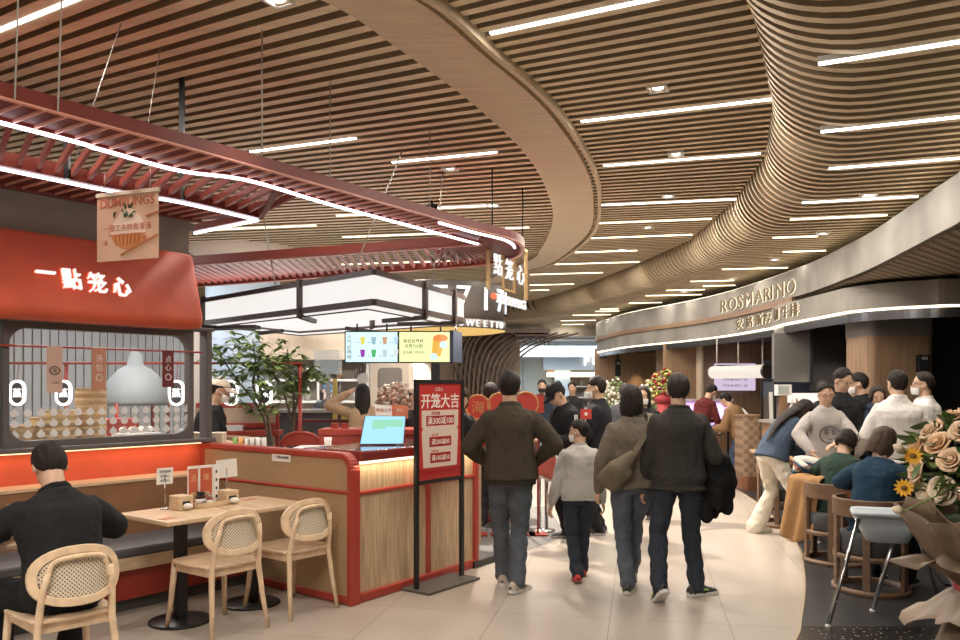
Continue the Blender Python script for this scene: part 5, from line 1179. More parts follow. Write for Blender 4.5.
h = MB(); h.box(((xa + xb) / 2, 15.2, .93), (xb - xa - .04, .74, .05)); h.build('lit_bed', M_violet, t)
h = MB(); h.box(((xa + xb) / 2, 15.55, 1.15), (xb - xa, .05, .4)); h.box(((xa + xb) / 2, 15.4, 1.36), (xb - xa, .35, .03)); h.build('canopy', mat('case_steel', (.5, .45, .5), .3), t)
h = MB()
for i in range(6): h.ell((xa + .1 + .12 * i, 15.1, .98), (.05, .07, .03), 8, 5)
h.build('meat_cut', mat('meat', (.45, .10, .10), .5), t)
area('case_lamp', ((xa + xb) / 2, 15.25, 1.33), .7, .2, 14, (.72, .45, 1))
t = thing('counter_glow', 'oak counter front with warm toe light beyond the menu lectern', 'counter', (X(700, 15.5), 15.5, 0)); xa, xb = X(694, 15.5), X(738, 15.5)
h = MB(); h.box(((xa + xb) / 2, 16.5, .46), (xb - xa, .3, .8)); h.build('front', M_oakv, t); h = MB(); h.box(((xa + xb) / 2, 16.36, .05), (xb - xa, .04, .03)); h.build('toe_light', emis('toe_light', (1, .55, .2), 2), t)
# lectern with tilted menu, quilted pier
q = at_z(728, 478, 0); t = thing('menu_lectern', 'black lectern with long tilted menu tray by the meat counter', 'lectern', q)
h = MB(); h.box(q + V((0, 0, .01)), (.5, .35, .02), .2); h.build('base', M_black, t); h = MB(); h.bar(q, q + V((0, 0, .95)), .03, .03); h.build('post', M_black, t)
c = V((X(731, q.y), q.y, Zz(421, q.y))); M = frame_M(c, (.86, .2, .5), (-.3, .45, .75)); h = MB(); h.prism(rrect(.72, .22, .01, 1), -.02, 0, M); h.build('tray', M_black, t); h = MB(); h.prism(rrect(.68, .18, .01, 1), 0, .004, M); h.build('menu', M_paper, t)
h = MB()
for i in range(4): h.prism([(-.28 + .12 * i, -.06), (-.19 + .12 * i, -.06), (-.19 + .12 * i, .05), (-.28 + .12 * i, .05)], .004, .006, M)
h.build('photo', mat('dish_photo', (.50, .20, .10), .6), t)
M_quilt = cane_mat('quilted_leather', (.30, .20, .125), (.20, .125, .075), 14, ('X', 'Z'), .0)
Yq = 12.7; xa, xb = X(742, Yq), X(763, Yq); zq = Zz(415, Yq)
t = thing('quilted_pier', 'low pier clad in quilted brown leather with copper foot at the restaurant entrance', 'pier', ((xa + xb) / 2, Yq, 0))
h = MB(); h.prism([(p_[0] + (xa + xb) / 2, p_[1] + Yq + .2) for p_ in rrect(xb - xa, .5, .1, 5)], .22, zq - .03); h.build('quilted_body', M_quilt, t)
h = MB(); h.prism([(p_[0] + (xa + xb) / 2, p_[1] + Yq + .2) for p_ in rrect(xb - xa, .5, .1, 5)], 0, .22); h.build('foot', mat('copper', (.30, .13, .07), .35, metal=.5), t)
h = MB(); h.prism([(p_[0] + (xa + xb) / 2, p_[1] + Yq + .2) for p_ in rrect(xb - xa + .02, .52, .1, 5)], zq - .03, zq); h.build('top', M_walnut, t)
Yp = 12.3; t = thing('glass_partition', 'narrow glass partition with black edges and white strip beside the quilted pier', 'partition', (X(769, Yp), Yp, 0)); xa, xb = X(762, Yp), X(775, Yp); zt = Zz(380, Yp)
h = MB()
for x_ in (xa, xb): h.bar((x_, Yp, 0), (x_, Yp, zt), .03, .04, up=(0, 1, 0))
h.bar((xa, Yp, zt), (xb, Yp, zt), .03, .03); h.bar((xa, Yp, .03), (xb, Yp, .03), .03, .06); h.build('frame', M_black, t)
h = MB(); h.box(((xa + xb) / 2, Yp, zt / 2), (xb - xa, .01, zt - .06)); h.build('glass', M_glass, t); h = MB(); h.bar((X(771, Yp), Yp - .03, Zz(438, Yp)), (X(770, Yp), Yp - .03, Zz(392, Yp)), .05, .02, up=(0, 1, 0)); h.build('white_strip', M_white, t)
t = thing('till_monitor', 'pale till monitor on the counter behind the long haired woman', 'screen', at_y(783, 394, 12)); q = at_y(783, 390, 12); h = MB(); h.box(q, (.22, .1, .16), .2); h.build('screen', M_white, t); h = MB(); h.box(q + V((-.01, -.055, 0)), (.17, .01, .11), .2); h.build('display', M_mallgrey, t); h = MB(); h.box((q.x, q.y, q.z / 2), (.10, .08, q.z)); h.build('stand', M_walnut, t)
t = thing('service_counter', 'dark service counter with bottles behind the standing diners', 'counter', (X(830, 11.5), 11.6, 0)); h = MB(); h.box((X(825, 11.5), 11.65, .55), (1.5, .5, 1.1)); h.build('body', M_walnut, t); h = MB(); h.box((X(825, 11.5), 11.6, 1.12), (1.6, .6, .04)); h.build('top', M_concrete, t)
t = thing('lit_shelf', 'glowing pale kitchen shelf unit under the black panel', 'shelf', (X(838, 13.5), 13.6, 0)); h = MB(); h.box((X(838, 13.5), 13.6, Zz(398, 13.5)), (1.8, .1, .16)); h.build('light_panel', emis('shelf_glow', (1, .85, .75), .8), t); h = MB(); h.box((X(838, 13.5), 13.66, .65), (1.8, .2, 1.3)); h.build('cabinet', M_walnut, t)
for i, px in enumerate((792, 797, 803)):
    q = at_y(px, 412, 11.5); t = thing('wine_bottle', f'bottle on the service counter, {ORD[i]} behind the long haired woman', 'bottle', (q.x, q.y, 1.14), 0, 'service counter bottles'); h = MB(); h.lathe([(.04, 0), (.04, .18), (.015, .24), (.015, .31), (.0001, .31)], (q.x, q.y, 1.14), 12); h.build('bottle', mat('bottle_red' if i % 2 else 'bottle_pale', (.2, .06, .04) if i % 2 else (.5, .48, .42), .3), t)
# far shop with PUTI sign
b = MB(); b.box((X(590, 29), 29.2, Zz(358, 29)), (3.3, .3, .85)); struct('wall_shopfront', b, mat('shop_blue', (.42, .47, .52), .5))
t = thing('far_shop_sign', 'white block letters PUTI on the distant blue grey shop front', 'sign', at_y(600, 357, 28.9)); h = MB()
for c_, px in zip('PUTI', (587, 596, 604.5, 611)): h.text(c_, .42, .12, frame_M(at_y(px, 361, 29.0), (1, 0, 0)), bold=.02)
h.build('letter', emis('far_letter', (1, .95, .85), 1.5), t)
t = thing('far_shop', 'distant open shop with warm light strip, orange box and stocked shelves', 'shop', (X(575, 31), 31, 0))
h = MB(); h.box((X(575, 30.5), 30.6, 1.3), (2.3, .1, 2.2)); h.build('back_wall', mat('shop_back', (.28, .23, .2), .7), t); h = MB(); h.box((X(575, 29.3), 29.3, Zz(374.5, 29.3)), (2.0, .1, .16)); h.build('light_strip', M_ledwarm, t)
h = MB(); h.box((X(552, 29.8), 29.8, Zz(369, 29.8)), (.3, .3, .5)); h.build('orange_box', mat('orange_box', (.65, .25, .06), .5), t)
for z in (.8, 1.2, 1.6): h = MB(); h.box((X(580, 30), 30.2, z), (1.9, .3, .04)); h.build('shelf', M_white, t)
rn = random.Random(2)
for i in range(12): h = MB(); h.box((X(558 + 4 * i, 30), 30.15, 1.72 - .4 * (i % 3)), (.12, .1, .2)); h.build('goods', mat(f'goods_{i % 4}', ((.5, .4, .3), (.6, .2, .1), (.2, .25, .3), (.6, .6, .5))[i % 4], .6), t)
# flower arrangements by the entrance
leafy = blob_flowers('opening_flowers', 'tall opening flowers with yellow green plumes over red cloth behind the dark sweater man', (X(664, 12), 12, 0), (X(663, 12), 12, Zz(385, 12)), (.19, .18, .24), 200, [('yellow_green_plumes', (.40, .38, .08)), ('olive_leaves', (.18, .22, .05)), ('red_wrap', (.24, .015, .018))], .026, 12)
h = MB(); h.ell((X(664, 12), 12, Zz(399, 12)), (.15, .15, .10)); o = h.build('red_cloth', mat('red_cloth', (.20, .010, .015), .7), leafy)
blob_flowers('white_flowers', 'white and cream opening flowers behind the woman in khaki jacket', (X(648, 13), 13, 0), (X(648, 13), 13, Zz(397, 13)), (.2, .2, .25), 80, [('white_blooms', (.62, .58, .5)), ('cream_blooms', (.6, .48, .3)), ('leaves', (.12, .16, .06))], .032, 14)
blob_flowers('green_flowers', 'pale green and white opening flowers beside the man in a white mask', (X(614, 13.5), 13.5, 0), (X(614, 13.5), 13.5, Zz(395, 13.5)), (.2, .2, .3), 80, [('white_blooms', (.6, .58, .5)), ('leaves', (.15, .22, .08))], .032, 15)

# ------------------------------------------------------------------ dining tables on the dark floor
def rtable(lab, x, y, w, d, rz, z=.75):
    t = thing('restaurant_table', lab, 'table', (x, y, 0), rz, 'walnut restaurant tables')
    h = MB(); h.box((x, y, z - .018), (w, d, .036), rz); h.build('table_top', wood('table_walnut', (.36, .21, .115), .8, 3, (9, 1, 9)), t, bevel=.006)
    h = MB(); h.box((x, y, z / 2), (.09, .09, z - .04), rz); h.build('column', M_black, t); h = MB(); h.box((x, y, .012), (.42, .42, .024), rz); h.build('base_plate', M_black, t)
rtable('walnut table between the woman in grey sweatshirt and the seated women', 3.68, 7.94, .62, .58, R(-20)); rtable('walnut table in front of the seated woman in blue', 4.02, 6.75, .75, .7, R(-20)); rtable('walnut table beside the woman in cream trousers', 4.12, 9.85, .7, .6, R(-15)); rtable('far walnut table by the service counter', 4.05, 10.9, .8, .7, R(-10))
def plate(lab, x, y, m, r=.11, z=.75):
    t = thing('plate', lab, 'plate', (x, y, z), 0, 'plates on the restaurant tables'); h = MB(); h.lathe([(r * .6, 0), (r, .014), (r, .018), (r * .6, .006), (.0001, .006)], (x, y, z), 22); h.build('plate', m, t)
M_bp = mat('black_plate', (.015, .015, .017), .3)
plate('white plate on the table before the grey sweatshirt', 3.60, 8.05, M_white); plate('white plate before the seated woman in green', 3.68, 7.78, M_white); plate('black plate near the cream trousers', 3.95, 9.75, M_bp, .13); plate('second black plate on the table behind the cream trousers', 4.2, 9.95, M_bp, .13); plate('black plate on the far table by the service counter', 3.95, 10.75, M_bp, .14); plate('white plate before the seated woman in blue', 3.85, 6.75, M_white)
for i, (x, y, lab) in enumerate(((3.84, 7.88, 'by the white plate of the seated woman in green'), (3.92, 6.9, 'by the white plate of the seated woman in blue'), (4.05, 9.95, 'near the black plates'), (4.15, 9.72, 'farther from the camera near the black plates'))):
    t = thing('glass_tumbler', 'small amber glass ' + lab, 'glass', (x, y, .75), 0, 'glasses on the restaurant tables'); h = MB(); h.lathe([(.028, 0), (.033, .10), (.031, .10), (.027, .008), (.0001, .008)], (x, y, .75), 14); h.build('tumbler', mat('amber_glass', (.5, .25, .1), .1, alpha=.6), t)
# barrel chairs
M_cw = wood('chair_walnut', (.165, .095, .055), .8, 3, (3, 3, 8)); M_seat = mat('charcoal_fabric', (.065, .064, .066), .9, var=.1, vscale=40)
def barrel(lab, loc, rz, proto=[None]):
    if proto[0]: return dup(proto[0], loc, rz, lab, 'round barrel back chairs')
    t = proto[0] = thing('barrel_chair', lab, 'chair', loc, rz, 'round barrel back chairs')
    def put(h, n, m, **k): o = h.build(n, m, None, **k); o.parent = t
    h = MB(); h.lathe([(.235, .30), (.245, .31), (.245, .44), (.235, .465), (.0001, .47)], n=32); put(h, 'seat', M_seat)
    arc = [k * pi / 20 for k in range(-1, 22)]
    def arcpath(r, z): return [V((r * cos(a), -r * sin(a), z)) for a in arc]
    h = MB(); h.wall([(p.x, p.y) for p in arcpath(.285, 0)], .60, .74, -.028); put(h, 'backrest', M_cw, bevel=.008)
    h = MB(); h.lathe([(.245, .0), (.29, .0), (.29, .045), (.245, .045), (.245, .0)], n=36); put(h, 'base_ring', M_cw)
    h = MB(); h.lathe([(.245, .265), (.28, .265), (.28, .305), (.245, .305), (.245, .265)], n=36); put(h, 'seat_ring', M_cw)
    for a in (-.1, pi / 3, 2 * pi / 3, pi + .1): 
        h = MB(); h.box((.268 * cos(a), -.268 * sin(a), .34), (.03, .055, .6), -a); put(h, 'leg', M_cw, bevel=.004)
    h = MB()
    for a in (pi / 3 + .5, 2 * pi / 3 - .5): pass
    return t
barrel('walnut barrel chair with charcoal seat under the seated woman in blue', V((3.10, 6.50, 0)), R(-62)); barrel('walnut barrel chair with the tan coat on its back, under the woman in green', V((3.28, 7.55, 0)), R(-62))
barrel('walnut barrel chair at the far side, mostly behind the tan coat', V((3.52, 9.55, 0)), R(-62))
# red bag between the two seated women
t = thing('red_bag', 'coral red bag wedged on the chair between the seated women', 'bag', (3.33, 6.95, .5)); h = MB(); h.ell((3.30, 6.98, .585), (.14, .12, .11), 14, 8); h.build('body', mat('coral_fabric', (.55, .10, .08), .8), t); h = MB(); h.tube([(3.2, 6.98, .6), (3.22, 6.95, .72), (3.36, 6.95, .72), (3.38, 6.98, .6)], .01, 6); h.build('strap', mat('coral_strap', (.4, .06, .05), .8), t)
# tan coat draped on the chair back, striped scarf on top
t = thing('tan_coat', 'tan camel coat draped over a barrel chair behind the cream trousers', 'coat', (3.1, 7.85, 0)); rn = random.Random(4)
h = MB(); rows = []
for i in range(15):
    u = i / 14; r = []
    for j in range(13):
        w = j / 12; fold_ = .022 * sin(w * 15 + u * 3) * (0.3 + u); x_ = -.17 + .34 * w - .05 * u * (1 - w); 
        if u < .2: y_, z_ = .10 - u * .8, .77 + .01 * sin(w * 9)
        else: y_, z_ = -.07 - .10 * u + fold_, .77 - (u - .2) / .8 * (.62 - .15 * abs(w - .4))
        ca, sa = cos(R(-58)), sin(R(-58)); r.append(V((3.11 + x_ * ca - y_ * sa, 7.72 + x_ * sa + y_ * ca, z_)))
    rows.append(r)
h.smooth = True; h.grid(rows); h.build('body', fabric('camel_wool', (.33, .185, .08)), t, solid=.018, sub=1)
h = MB(); h.tube([V((3.06, 7.86, .74)), V((3.03, 7.88, .55)), V((3.02, 7.87, .32))], [.06, .05, .045], 10); h.build('sleeve', fabric('camel_wool', (.33, .185, .08)), t)
t = thing('striped_scarf', 'blue, rust and white striped scarf heaped on top of the tan coat', 'scarf', (3.12, 7.95, .77))
for i, (c, z) in enumerate((((.05, .14, .22), 0), ((.55, .5, .45), .03), ((.30, .12, .07), .05), ((.04, .10, .18), .075), ((.5, .48, .45), .09))):
    h = MB(); P = spline([V((3.03 + .02 * i, 7.93 - .03 * i, .785 + z * .7)), V((3.10, 7.95 + .01 * i, .82 + z)), V((3.24, 7.86, .80 + z)), V((3.36, 7.78, .74 + z * .5))], 5); h.tube(P, [.03 + .02 * sin(pi * k / len(P)) for k in range(len(P))], 10, flat=.5); h.build('stripe', fabric(f'scarf_{i}', c), t)
# high chair
t = thing('high_chair', 'pale blue grey plastic high chair on steel legs beside the bouquet', 'chair', (2.85, 5.75, 0)); M_hc = mat('highchair_plastic', (.50, .56, .60), .35); cx, cy_ = 2.87, 5.80
h = MB(); top = rrect(.43, .40, .07, 5); bot = rrect(.27, .25, .08, 5); k = len(top); ra = R(-18)
def hcp(p, z): return V((cx + p[0] * cos(ra) - p[1] * sin(ra), cy_ + p[0] * sin(ra) + p[1] * cos(ra), z))
h.smooth = True
inn_ = rrect(.37, .34, .06, 5); inb = rrect(.24, .22, .07, 5)
vs = [hcp(p, .735) for p in top] + [hcp(p, .72) for p in inn_] + [hcp(p, .54) for p in inb] + [hcp(p, .715) for p in rrect(.44, .41, .07, 5)] + [hcp(p, .53) for p in bot]
fs = []
for i in range(k):
    j = (i + 1) % k; fs += [(i, j, k + j, k + i), (k + i, k + j, 2 * k + j, 2 * k + i), (j, i, 3 * k + i, 3 * k + j), (3 * k + j, 3 * k + i, 4 * k + i, 4 * k + j)]
h.add(vs, fs + [tuple(range(2 * k, 3 * k)), tuple(range(4 * k, 5 * k))[::-1]]); h.build('seat_shell', M_hc, t)
h = MB(); h.prism([(hcp(p, 0).x, hcp(p, 0).y) for p in [(-.25, -.30), (.25, -.30), (.25, -.14), (.2, -.12), (-.2, -.12), (-.25, -.14)]], .735, .76); h.build('tray', M_hc, t, bevel=.012)
for p, q in (((-.20, -.20), V((2.33, 5.49, .0))), ((.19, -.17), V((3.22, 5.30, 0))), ((-.14, .17), V((2.80, 5.88 + .0, 0))), ((.19, .17), V((3.42, 6.1, 0)))):
    a = hcp(p, .70); 
    if p == (-.14, .17): q = V((2.81, 5.87, 0)); a = hcp((.05, -.05), .56)
    h = MB(); h.tube([q + V((0, 0, .015)), a], .0145, 12); o = h.build('leg', M_steel, t); h = MB(); h.ell(q + V((0, 0, .013)), (.02, .02, .016), 10, 6); h.build('foot', M_white, o)

# ------------------------------------------------------------------ big opening bouquet, right front
BQ = V((2.35, 3.75, 0)); rn = random.Random(11)
t = thing('wrapped_bouquet', 'tall bouquet of peach roses and leaves in brown wrapping paper at right front', 'bouquet', BQ)
M_wrap = mat('brown_wrap', (.18, .125, .082), .55, var=.12, vscale=4); M_wrap2 = mat('pale_wrap', (.32, .245, .18), .6, var=.1, vscale=4)
def sheet(name, m, prof, a0, a1, seed, amp=.03, n=44, freq=7):
    r_ = random.Random(seed); ph = [r_.uniform(0, 6) for _ in range(4)]; rows = []
    for ri, (rad, z) in enumerate(prof):
        row = []
        for i in range(n + 1):
            a = a0 + (a1 - a0) * i / n; k_ = ri / (len(prof) - 1)
            rr = rad + amp * (.3 + k_) * (sin(a * freq + ph[0] + ri * .5) + .5 * sin(a * freq * 2.3 + ph[1] - ri))
            zz = z + .035 * sin(a * 5 + ph[2]) * k_ + .02 * sin(a * 11 + ph[3]) * k_
            row.append(BQ + V((rr * cos(a), rr * sin(a), zz)))
        rows.append(row)
    h = MB(); h.smooth = True; h.grid(rows); return h.build(name, m, t, solid=.004)
sheet('wrapping_paper', M_wrap, [(.36, .0), (.30, .25), (.20, .50), (.13, .66), (.14, .74), (.24, .90), (.31, 1.02), (.35, 1.08)], 0, 2 * pi, 1, .025, 60, 6)
sheet('wrapping_paper', M_wrap, [(.14, .70), (.26, .84), (.32, .96), (.37, 1.03)], R(130), R(300), 2, .04, 40, 9)
sheet('wrapping_paper', M_wrap2, [(.145, .69), (.20, .66), (.30, .58), (.36, .56)], R(150), R(330), 3, .03, 40, 8)
sheet('wrapping_paper', M_wrap, [(.15, .72), (.24, .80), (.30, .84), (.37, .82)], R(160), R(280), 4, .04, 40, 8)
h = MB(); h.tube([BQ + V((.145 * cos(a), .145 * sin(a), .69 + .01 * sin(3 * a))) for a in [k * pi / 12 for k in range(24)]], .02, 8, closed=True, flat=1.6); h.tube([BQ + V((-.06, -.15, .68)), BQ + V((-.1, -.19, .55)), BQ + V((-.08, -.2, .45))], [.02, .02, .015], 8); h.build('red_ribbon', mat('ribbon_red', (.36, .03, .03), .5), t)
h = MB(); h.lathe([(.10, 0), (.10, .7), (.25, 1.0), (.0001, 1.02)], BQ, 16); h.build('core', mat('stem_green', (.07, .10, .04), .8), t)
def rose(h, c, d, s, rn):
    """a rose: a tight core wrapped by rings of cupped petals"""
    z = V(d).normalized(); x = z.orthogonal().normalized(); y = z.cross(x); M = Matrix((x, y, z)).transposed().to_4x4(); M.translation = c
    h.ell(c + z * s * .05, (s * .26, s * .26, s * .42), 9, 6, M=M.to_3x3().to_4x4())
    for ring, (n, r0, r1, zt, lip) in enumerate(((3, .20, .30, .58, .02), (4, .26, .50, .54, .06), (5, .32, .72, .40, .14), (6, .36, .95, .18, .22))):
        for i in range(n):
            a = 2 * pi * i / n + ring * .7 + rn.uniform(-.25, .25); zj = rn.uniform(-.06, .06); rows = []
            for v in (0, .3, .6, .85, 1):
                row = []
                for u in (-1, -.6, -.2, .2, .6, 1):
                    w = a + u * 1.25 * pi / n; rr = s * (r0 + (r1 - r0) * sin(pi / 2 * v) + (lip if v == 1 else 0) - .05 * u * u); zz = s * (-.45 + (zt + .45 + zj) * v - .22 * u * u * v - (lip * .5 if v == 1 else 0))
                    row.append(M @ V((rr * cos(w), rr * sin(w), zz)))
                rows.append(row)
            h.grid(rows)
roses = {'peach_rose': (.80, .59, .40), 'cream_rose': (.84, .72, .54), 'apricot_rose': (.76, .50, .30)}; FC = BQ + V((.0, 0, 1.24)); pts_ = []
tries = 0
while len(pts_) < 40 and tries < 4000:
    tries += 1; u = V((rn.gauss(0, 1), rn.gauss(0, 1), rn.gauss(0, 1))).normalized()
    if u.z < -.55 or u.y > .6: continue
    p = FC + V((u.x * .33, u.y * .30, u.z * .28))
    if all((p - q_[0]).length > .105 for q_ in pts_): pts_.append((p, u))
for i, (p, u) in enumerate(pts_):
    nm = list(roses)[i % 3]; h = MB(); h.smooth = True; rose(h, p, u + V((0, -.2, .3)), rn.uniform(.050, .066), rn); h.build(nm, mat(nm, roses[nm], .6, var=.08, vscale=20), t, solid=.002)
h = MB(); g = MB()
for i in range(330):
    u = V((rn.gauss(0, 1), rn.gauss(0, 1), rn.gauss(0, 1))).normalized()
    if u.z < -.7: continue
    p = FC + V((u.x * .31, u.y * .29, u.z * .27)) * rn.uniform(.80, 1.10); d = (u + V((rn.gauss(0, .5), rn.gauss(0, .5), rn.gauss(0, .5)))).normalized(); l = rn.uniform(.07, .13); s_ = d.cross(V((rn.random(), rn.random(), 1))).normalized() * l * .26; up = d.cross(s_).normalized() * l * .12
    (h if i % 3 else g).add([p, p + d * l * .35 + s_ - up, p + d * l * .75 + s_ * .7, p + d * l, p + d * l * .75 - s_ * .7, p + d * l * .35 - s_ - up, p + d * l * .5], [(0, 1, 6), (1, 2, 6), (2, 3, 6), (3, 4, 6), (4, 5, 6), (5, 0, 6)])
h.build('leaves', mat('rose_leaf', (.06, .12, .03), .45), t); g.build('leaves', mat('pale_leaf', (.16, .22, .07), .5), t)
for i, (px, py) in enumerate(((913, 456), (904, 488))):
    c = at_y(px, py, 3.45); h = MB(); 
    z = V((-.5, -.8, .2)).normalized(); x = z.orthogonal().normalized(); y = z.cross(x)
    for k in range(12): a = 2 * pi * k / 12; d = x * cos(a) + y * sin(a); h.add([c, c + d * .022 + z.cross(d) * .009, c + d * .042 + z * .008, c + d * .022 - z.cross(d) * .009], [(0, 1, 2, 3)])
    o = h.build('sunflower', mat('sun_yellow', (.72, .38, .03), .5), t, solid=.002); h = MB(); h.ell(c + z * .006, (.014, .014, .010), 10, 6); h.build('centre', mat('sun_centre', (.2, .1, .02), .8), o)
for px, py in ((903, 450), (902, 512)):
    c = at_y(px, py, 3.45); d = V((-.7, -.3, .3)); h = MB(); 
    h.tube([c, c + d.normalized() * .03, c + d.normalized() * .06], [.012, .02, .004], 8); o = h.build('bud', mat('cream_rose', (.74, .58, .40), .6), t)
    h = MB(); h.tube([c, c.lerp(FC, .6)], .004, 5); h.build('stem', M_leaf, o)
# ------------------------------------------------------------------ people
def remesh(h, vox, smooth_it, name, mats, disp=0, seed=0, fs=(9, 9, 4)):
    me = bpy.data.meshes.new(name); me.from_pydata([tuple(v) for v in h.v], [], h.f); me.update()
    o = bpy.data.objects.new(name, me); COL.objects.link(o)
    r = o.modifiers.new('r', 'REMESH'); r.mode = 'VOXEL'; r.voxel_size = vox; r.use_smooth_shade = True
    s = o.modifiers.new('s', 'SMOOTH'); s.factor = .5; s.iterations = smooth_it
    dg = bpy.context.evaluated_depsgraph_get(); new = bpy.data.meshes.new_from_object(o.evaluated_get(dg))
    bpy.data.objects.remove(o); bpy.data.meshes.remove(me)
    if disp:
        of = V((seed * 3.1, seed * 1.7, 0))
        nz = noise.noise; cos_ = []
        for v in new.vertices:
            p = v.co + of; a = nz((p.x * fs[0], p.y * fs[1], p.z * fs[2])); c = nz((p.x * 22, p.y * 22, p.z * 13))
            cos_.append(v.co + v.normal * (disp * (a + .30 * (1 - 2 * abs(c)) - .1)))
        for v, c in zip(new.vertices, cos_): v.co = c
    return new
def obj_from(me, name, mats, parent):
    me.name = name; me.materials.clear()
    for m in mats: me.materials.append(m)
    o = bpy.data.objects.new(name, me); COL.objects.link(o); o.parent = parent; return o
def rings(h, secs, n=18, close=True):
    """secs: (center, xaxis, yaxis, w, d) superellipse rings, closed by fans"""
    vs = []; fs = []
    for c, x, y, w, d in secs:
        for j in range(n):
            a = 2 * pi * j / n; ca, sa = cos(a), sin(a); p = .85
            vs.append(c + x * w * (abs(ca) ** p) * (1 if ca >= 0 else -1) + y * d * (abs(sa) ** p) * (1 if sa >= 0 else -1))
    k = len(secs)
    for i in range(k - 1):
        for j in range(n): fs.append((i * n + j, i * n + (j + 1) % n, (i + 1) * n + (j + 1) % n, (i + 1) * n + j))
    fs.append(tuple(range(n))[::-1]); fs.append(tuple(range((k - 1) * n, k * n)))
    h.add(vs, fs)
def limb(h, pts, rs, n=12):
    for p, r in zip(pts, rs): h.ell(p, r, 12, 8)
    for i in range(len(pts) - 1):
        if (pts[i + 1] - pts[i]).length > 1e-3: h.tube([pts[i], pts[i + 1]], [rs[i], rs[i + 1]], n)
def ik(a, t, l1, l2, pole):
    d = t - a; L = d.length; L = min(L, (l1 + l2) * .999); L = max(L, abs(l1 - l2) + .02); d.normalize(); e = a + d * L
    c = (l1 * l1 + L * L - l2 * l2) / (2 * L); hh = sqrt(max(0, l1 * l1 - c * c)); p = V(pole); p = p - d * p.dot(d)
    if p.length < 1e-5: p = d.orthogonal()
    return a + d * c + p.normalized() * hh, e
def hand(h, w, d, nrm, side, curl=25, s=1.0):
    """palm, four fingers of unequal length and a thumb from the side of the palm. d: along the hand, nrm: out of the palm, side: to the thumb"""
    d = d.normalized(); nrm = (nrm - d * nrm.dot(d)).normalized(); sd = (side - d * side.dot(d) - nrm * side.dot(nrm)).normalized()
    M = Matrix((sd, d, nrm)).transposed()
    h.ell(w + d * .048 * s, (.041 * s, .058 * s, .017 * s), 12, 8, M=M.to_4x4())
    for k, (off, l) in enumerate(((.029, .076), (.010, .084), (-.010, .078), (-.028, .060))):
        p = w + d * .088 * s + sd * off * s; a = R(curl * (.5 + .12 * k)); P = [p - d * .02 * s, p]; 
        for sg in (.45, .32, .25):
            p = p + (d * cos(a) + nrm * sin(a)) * l * sg * s; P.append(p); a += R(curl)
        h.tube(P, [.0095 * s, .0095 * s, .009 * s, .008 * s, .0062 * s], 7); h.ell(P[-1], .0065 * s, 7, 5)
    p = w + d * .022 * s + sd * .03 * s; dr = (d * .65 + sd * .7 + nrm * .35).normalized(); q = p + dr * .04 * s; q2 = q + (d * .85 + sd * .25 + nrm * .45).normalized() * .032 * s
    h.tube([p - dr * .01, p, q, q2], [.012 * s, .012 * s, .0105 * s, .008 * s], 7); h.ell(q2, .008 * s, 7, 5)
M_eye = mat('eye_white', (.7, .68, .65), .3); M_dk = mat('dark_feature', (.02, .015, .012), .4); M_lip = mat('lips', (.42, .17, .14), .5)
def skin_mat(c): return mat('skin_%d' % int(c[0] * 100), c, .5, var=.05, vscale=10)
def hair_mat(c): return mat('hair_%d_%d' % (int(c[0] * 1000), int(c[2] * 1000)), c, .62, var=.35, vscale=30, stretch=(3, 3, .4), bump=.6, bscale=70, spec=.25)
SK = (.60, .38, .26); HK = (.018, .013, .011)
def foot_shoe(root, ank, yaw, pitch, col, sole, k, acc=None):
    Mf = Matrix.Translation(ank) @ Matrix.Rotation(-R(yaw), 4, 'Z') @ Matrix.Rotation(-R(pitch), 4, 'X') @ Matrix.Translation((0, 0, -.085 * k)) @ Matrix.Scale(k, 4)
    h = MB(); h.smooth = True; rows = []
    for y, w, z in ((-.085, .012, .055), (-.078, .03, .075), (-.05, .039, .098), (-.01, .041, .112), (.03, .043, .10), (.07, .046, .078), (.11, .048, .062), (.15, .045, .052), (.18, .034, .042), (.196, .012, .034)):
        rows.append([Mf @ V((w * cos(a), y, .022 + (z - .022) * max(0, sin(a)) ** .8)) for a in [pi * j / 10 for j in range(11)]])
    h.grid(rows); o = h.build('shoe', mat('shoe_%d_%d_%d' % tuple(int(c * 100) for c in col), col, .55)); o.parent = root
    out = [(.014, -.088), (.036, -.07), (.042, -.02), (.043, .04), (.05, .10), (.047, .15), (.034, .187), (0, .203), (-.034, .187), (-.047, .15), (-.05, .10), (-.043, .04), (-.042, -.02), (-.036, -.07), (-.014, -.088)]
    h = MB(); h.prism(out, 0, .03, Mf); q = h.build('sole', mat('sole_%d' % int(sole[0] * 100), sole, .6), None, bevel=.004); q.parent = o
    if acc:
        h = MB()
        for sx in (-1, 1): h.bar(Mf @ V((sx * .047, .075, .05)), Mf @ V((sx * .044, -.02, .062)), .006, .012)
        for y in (.045, .07): h.bar(Mf @ V((-.018, y, .112 - .46 * y)), Mf @ V((.018, y, .112 - .46 * y)), .007, .004)
        q = h.build('stripe', mat('shoe_accent_%d_%d' % (int(acc[0] * 100), int(acc[1] * 100)), acc, .5)); q.parent = o
HL = {'short': [(0, 38), (30, 34), (52, 12), (70, 2), (92, 2), (104, -30), (130, -55), (180, -64)],
      'crop': [(0, 42), (30, 36), (52, 16), (72, 6), (92, 6), (106, -22), (132, -48), (180, -56)],
      'fringe': [(0, 18), (35, 16), (55, 5), (75, 2), (95, 4), (108, -30), (132, -55), (180, -62)],
      'bob': [(0, 36), (25, 32), (45, 12)], 'long': [(0, 40), (25, 34), (45, 14)], 'tied': [(0, 40), (35, 34), (55, 16), (75, 5), (95, 0), (115, -18), (140, -30), (180, -32)]}
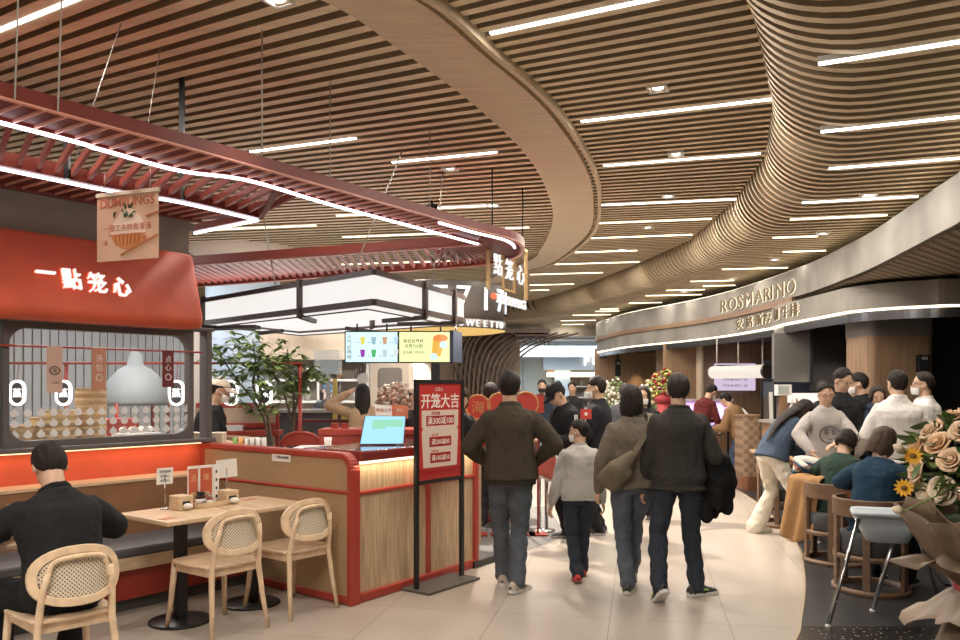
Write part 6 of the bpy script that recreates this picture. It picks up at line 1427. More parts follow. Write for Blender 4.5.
def make_hair(root, Mh, style, col, k, ln=.17, seed=0, wide=1.0, back=0):
    rn = random.Random(seed); kn = HL[style]; n = 56; m = 14; fall = style in ('bob', 'long')
    jit = [rn.uniform(-1, 1) for _ in range(n)]; rows = []
    for i in range(n):
        ph = 360 * i / n; a = ph if ph <= 180 else 360 - ph
        el = kn[-1][1]
        for (p, u), (q, w) in zip(kn, kn[1:]):
            if p <= a <= q: el = u + (w - u) * (a - p) / (q - p); break
        drop = fall and a > kn[-1][0]
        if fall and drop: el = -5
        row = []; ca, sa = cos(R(ph)), sin(R(ph)); amp = 1 + .018 * jit[i] + .012 * sin(i * 2.7 + seed)
        for j in range(m):
            t = j / (m - 1)
            if drop: tt = min(1, t / .55)
            else: tt = t
            e = R(89.5 + (el - 89.5) * tt); top = 1.0 + .03 * sin(R(90) * (1 - tt)) 
            rx, ry, rz = .0865 * wide, .1075 if a > 90 else .103, .108
            tp = 1 if drop else 1 - .10 * max(0, (t - .45) / .55) ** 2
            wv = 1 + .014 * sin(ph * .9 + j * 1.7 + seed) * (1 - tt * .5)
            x, y, z = sa * cos(e) * rx * amp * tp * wv, ca * cos(e) * ry * amp * tp * wv, sin(e) * rz * top * (1 + .015 * jit[(i * 7 + j) % n])
            if drop and t > .55:
                u = (t - .55) / .45; z -= u * ln * (1 + .06 * jit[i] - (.12 if a < 70 else 0)); f = 1 + .10 * sin(pi * u) - (.18 * u if style == 'long' else .12 * u * u); x *= f; y = y * f - (.02 * u if style == 'long' and a > 90 else 0) - back * u
            q = V((x, y, z)); q += q.normalized() * (.006 * noise.noise((x * 34 + seed, y * 34, z * 12)) + .003 * noise.noise((x * 90, y * 90 + seed, z * 20)))
            row.append(Mh @ ((q + V((0, -.008, .018))) * k))
        rows.append(row)
    rows.append(rows[0]); h = MB(); h.smooth = True; h.grid(rows); o = h.build('hair', hair_mat(col), None, solid=.010 * k, sub=1); o.parent = root
    if style == 'tied':
        h = MB(); h.tube([Mh @ (V(p) * k) for p in ((0, -.10, .0), (0, -.135, -.04), (0, -.13, -.14))], [.03 * k, .032 * k, .012 * k], 10); q = h.build('hair_tail', hair_mat(col)); q.parent = o
    return o
def person(label, loc, face, H=1.72, fem=False, top=(.1, .1, .1), e=.018, hem=-.13, leg=(.05, .06, .09), shoe=(.03, .03, .03), sole=(.5, .48, .45), acc=None, skin=SK, hair='short', hcol=HK, hl=.17,
           pel=(0, 0, .93), lean=0, side=0, twist=0, hy=0, hp=0, hr=0, fL=(-.095, 0, 0, 0, -6), fR=(.095, 0, 0, 0, 6), hL=(-.27, .06, .80), hR=(.27, .06, .80), eL=(-.35, -1, 0), eR=(.35, -1, 0), kL=(-.05, 1, 0), kR=(.05, 1, 0),
           girth=1.0, flare=0, topname='jacket', legname='trousers', sleeve=1.0, mask=None, cap=None, glasses=None, collar=None, vox=.011, seed=0, inner=None, curl=25, baggy=0, group=None, shoes=True):
    k = H / 1.72; root = thing('person', label, 'person', loc, -R(face), group)
    S = lambda p: V(p) * k
    P0 = S(pel); rx = lambda a: Matrix.Rotation(-R(a), 3, 'X'); ry = lambda a: Matrix.Rotation(R(a), 3, 'Y'); rz = lambda a: Matrix.Rotation(-R(a), 3, 'Z')
    lo = rx(lean * .55) @ ry(side * .6); up = rz(twist) @ rx(lean * 1.2) @ ry(side)
    def sp(hh):
        if hh <= .15: return P0 + lo @ S((0, 0, hh)), lo
        t = min(1, (hh - .15) / .15); Rm = lo.lerp(up, t) if hasattr(lo, 'lerp') else up
        return P0 + lo @ S((0, 0, .15)) + up @ S((0, 0, hh - .15)), (up if hh > .2 else lo)
    g = girth; fw = .93 if fem else 1.0
    TS = [(-.11, .09, .08), (-.07, .150, .105), (0, .172 * (1.03 if fem else 1), .118), (.07, .160, .112), (.16, .140 if fem else .152, .104), (.26, .152 * fw + .004, .112), (.34, .166 * fw, .120 if not fem else .124), (.40, .172 * fw, .112), (.44, .158 * fw, .095), (.475, .108 * fw, .078), (.51, .064, .066), (.57, .058, .062)]
    def torso(h, ex, h0, h1, hemw=0):
        sec = []
        for hh, w, d in TS:
            if h0 - .001 <= hh <= h1 + .001:
                c, Rm = sp(hh); gg = g if hh < .42 else 1 + (g - 1) * .4; sec.append((c, Rm @ V((1, 0, 0)), Rm @ V((0, 1, 0)), (w * gg + ex) * k, (d * gg + ex) * k))
        if hemw: 
            c, Rm = sp(h0); sec.insert(0, (c, Rm @ V((1, 0, 0)), Rm @ V((0, 1, 0)), (.168 * g + ex + hemw) * k, (.118 * g + ex + hemw) * k))
        rings(h, sec)
    shw = .162 * fw
    cS, RS = sp(.415); shL, shR = cS + RS @ S((-shw, 0, 0)), cS + RS @ S((shw, 0, 0))
    ua, fa = .285 * k, .25 * k; elL, wrL = ik(shL, S(hL), ua, fa, eL); elR, wrR = ik(shR, S(hR), ua, fa, eR)
    cH, RH = sp(-.03); hpL, hpR = cH + RH @ S((-.088, 0, 0)), cH + RH @ S((.088, 0, 0))
    ank = lambda f: S((f[0], f[1], f[2] + .085)) + (Matrix.Rotation(-R(f[4]), 3, 'Z') @ V((0, 0, 0)))
    knL, anL = ik(hpL, ank(fL), .43 * k, .425 * k, kL); knR, anR = ik(hpR, ank(fR), .43 * k, .425 * k, kR)
    nb, Rn = sp(.55); nk = nb + Rn @ S((0, .012, .03)); Hc = nb + Rn @ S((0, .02, .0)) + (rx(lean * .8 + hp * .5) @ S((0, .0, .112)))
    Mh = Matrix.Translation(Hc) @ (Matrix.Rotation(-R(hy), 4, 'Z') @ Matrix.Rotation(-R(hp + lean * .5), 4, 'X') @ Matrix.Rotation(R(hr), 4, 'Y'))
    hM = lambda p: Mh @ S(p); hR4 = Mh.to_3x3().to_4x4()
    # body, one continuous surface
    h = MB(); torso(h, -.012, -.11, .57)
    for s_, el, wr in ((shL, elL, wrL), (shR, elR, wrR)): limb(h, [s_, el, wr], [.043 * k, .037 * k, .026 * k])
    for hp_, kn_, an_ in ((hpL, knL, anL), (hpR, knR, anR)): limb(h, [hp_, kn_, kn_.lerp(an_, .3), an_, an_ + V((0, 0, -.03 * k))], [.078 * k, .052 * k, .05 * k, .035 * k, .035 * k])
    limb(h, [nb + Rn @ S((0, -.005, -.05)), hM((0, -.022, -.05))], [.062 * k, .056 * k])
    h.ell(hM((0, -.012, .025)), tuple(a * k for a in (.076, .096, .09)), 18, 12, M=hR4); h.ell(hM((0, .026, -.033)), tuple(a * k for a in (.063, .064, .084)), 16, 10, M=hR4)
    h.ell(hM((0, .032, -.078)), tuple(a * k for a in (.048, .05, .036)), 14, 8, M=hR4); h.ell(hM((0, .065, -.1)), tuple(a * k for a in (.022, .018, .016)), 10, 7, M=hR4)
    limb(h, [hM((0, .088, .012)), hM((0, .104, -.03))], [.008 * k, .0145 * k])
    for sx in (-1, 1): h.ell(hM((sx * .078, -.012, -.016)), tuple(a * k for a in (.011, .02, .032)), 10, 8, M=hR4); h.ell(hM((sx * .03, .07, .026)), tuple(a * k for a in (.026, .016, .009)), 8, 6, M=hR4)
    me = remesh(h, min(vox, .0095) * (1 if vox < .013 else 1.3), 2, 'body', [])
    bm = bmesh.new(); bm.from_mesh(me); h = MB(); h.smooth = True
    for wr, el, sx in ((wrL, elL, 1), (wrR, elR, -1)):
        d = (wr - el).normalized(); nrm = V((sx, .3, .1)); 
        if abs(d.z) < .5: nrm = V((0, .1, -1)) if d.y > .3 else V((sx * .2, -1, -.2))
        sd = V((0, 1, .2)) if abs(d.z) > .5 else V((sx * .6, .6, .6))
        hand(h, wr + d * .01 * k, d, nrm, sd, curl, k * (1.0 if not fem else .92))
    def feat(mi, fn): h.cur = mi; fn(); h.cur = 0
    for sx in (-1, 1):
        h.cur = 1; h.ell(hM((sx * .030, .0805, .004)), tuple(a * k for a in (.0135, .008, .007)), 10, 6, M=hR4)
        h.cur = 2; h.ell(hM((sx * .030, .0865, .004)), tuple(a * k for a in (.006, .004, .006)), 8, 6, M=hR4); h.bar(hM((sx * .016, .093, .028)), hM((sx * .046, .086, .029)), .006 * k, .006 * k)
    h.cur = 3; h.ell(hM((0, .087, -.066)), tuple(a * k for a in (.023, .007, .008)), 10, 6, M=hR4); h.cur = 0
    h2 = bpy.data.meshes.new('t'); h2.from_pydata([tuple(v) for v in h.v], [], h.f); h2.polygons.foreach_set('material_index', h.m); h2.polygons.foreach_set('use_smooth', [True] * len(h.f)); h2.update()
    for p in bm.faces: p.material_index = 0
    bm.from_mesh(h2); bm.to_mesh(me); bm.free(); bpy.data.meshes.remove(h2)
    obj_from(me, 'body', [skin_mat(skin), M_eye, M_dk, M_lip], root)
    # clothes
    h = MB(); torso(h, e, hem, .51, .012)
    ws = lambda el, wr: el.lerp(wr, sleeve) if sleeve <= 1 else wr
    b_ = baggy
    for s_, el, wr in ((shL, elL, wrL), (shR, elR, wrR)):
        if sleeve > .0:
            w2 = el.lerp(wr, sleeve); limb(h, [s_, s_.lerp(el, .5), el, el.lerp(w2, .55), w2], [(.046 + e * .55) * k, (.046 + e * .7 + b_ * .7) * k, (.038 + e * .75 + b_) * k, (.034 + e * .7 + b_) * k, (.028 + e * .5) * k])
        else: limb(h, [s_, s_.lerp(el, .65)], [(.05 + e) * k, (.054 + e) * k])
    c, Rm = sp(.525)
    if collar is not None: h.tube([c + Rm @ S((.068 * cos(a), .064 * sin(a) - .004, .0 + .012 * -sin(a))) for a in [j * pi / 9 for j in range(18)]], collar * k, 8, closed=True)
    me = remesh(h, vox, 3, topname, [], .014, seed, (8, 8, 5)); tm = fabric('cloth_%d_%d_%d' % tuple(int(c_ * 1000) for c_ in top), top); tobj = obj_from(me, topname, [tm], root)
    h = MB(); torso(h, .008, -.11, .07)
    for hp_, kn_, an_ in ((hpL, knL, anL), (hpR, knR, anR)):
        dn = (an_ - kn_).normalized(); end = an_ + dn * (.005 * k if not flare else .05 * k)
        limb(h, [hp_, hp_.lerp(kn_, .5), kn_, kn_.lerp(an_, .45), end], [.096 * k * (1 + (g - 1) * .6), .088 * k * (1 + (g - 1) * .5), .072 * k, (.067 + flare * .4) * k, (.064 + flare) * k])
    me = remesh(h, vox, 3, legname, [], .014, seed + 5, (12, 12, 15)); obj_from(me, legname, [fabric('cloth_%d_%d_%d' % tuple(int(c_ * 1000) for c_ in leg), leg)], root)
    if shoes:
        foot_shoe(root, anL, fL[4], fL[3], shoe, sole, k, acc); foot_shoe(root, anR, fR[4], fR[3], shoe, sole, k, acc)
    if hair: make_hair(root, Mh, hair, hcol, k, hl, seed, 1.0, .16 if lean > 35 else .03 if hair == 'long' else 0)
    if mask:
        rows = []
        for j in range(9):
            el = R(-52 + 62 * j / 8); rows.append([hM((.071 * sin(a) * cos(el * .7), .024 + .088 * cos(a) * cos(el * .55) * (1 if abs(a) < .5 else .97), -.045 + .075 * sin(el) - .004)) for a in [R(-78 + 156 * i / 14) for i in range(15)]])
        h = MB(); h.smooth = True; h.grid(rows); o = h.build('face_mask', mat('mask_%d' % int(mask[0] * 100), mask, .8), None, solid=.003); o.parent = root
        h = MB()
        for sx in (-1, 1): h.tube([hM((sx * .069, .05, -.03)), hM((sx * .082, .0, -.005))], .0022, 5)
        q = h.build('ear_loop', mat('mask_%d' % int(mask[0] * 100), mask, .8)); q.parent = o
    if cap:
        col, brim_yaw = cap; h = MB(); h.smooth = True; rows = []
        for j in range(9):
            el = R(12 + 78 * j / 8); rows.append([hM((.093 * cos(el) * sin(a), -.008 + .112 * cos(el) * cos(a), .022 + .108 * sin(el))) for a in [2 * pi * i / 30 for i in range(31)]])
        h.grid(rows); o = h.build('cap', fabric('cap_%d' % int(col[0] * 100), col), None, solid=.006, sub=1); o.parent = root
        h = MB(); h.smooth = True; h.grid([[hM((.082 * sin(a) * (1 - .15 * v), .095 * cos(a) + .085 * v * cos(a) ** .6 - .004, .046 - .03 * v - .02 * abs(sin(a)) * v)) for a in [R(-70 + 140 * i / 14) for i in range(15)]] for v in (0, .35, .7, 1)])
        q = h.build('brim', fabric('cap_%d' % int(col[0] * 100), col), None, solid=.005); q.parent = o
    if glasses:
        h = MB()
        for sx in (-1, 1):
            h.tube([hM((sx * .031 + .022 * cos(a), .103, .0 + .016 * sin(a))) for a in [j * pi / 8 for j in range(16)]], .0022 * k, 5, closed=True); h.tube([hM((sx * .053, .101, .004)), hM((sx * .08, .0, .004))], .002 * k, 5)
        h.tube([hM((-.009, .104, .004)), hM((.009, .104, .004))], .0022 * k, 5); o = h.build('glasses', M_black); o.parent = root
    if inner:
        h = MB(); c, Rm = sp(.50); cc, _ = sp(.22); h.add([c + Rm @ S((-.05, .075, .02)), c + Rm @ S((.05, .075, .02)), cc + Rm @ S((.05, .125 * g + e * .9, 0)), cc + Rm @ S((-.05, .125 * g + e * .9, 0))], [(0, 1, 2, 3)]); o = h.build('shirt_front', fabric('cloth_%d_%d_%d' % tuple(int(c_ * 1000) for c_ in inner), inner), None, solid=.01); o.parent = root
    root['_h'] = 0; del root['_h']
    return dict(root=root, k=k, wrL=wrL, wrR=wrR, elL=elL, elR=elR, shL=shL, shR=shR, sp=sp, top=tobj, hM=hM)
def W_(r, p): return world_of(r['root']) @ p
JEAN = (.075, .10, .145); NAVY = (.032, .040, .054); BLK = (.012, .012, .014)
# --- the group walking away
p1 = person('man in dark olive bomber jacket and blue jeans walking away, elbows out', (.24, 6.52, 0), 3, 1.74, top=(.058, .047, .033), e=.036, hem=-.06, leg=(.088, .100, .118), shoe=(.42, .36, .28), sole=(.62, .6, .56), acc=(.05, .05, .05),
       hL=(-.19, .20, .99), hR=(.21, .20, 1.0), eL=(-1, -.7, .1), eR=(1, -.55, .1), hy=14, fL=(-.06, .16, 0, 0, 4), fR=(.05, -.08, .0, 4, 32), collar=.026, hair='short', vox=.010, seed=1, baggy=.008)
h = MB(); c, Rm = p1['sp'](-.075); rings(h, [(c + V((0, 0, z)), Rm @ V((1, 0, 0)), Rm @ V((0, 1, 0)), .205, .155) for z in (-.02, .0, .02, .03)]); o = h.build('waistband', fabric('rib_olive', (.035, .03, .022))); o.parent = p1['root']
p2 = person('boy in grey sweatshirt, navy jeans and red trainers, white masked face turned left', (.83, 6.86, 0), -4, 1.34, top=(.46, .44, .41), e=.03, hem=-.07, leg=NAVY, shoe=(.50, .035, .03), sole=(.16, .05, .04), acc=(.05, .05, .05),
       hy=-62, hp=4, hL=(-.30, .02, .80), hR=(.28, .10, .82), fL=(-.045, -.12, 0, 8, 4), fR=(.07, .18, .0, 0, 8), mask=(.78, .78, .78), hair='crop', collar=.014, vox=.0095, seed=2, baggy=.008, topname='sweatshirt', legname='jeans')
h = MB(); w_, e_ = p2['wrL'], p2['elL']; d_ = (e_ - w_).normalized(); h.tube([w_ + d_ * .02, w_ + d_ * .05], .034, 12); o = h.build('wristwatch', M_black); o.parent = p2['root']
p3 = person('woman with black bob in khaki jacket and blue jeans walking away beside the boy', (1.20, 6.48, 0), 4, 1.63, True, top=(.155, .13, .10), e=.038, hem=-.06, leg=(.105, .122, .148), shoe=(.05, .05, .05), sole=(.6, .57, .5), acc=(.6, .58, .55),
       hair='bob', hl=.15, hy=10, fL=(-.04, -.06, 0, 2, 14), fR=(.03, .26, .05, 26, 2), kR=(0, 1, 0), hL=(-.27, .08, .84), hR=(.24, .14, .86), collar=.022, vox=.010, seed=3, baggy=.01, legname='jeans')
p4 = person('man in charcoal sweater and dark jeans walking away at the right of the group', (1.52, 6.28, 0), 3, 1.72, top=(.042, .038, .035), e=.03, hem=-.09, leg=(.036, .044, .058), shoe=(.03, .032, .035), sole=(.68, .66, .62), acc=(.45, .62, .15),
       hy=8, hair='short', hcol=(.03, .024, .02), fL=(-.17, -.16, .035, 38, -14), fR=(.15, .06, 0, 0, 62), kL=(-.1, 1, 0), hL=(-.25, .14, .84), hR=(.25, .20, .98), eR=(.35, -1, -.2), eL=(-.2, -1, 0), collar=.016, vox=.010, seed=4, girth=1.04, baggy=.006, topname='sweater', legname='jeans')
# jacket over his arm
t = thing('black_jacket', 'black padded jacket hung over the right forearm of the man in charcoal sweater', 'jacket', W_(p4, p4['wrR'])); q = W_(p4, p4['elR'].lerp(p4['wrR'], .6))
h = MB(); 
for dx, dy, z0, z1, r in ((-.05, -.06, .04, -.42, .055), (.03, -.08, .03, -.30, .07), (.10, -.02, .02, -.36, .06), (.13, .06, .0, -.26, .06), (.02, .02, .05, -.40, .05)): limb(h, [q + V((dx, dy, z0)), q + V((dx * 1.25, dy, (z0 + z1) / 2)), q + V((dx * 1.1 + .02, dy, z1))], [r, r * 1.15, r * .8])
me = remesh(h, .012, 3, 'padded_body', [], .016, 9, (8, 8, 14)); o = obj_from(me, 'padded_body', [fabric('black_nylon', (.013, .013, .014))], t); o.location = -t.location
# sling bag on the woman
t = thing('sling_bag', 'khaki nylon sling bag worn across the back of the woman with black bob', 'bag', W_(p3, V((-.15, -.16, .96)))); Mw = world_of(p3['root'])
h = MB(); limb(h, [Mw @ V((-.21, -.13, .90)), Mw @ V((-.13, -.19, .98)), Mw @ V((-.02, -.195, 1.08))], [.07, .085, .05]); limb(h, [Mw @ V((-.17, -.16, .86)), Mw @ V((-.06, -.19, .96))], [.05, .06])
me = remesh(h, .010, 4, 'pouch', [], .01, 3); o = obj_from(me, 'pouch', [fabric('khaki_nylon', (.15, .125, .085))], t); o.location = -t.location
h = MB(); P = spline([Mw @ V(p) for p in ((-.04, -.205, 1.06), (.05, -.205, 1.20), (.12, -.165, 1.34), (.13, -.06, 1.405), (.12, .06, 1.37))], 6)
for a, c in zip(P, P[1:]): h.bar(a, c + (c - a) * .1, .045, .008, up=(0, -1, .3))
h.build('strap', fabric('khaki_strap', (.19, .16, .115)), t)
# --- people beyond the group
p5_ = person('man in black cap and black track jacket with white arm stripes, looking down', (.98, 8.7, 0), -115, 1.70, top=(.014, .014, .016), e=.03, leg=(.014, .014, .016), hp=32, lean=14, hL=(-.1, .34, 1.08), hR=(.12, .34, 1.10), cap=((.016, .016, .017), 0), hair='crop', collar=.022, vox=.013, seed=6, baggy=.01)
h = MB()
for a_, b_ in ((p5_['shR'], p5_['elR']), (p5_['shL'], p5_['elL']), (p5_['elR'], p5_['wrR'])):
    for o_ in (-.012, .012):
        d_ = (b_ - a_).normalized(); n_ = V((1 if a_.x > 0 else -1, 0, .55)); n_ = (n_ - d_ * n_.dot(d_)).normalized(); s_ = d_.cross(n_) * o_; h.bar(a_ + n_ * .068 + s_, b_ + n_ * .072 + s_, .012, .012)
o = h.build('sleeve_stripes', M_white); o.parent = p5_['root']
q = at_y(586, 414, 8.25); t = thing('red_flyer', 'small red square flyer held up in front of the man in the black cap', 'flyer', q); h = MB(); h.box(q, (.11, .006, .10)); h.build('sheet', mat('flyer_red', (.60, .06, .05), .5), t); h = MB(); h.box(q + V((0, -.004, 0)), (.03, .002, .03)); h.build('print', M_paper, t); h = MB(); h.tube([q, V((q.x, q.y + .12, q.z - .16))], .006, 6); h.build('stick', M_paper, t)
person('man in white face mask and black jacket standing beside the man in the black cap', (1.30, 9.0, 0), -75, 1.73, top=(.020, .020, .024), e=.026, leg=(.02, .02, .024), hp=6, mask=(.8, .8, .8), hair='fringe', collar=.016, hL=(-.15, .32, 1.0), hR=(.2, .3, 1.02), vox=.013, seed=7)
person('distant man in navy coat and black face mask walking towards us', (1.17, 15.5, 0), 185, 1.74, top=(.03, .04, .06), e=.03, hem=-.11, leg=(.085, .045, .045), mask=(.02, .02, .02), hair='short', inner=(.02, .02, .02), vox=.016, seed=8)
person('distant woman in dark open coat walking beside the masked man in navy', (1.50, 15.8, 0), 178, 1.72, True, top=(.05, .042, .036), e=.04, hem=-.11, leg=(.02, .02, .022), hair='long', hl=.2, inner=(.02, .02, .02), vox=.016, seed=9)
person('distant person in black half hidden behind the black cap', (1.85, 16.5, 0), 190, 1.70, top=(.03, .03, .03), leg=(.03, .03, .03), vox=.018, seed=10)
person('woman with long black hair and white mask between the khaki jacket and the dark sweater', (1.98, 9.9, 0), -150, 1.62, True, top=(.018, .018, .02), e=.03, leg=(.03, .03, .04), mask=(.8, .8, .8), hair='long', hl=.28, hy=-10, vox=.013, seed=11, shoe=(.1, .1, .1), hL=(-.18, .28, 1.0))
person('person seen only as dark hair behind the woman with the black bob', (2.05, 11.6, 0), 20, 1.66, top=(.04, .04, .045), leg=(.05, .05, .06), vox=.018, seed=12, shoe=(.4, .4, .4))
person('person with dark hair in grey jacket facing away beyond the red fans', (.115, 9.35, 0), 10, 1.66, top=(.20, .185, .165), e=.025, leg=(.03, .03, .035), collar=.02, hair='short', vox=.014, seed=13)
person('woman in black top with brown hair leaning behind the poster stand', (-.28, 8.15, 0), 150, 1.64, True, top=(.014, .014, .016), e=.03, hem=-.06, leg=(.03, .03, .035), hair='bob', hcol=(.07, .04, .025), hl=.12, hp=30, lean=12, hL=(-.1, .36, 1.06), hR=(.18, .36, 1.06), vox=.013, seed=14)
person('person in beige cap and white mask between the dried bouquet and the poster', (-.72, 9.25, 0), 150, 1.62, top=(.03, .03, .034), leg=(.03, .03, .03), mask=(.8, .8, .78), cap=((.55, .45, .36), 0), hair='crop', vox=.014, seed=15, hp=10)
person('woman in tan sweater with long black hair raising a hand to her head', (-1.33, 9.45, 0), -20, 1.66, True, top=(.52, .37, .23), e=.03, leg=(.03, .03, .035), hair='long', hl=.30, hy=10, hp=12, lean=8, hL=(-.19, .14, 1.58), eL=(-1, .1, -.25), hR=(.2, .3, 1.05), vox=.012, seed=16, topname='sweater')
person('bar worker in blue cap behind the tea bar counter', (-2.46, 13.2, 0), 150, 1.68, top=(.03, .03, .035), leg=(.03, .03, .03), cap=((.07, .12, .2), 0), hair='crop', mask=(.7, .7, .7), vox=.017, seed=17, hp=18)
person('child in pale grey top resting its head on a hand at the small table', (X(309, 8.72), 8.62, 0), 140, 1.22, top=(.56, .55, .52), e=.02, leg=NAVY, pel=(0, 0, .66), lean=22, side=14, hp=20, hr=18, fL=(-.1, .35, .0, 0, 0), fR=(.1, .35, 0, 0, 0), kL=(0, 1, 1), kR=(0, 1, 1), hL=(-.14, .36, 1.24), hR=(.10, .30, 1.16), eL=(-1, .1, -.5), hair='fringe', vox=.012, seed=18, topname='sweatshirt')
person('kiosk worker in black shirt, beige cap and white mask beside the window', (X(204, 8.2), 8.22, 0), 75, 1.72, top=(.016, .016, .018), e=.014, leg=(.03, .03, .03), cap=((.62, .52, .42), 0), mask=(.82, .78, .76), hair='crop', hp=8, lean=10, hL=(-.1, .42, 1.08), hR=(.22, .34, 1.04), sleeve=0, vox=.011, seed=19, girth=1.15, topname='shirt')
# seated man at left
person('man in black sweater seated with his back to us on the nearest cane chair', (-2.20, 4.30, 0), -44, 1.74, top=(.018, .018, .019), e=.030, hem=-.11, leg=(.013, .013, .015), pel=(0, -.04, .555), lean=16, hp=30, fL=(-.16, .42, 0, 0, -8), fR=(.16, .40, 0, 0, 8), kL=(-.35, .6, 1), kR=(.35, .6, 1),
       hL=(-.16, .42, .80), hR=(.17, .40, .80), eL=(-1, -.2, -.3), eR=(1, -.2, -.3), hair='short', collar=.014, vox=.010, seed=20, baggy=.012, topname='sweater', girth=1.06)
# --- restaurant side
pd_ = person('long haired woman in denim jacket and cream flared trousers bending over a table', (3.20, 8.85, 0), 72, 1.68, True, top=(.060, .085, .125), e=.03, hem=-.05, leg=(.66, .60, .50), shoe=(.62, .56, .48), sole=(.6, .55, .48), pel=(.0, -.06, .90), lean=40, hp=10, fL=(-.26, -.06, 0, 0, -4), fR=(.28, .02, 0, 0, 14),
       flare=.045, hair='long', hcol=(.022, .014, .011), hl=.50, hL=(-.12, .52, .84), hR=(.16, .50, .80), vox=.0105, seed=21, baggy=.01)
h = MB(); A_, RA = pd_['sp'](.47); B_, RB = pd_['sp'](.26); C_, RC = pd_['sp'](.10); P = [pd_['hM']((0, -.085, .03)), pd_['hM']((.0, -.12, -.06)), A_ + RA @ V((.02, -.13, .02)), B_ + RB @ V((.05, -.165, 0)), C_ + RC @ V((.07, -.165, 0))]
P = spline(P, 4); h.tube(P, [.075 + .03 * sin(pi * min(1, i / 12)) - .06 * max(0, (i - 9) / 7) for i in range(len(P))], 12, flat=.36, side=(0, -1, .3)); o = h.build('hair_fall', hair_mat((.022, .014, .011))); o.parent = pd_['root']
g5 = person('woman with glasses in grey sweatshirt with round face print, facing us', (3.60, 8.55, 0), 186, 1.66, True, top=(.42, .385, .36), e=.03, hem=-.10, leg=(.02, .02, .022), hp=14, hy=4, hL=(-.02, .30, 1.08), hR=(.24, .30, 1.0), eL=(-1, .1, -.3), eR=(1, 0, -.3), glasses=True, hair='tied', collar=.016, vox=.011, seed=22, baggy=.006, topname='sweatshirt')
h = MB(); c, Rm = g5['sp'](.24); yy = .155
def ft(x, z): return c + V((x, yy - .45 * x * x - .02 * abs(z), z))
h.tube([ft(.10 * cos(a), .085 * sin(a) - .01) for a in [j * pi / 14 for j in range(28)]], .005, 5, closed=True)
for sx in (-1, 1): h.tube([ft(sx * .035 + .014 * cos(a), .02 + .025 * sin(a)) for a in [j * pi / 6 for j in range(12)]], .004, 5, closed=True)
h.tube([ft(-.02, -.05), ft(0, -.058), ft(.02, -.05)], .004, 5); o = h.build('chest_print', mat('print_ink', (.05, .05, .07), .8)); o.parent = g5['root']
person('man with glasses and short hair in black jacket behind the grey sweatshirt, looking down', (3.98, 9.05, 0), 172, 1.82, top=(.016, .016, .018), e=.028, leg=(.02, .02, .022), hp=20, hy=-16, glasses=True, hair='short', collar=.022, hL=(-.1, .32, 1.0), hR=(.2, .32, 1.0), vox=.011, seed=23)
person('man in black jacket seen in profile between the man with glasses and the oak column', (4.50, 9.7, 0), -70, 1.78, top=(.014, .014, .016), e=.026, leg=(.02, .02, .022), hp=6, mask=(.75, .75, .75), hair='fringe', collar=.016, vox=.013, seed=24)
person('woman in navy jacket and pale grey scarf facing us behind the white shirted man', (4.36, 9.0, 0), 196, 1.63, True, top=(.03, .045, .075), e=.03, leg=(.03, .03, .035), hp=14, hair='bob', hcol=(.04, .025, .018), hl=.06, collar=.05, vox=.012, seed=25)
person('person in black face mask half hidden behind the woman in grey sweatshirt', (4.42, 10.55, 0), 170, 1.70, top=(.02, .02, .022), leg=(.02, .02, .022), mask=(.015, .015, .016), hair='short', vox=.016, seed=26)
person('broad man in white shirt standing with his back to us', (4.17, 8.20, 0), 12, 1.78, top=(.70, .67, .64), e=.022, hem=-.10, leg=(.03, .032, .04), hy=-22, hair='short', collar=.018, girth=1.16, hL=(-.30, .2, .9), hR=(.34, .2, .92), vox=.011, seed=27, baggy=.01, topname='shirt')
g9 = person('man in white shirt with dark leaf print and face mask standing by the oak column', (4.72, 8.7, 0), -38, 1.77, top=(.70, .69, .67), e=.022, hem=-.1, leg=(.03, .03, .035), hy=-30, mask=(.8, .8, .8), glasses=True, hair='crop', collar=.018, vox=.011, seed=28, baggy=.008, topname='shirt', hR=(.28, .1, .85))
h = MB(); rn = random.Random(5)
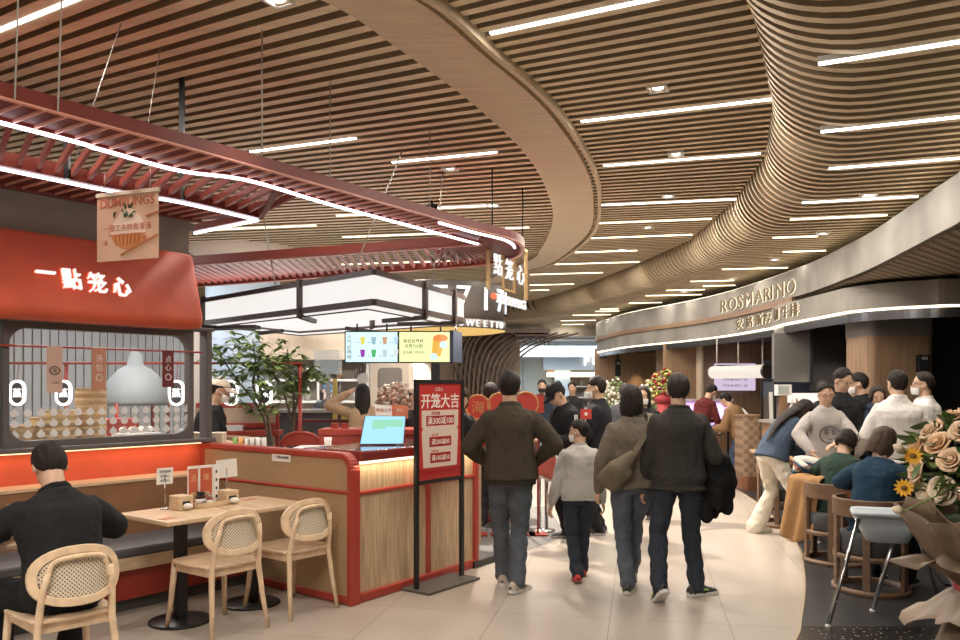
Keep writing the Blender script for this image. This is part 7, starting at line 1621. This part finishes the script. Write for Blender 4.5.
for _ in range(34):
    u = rn.uniform(.1, .9); a = rn.uniform(-.6, 1.2); base = g9['shR'].lerp(g9['elR'], u) if rn.random() < .55 else g9['sp'](rn.uniform(.12, .4))[0] + V((.1, -.06, 0)); d = V((cos(a) * .9, -sin(a) - .25, 0)).normalized(); q = base + d * (.078 if base.x > .15 else .10); l = V((rn.uniform(-1, 1) * .3, .2, rn.uniform(-1, 1))).normalized() * .03; s_ = d.cross(l).normalized() * .010; h.add([q - l, q + s_ + d * .006, q + l, q - s_ + d * .006], [(0, 1, 2, 3)])
o = h.build('leaf_print', mat('leaf_print_ink', (.03, .04, .03), .8), None, solid=.004); o.parent = g9['root']
person('woman with dark short hair in green sweater seated with her back to us', (3.28, 7.55, 0), 48, 1.60, True, top=(.030, .055, .040), e=.03, hem=-.09, leg=(.02, .02, .022), pel=(0, .0, .565), lean=18, hp=20, hy=18, fL=(-.14, .36, 0, 0, 0), fR=(.14, .36, 0, 0, 0), kL=(-.2, .6, 1), kR=(.2, .6, 1), hL=(-.2, .40, .80), hR=(.2, .38, .80), eL=(-1, -.2, -.3), eR=(1, -.2, -.3), hair='bob', hcol=(.022, .015, .012), hl=.07, vox=.011, seed=29, baggy=.012, topname='sweater')
person('woman with brown grey shoulder length hair in dark blue sweater seated nearest the bouquet', (3.10, 6.50, 0), 50, 1.66, True, top=(.020, .048, .082), e=.03, hem=-.10, leg=(.02, .022, .03), pel=(.02, .02, .575), lean=12, hp=20, hy=26, fL=(-.14, .36, 0, 0, 0), fR=(.14, .36, 0, 0, 0), kL=(-.2, .6, 1), kR=(.2, .6, 1), hL=(-.2, .40, .82), hR=(.22, .38, .82), eL=(-1, -.2, -.3), eR=(1, -.2, -.3), hair='bob', hcol=(.075, .048, .034), hl=.14, vox=.011, seed=30, baggy=.014, topname='sweater', girth=1.08)
person('man in maroon sweater bending over the violet lit meat case', (3.72, 13.9, 0), 60, 1.72, top=(.12, .025, .022), e=.024, leg=(.03, .03, .035), lean=22, hp=24, hL=(-.15, .45, 1.02), hR=(.15, .42, .98), mask=(.75, .7, .78), hair='short', vox=.014, seed=31, topname='sweater')
person('person in brown padded jacket leaning on the meat counter beyond the quilted pier', (4.24, 13.3, 0), -50, 1.58, top=(.26, .155, .08), e=.04, leg=(.05, .07, .12), lean=24, hp=14, hL=(-.15, .45, 1.0), hR=(.15, .45, 1.0), hair='fringe', vox=.014, seed=32, baggy=.015)
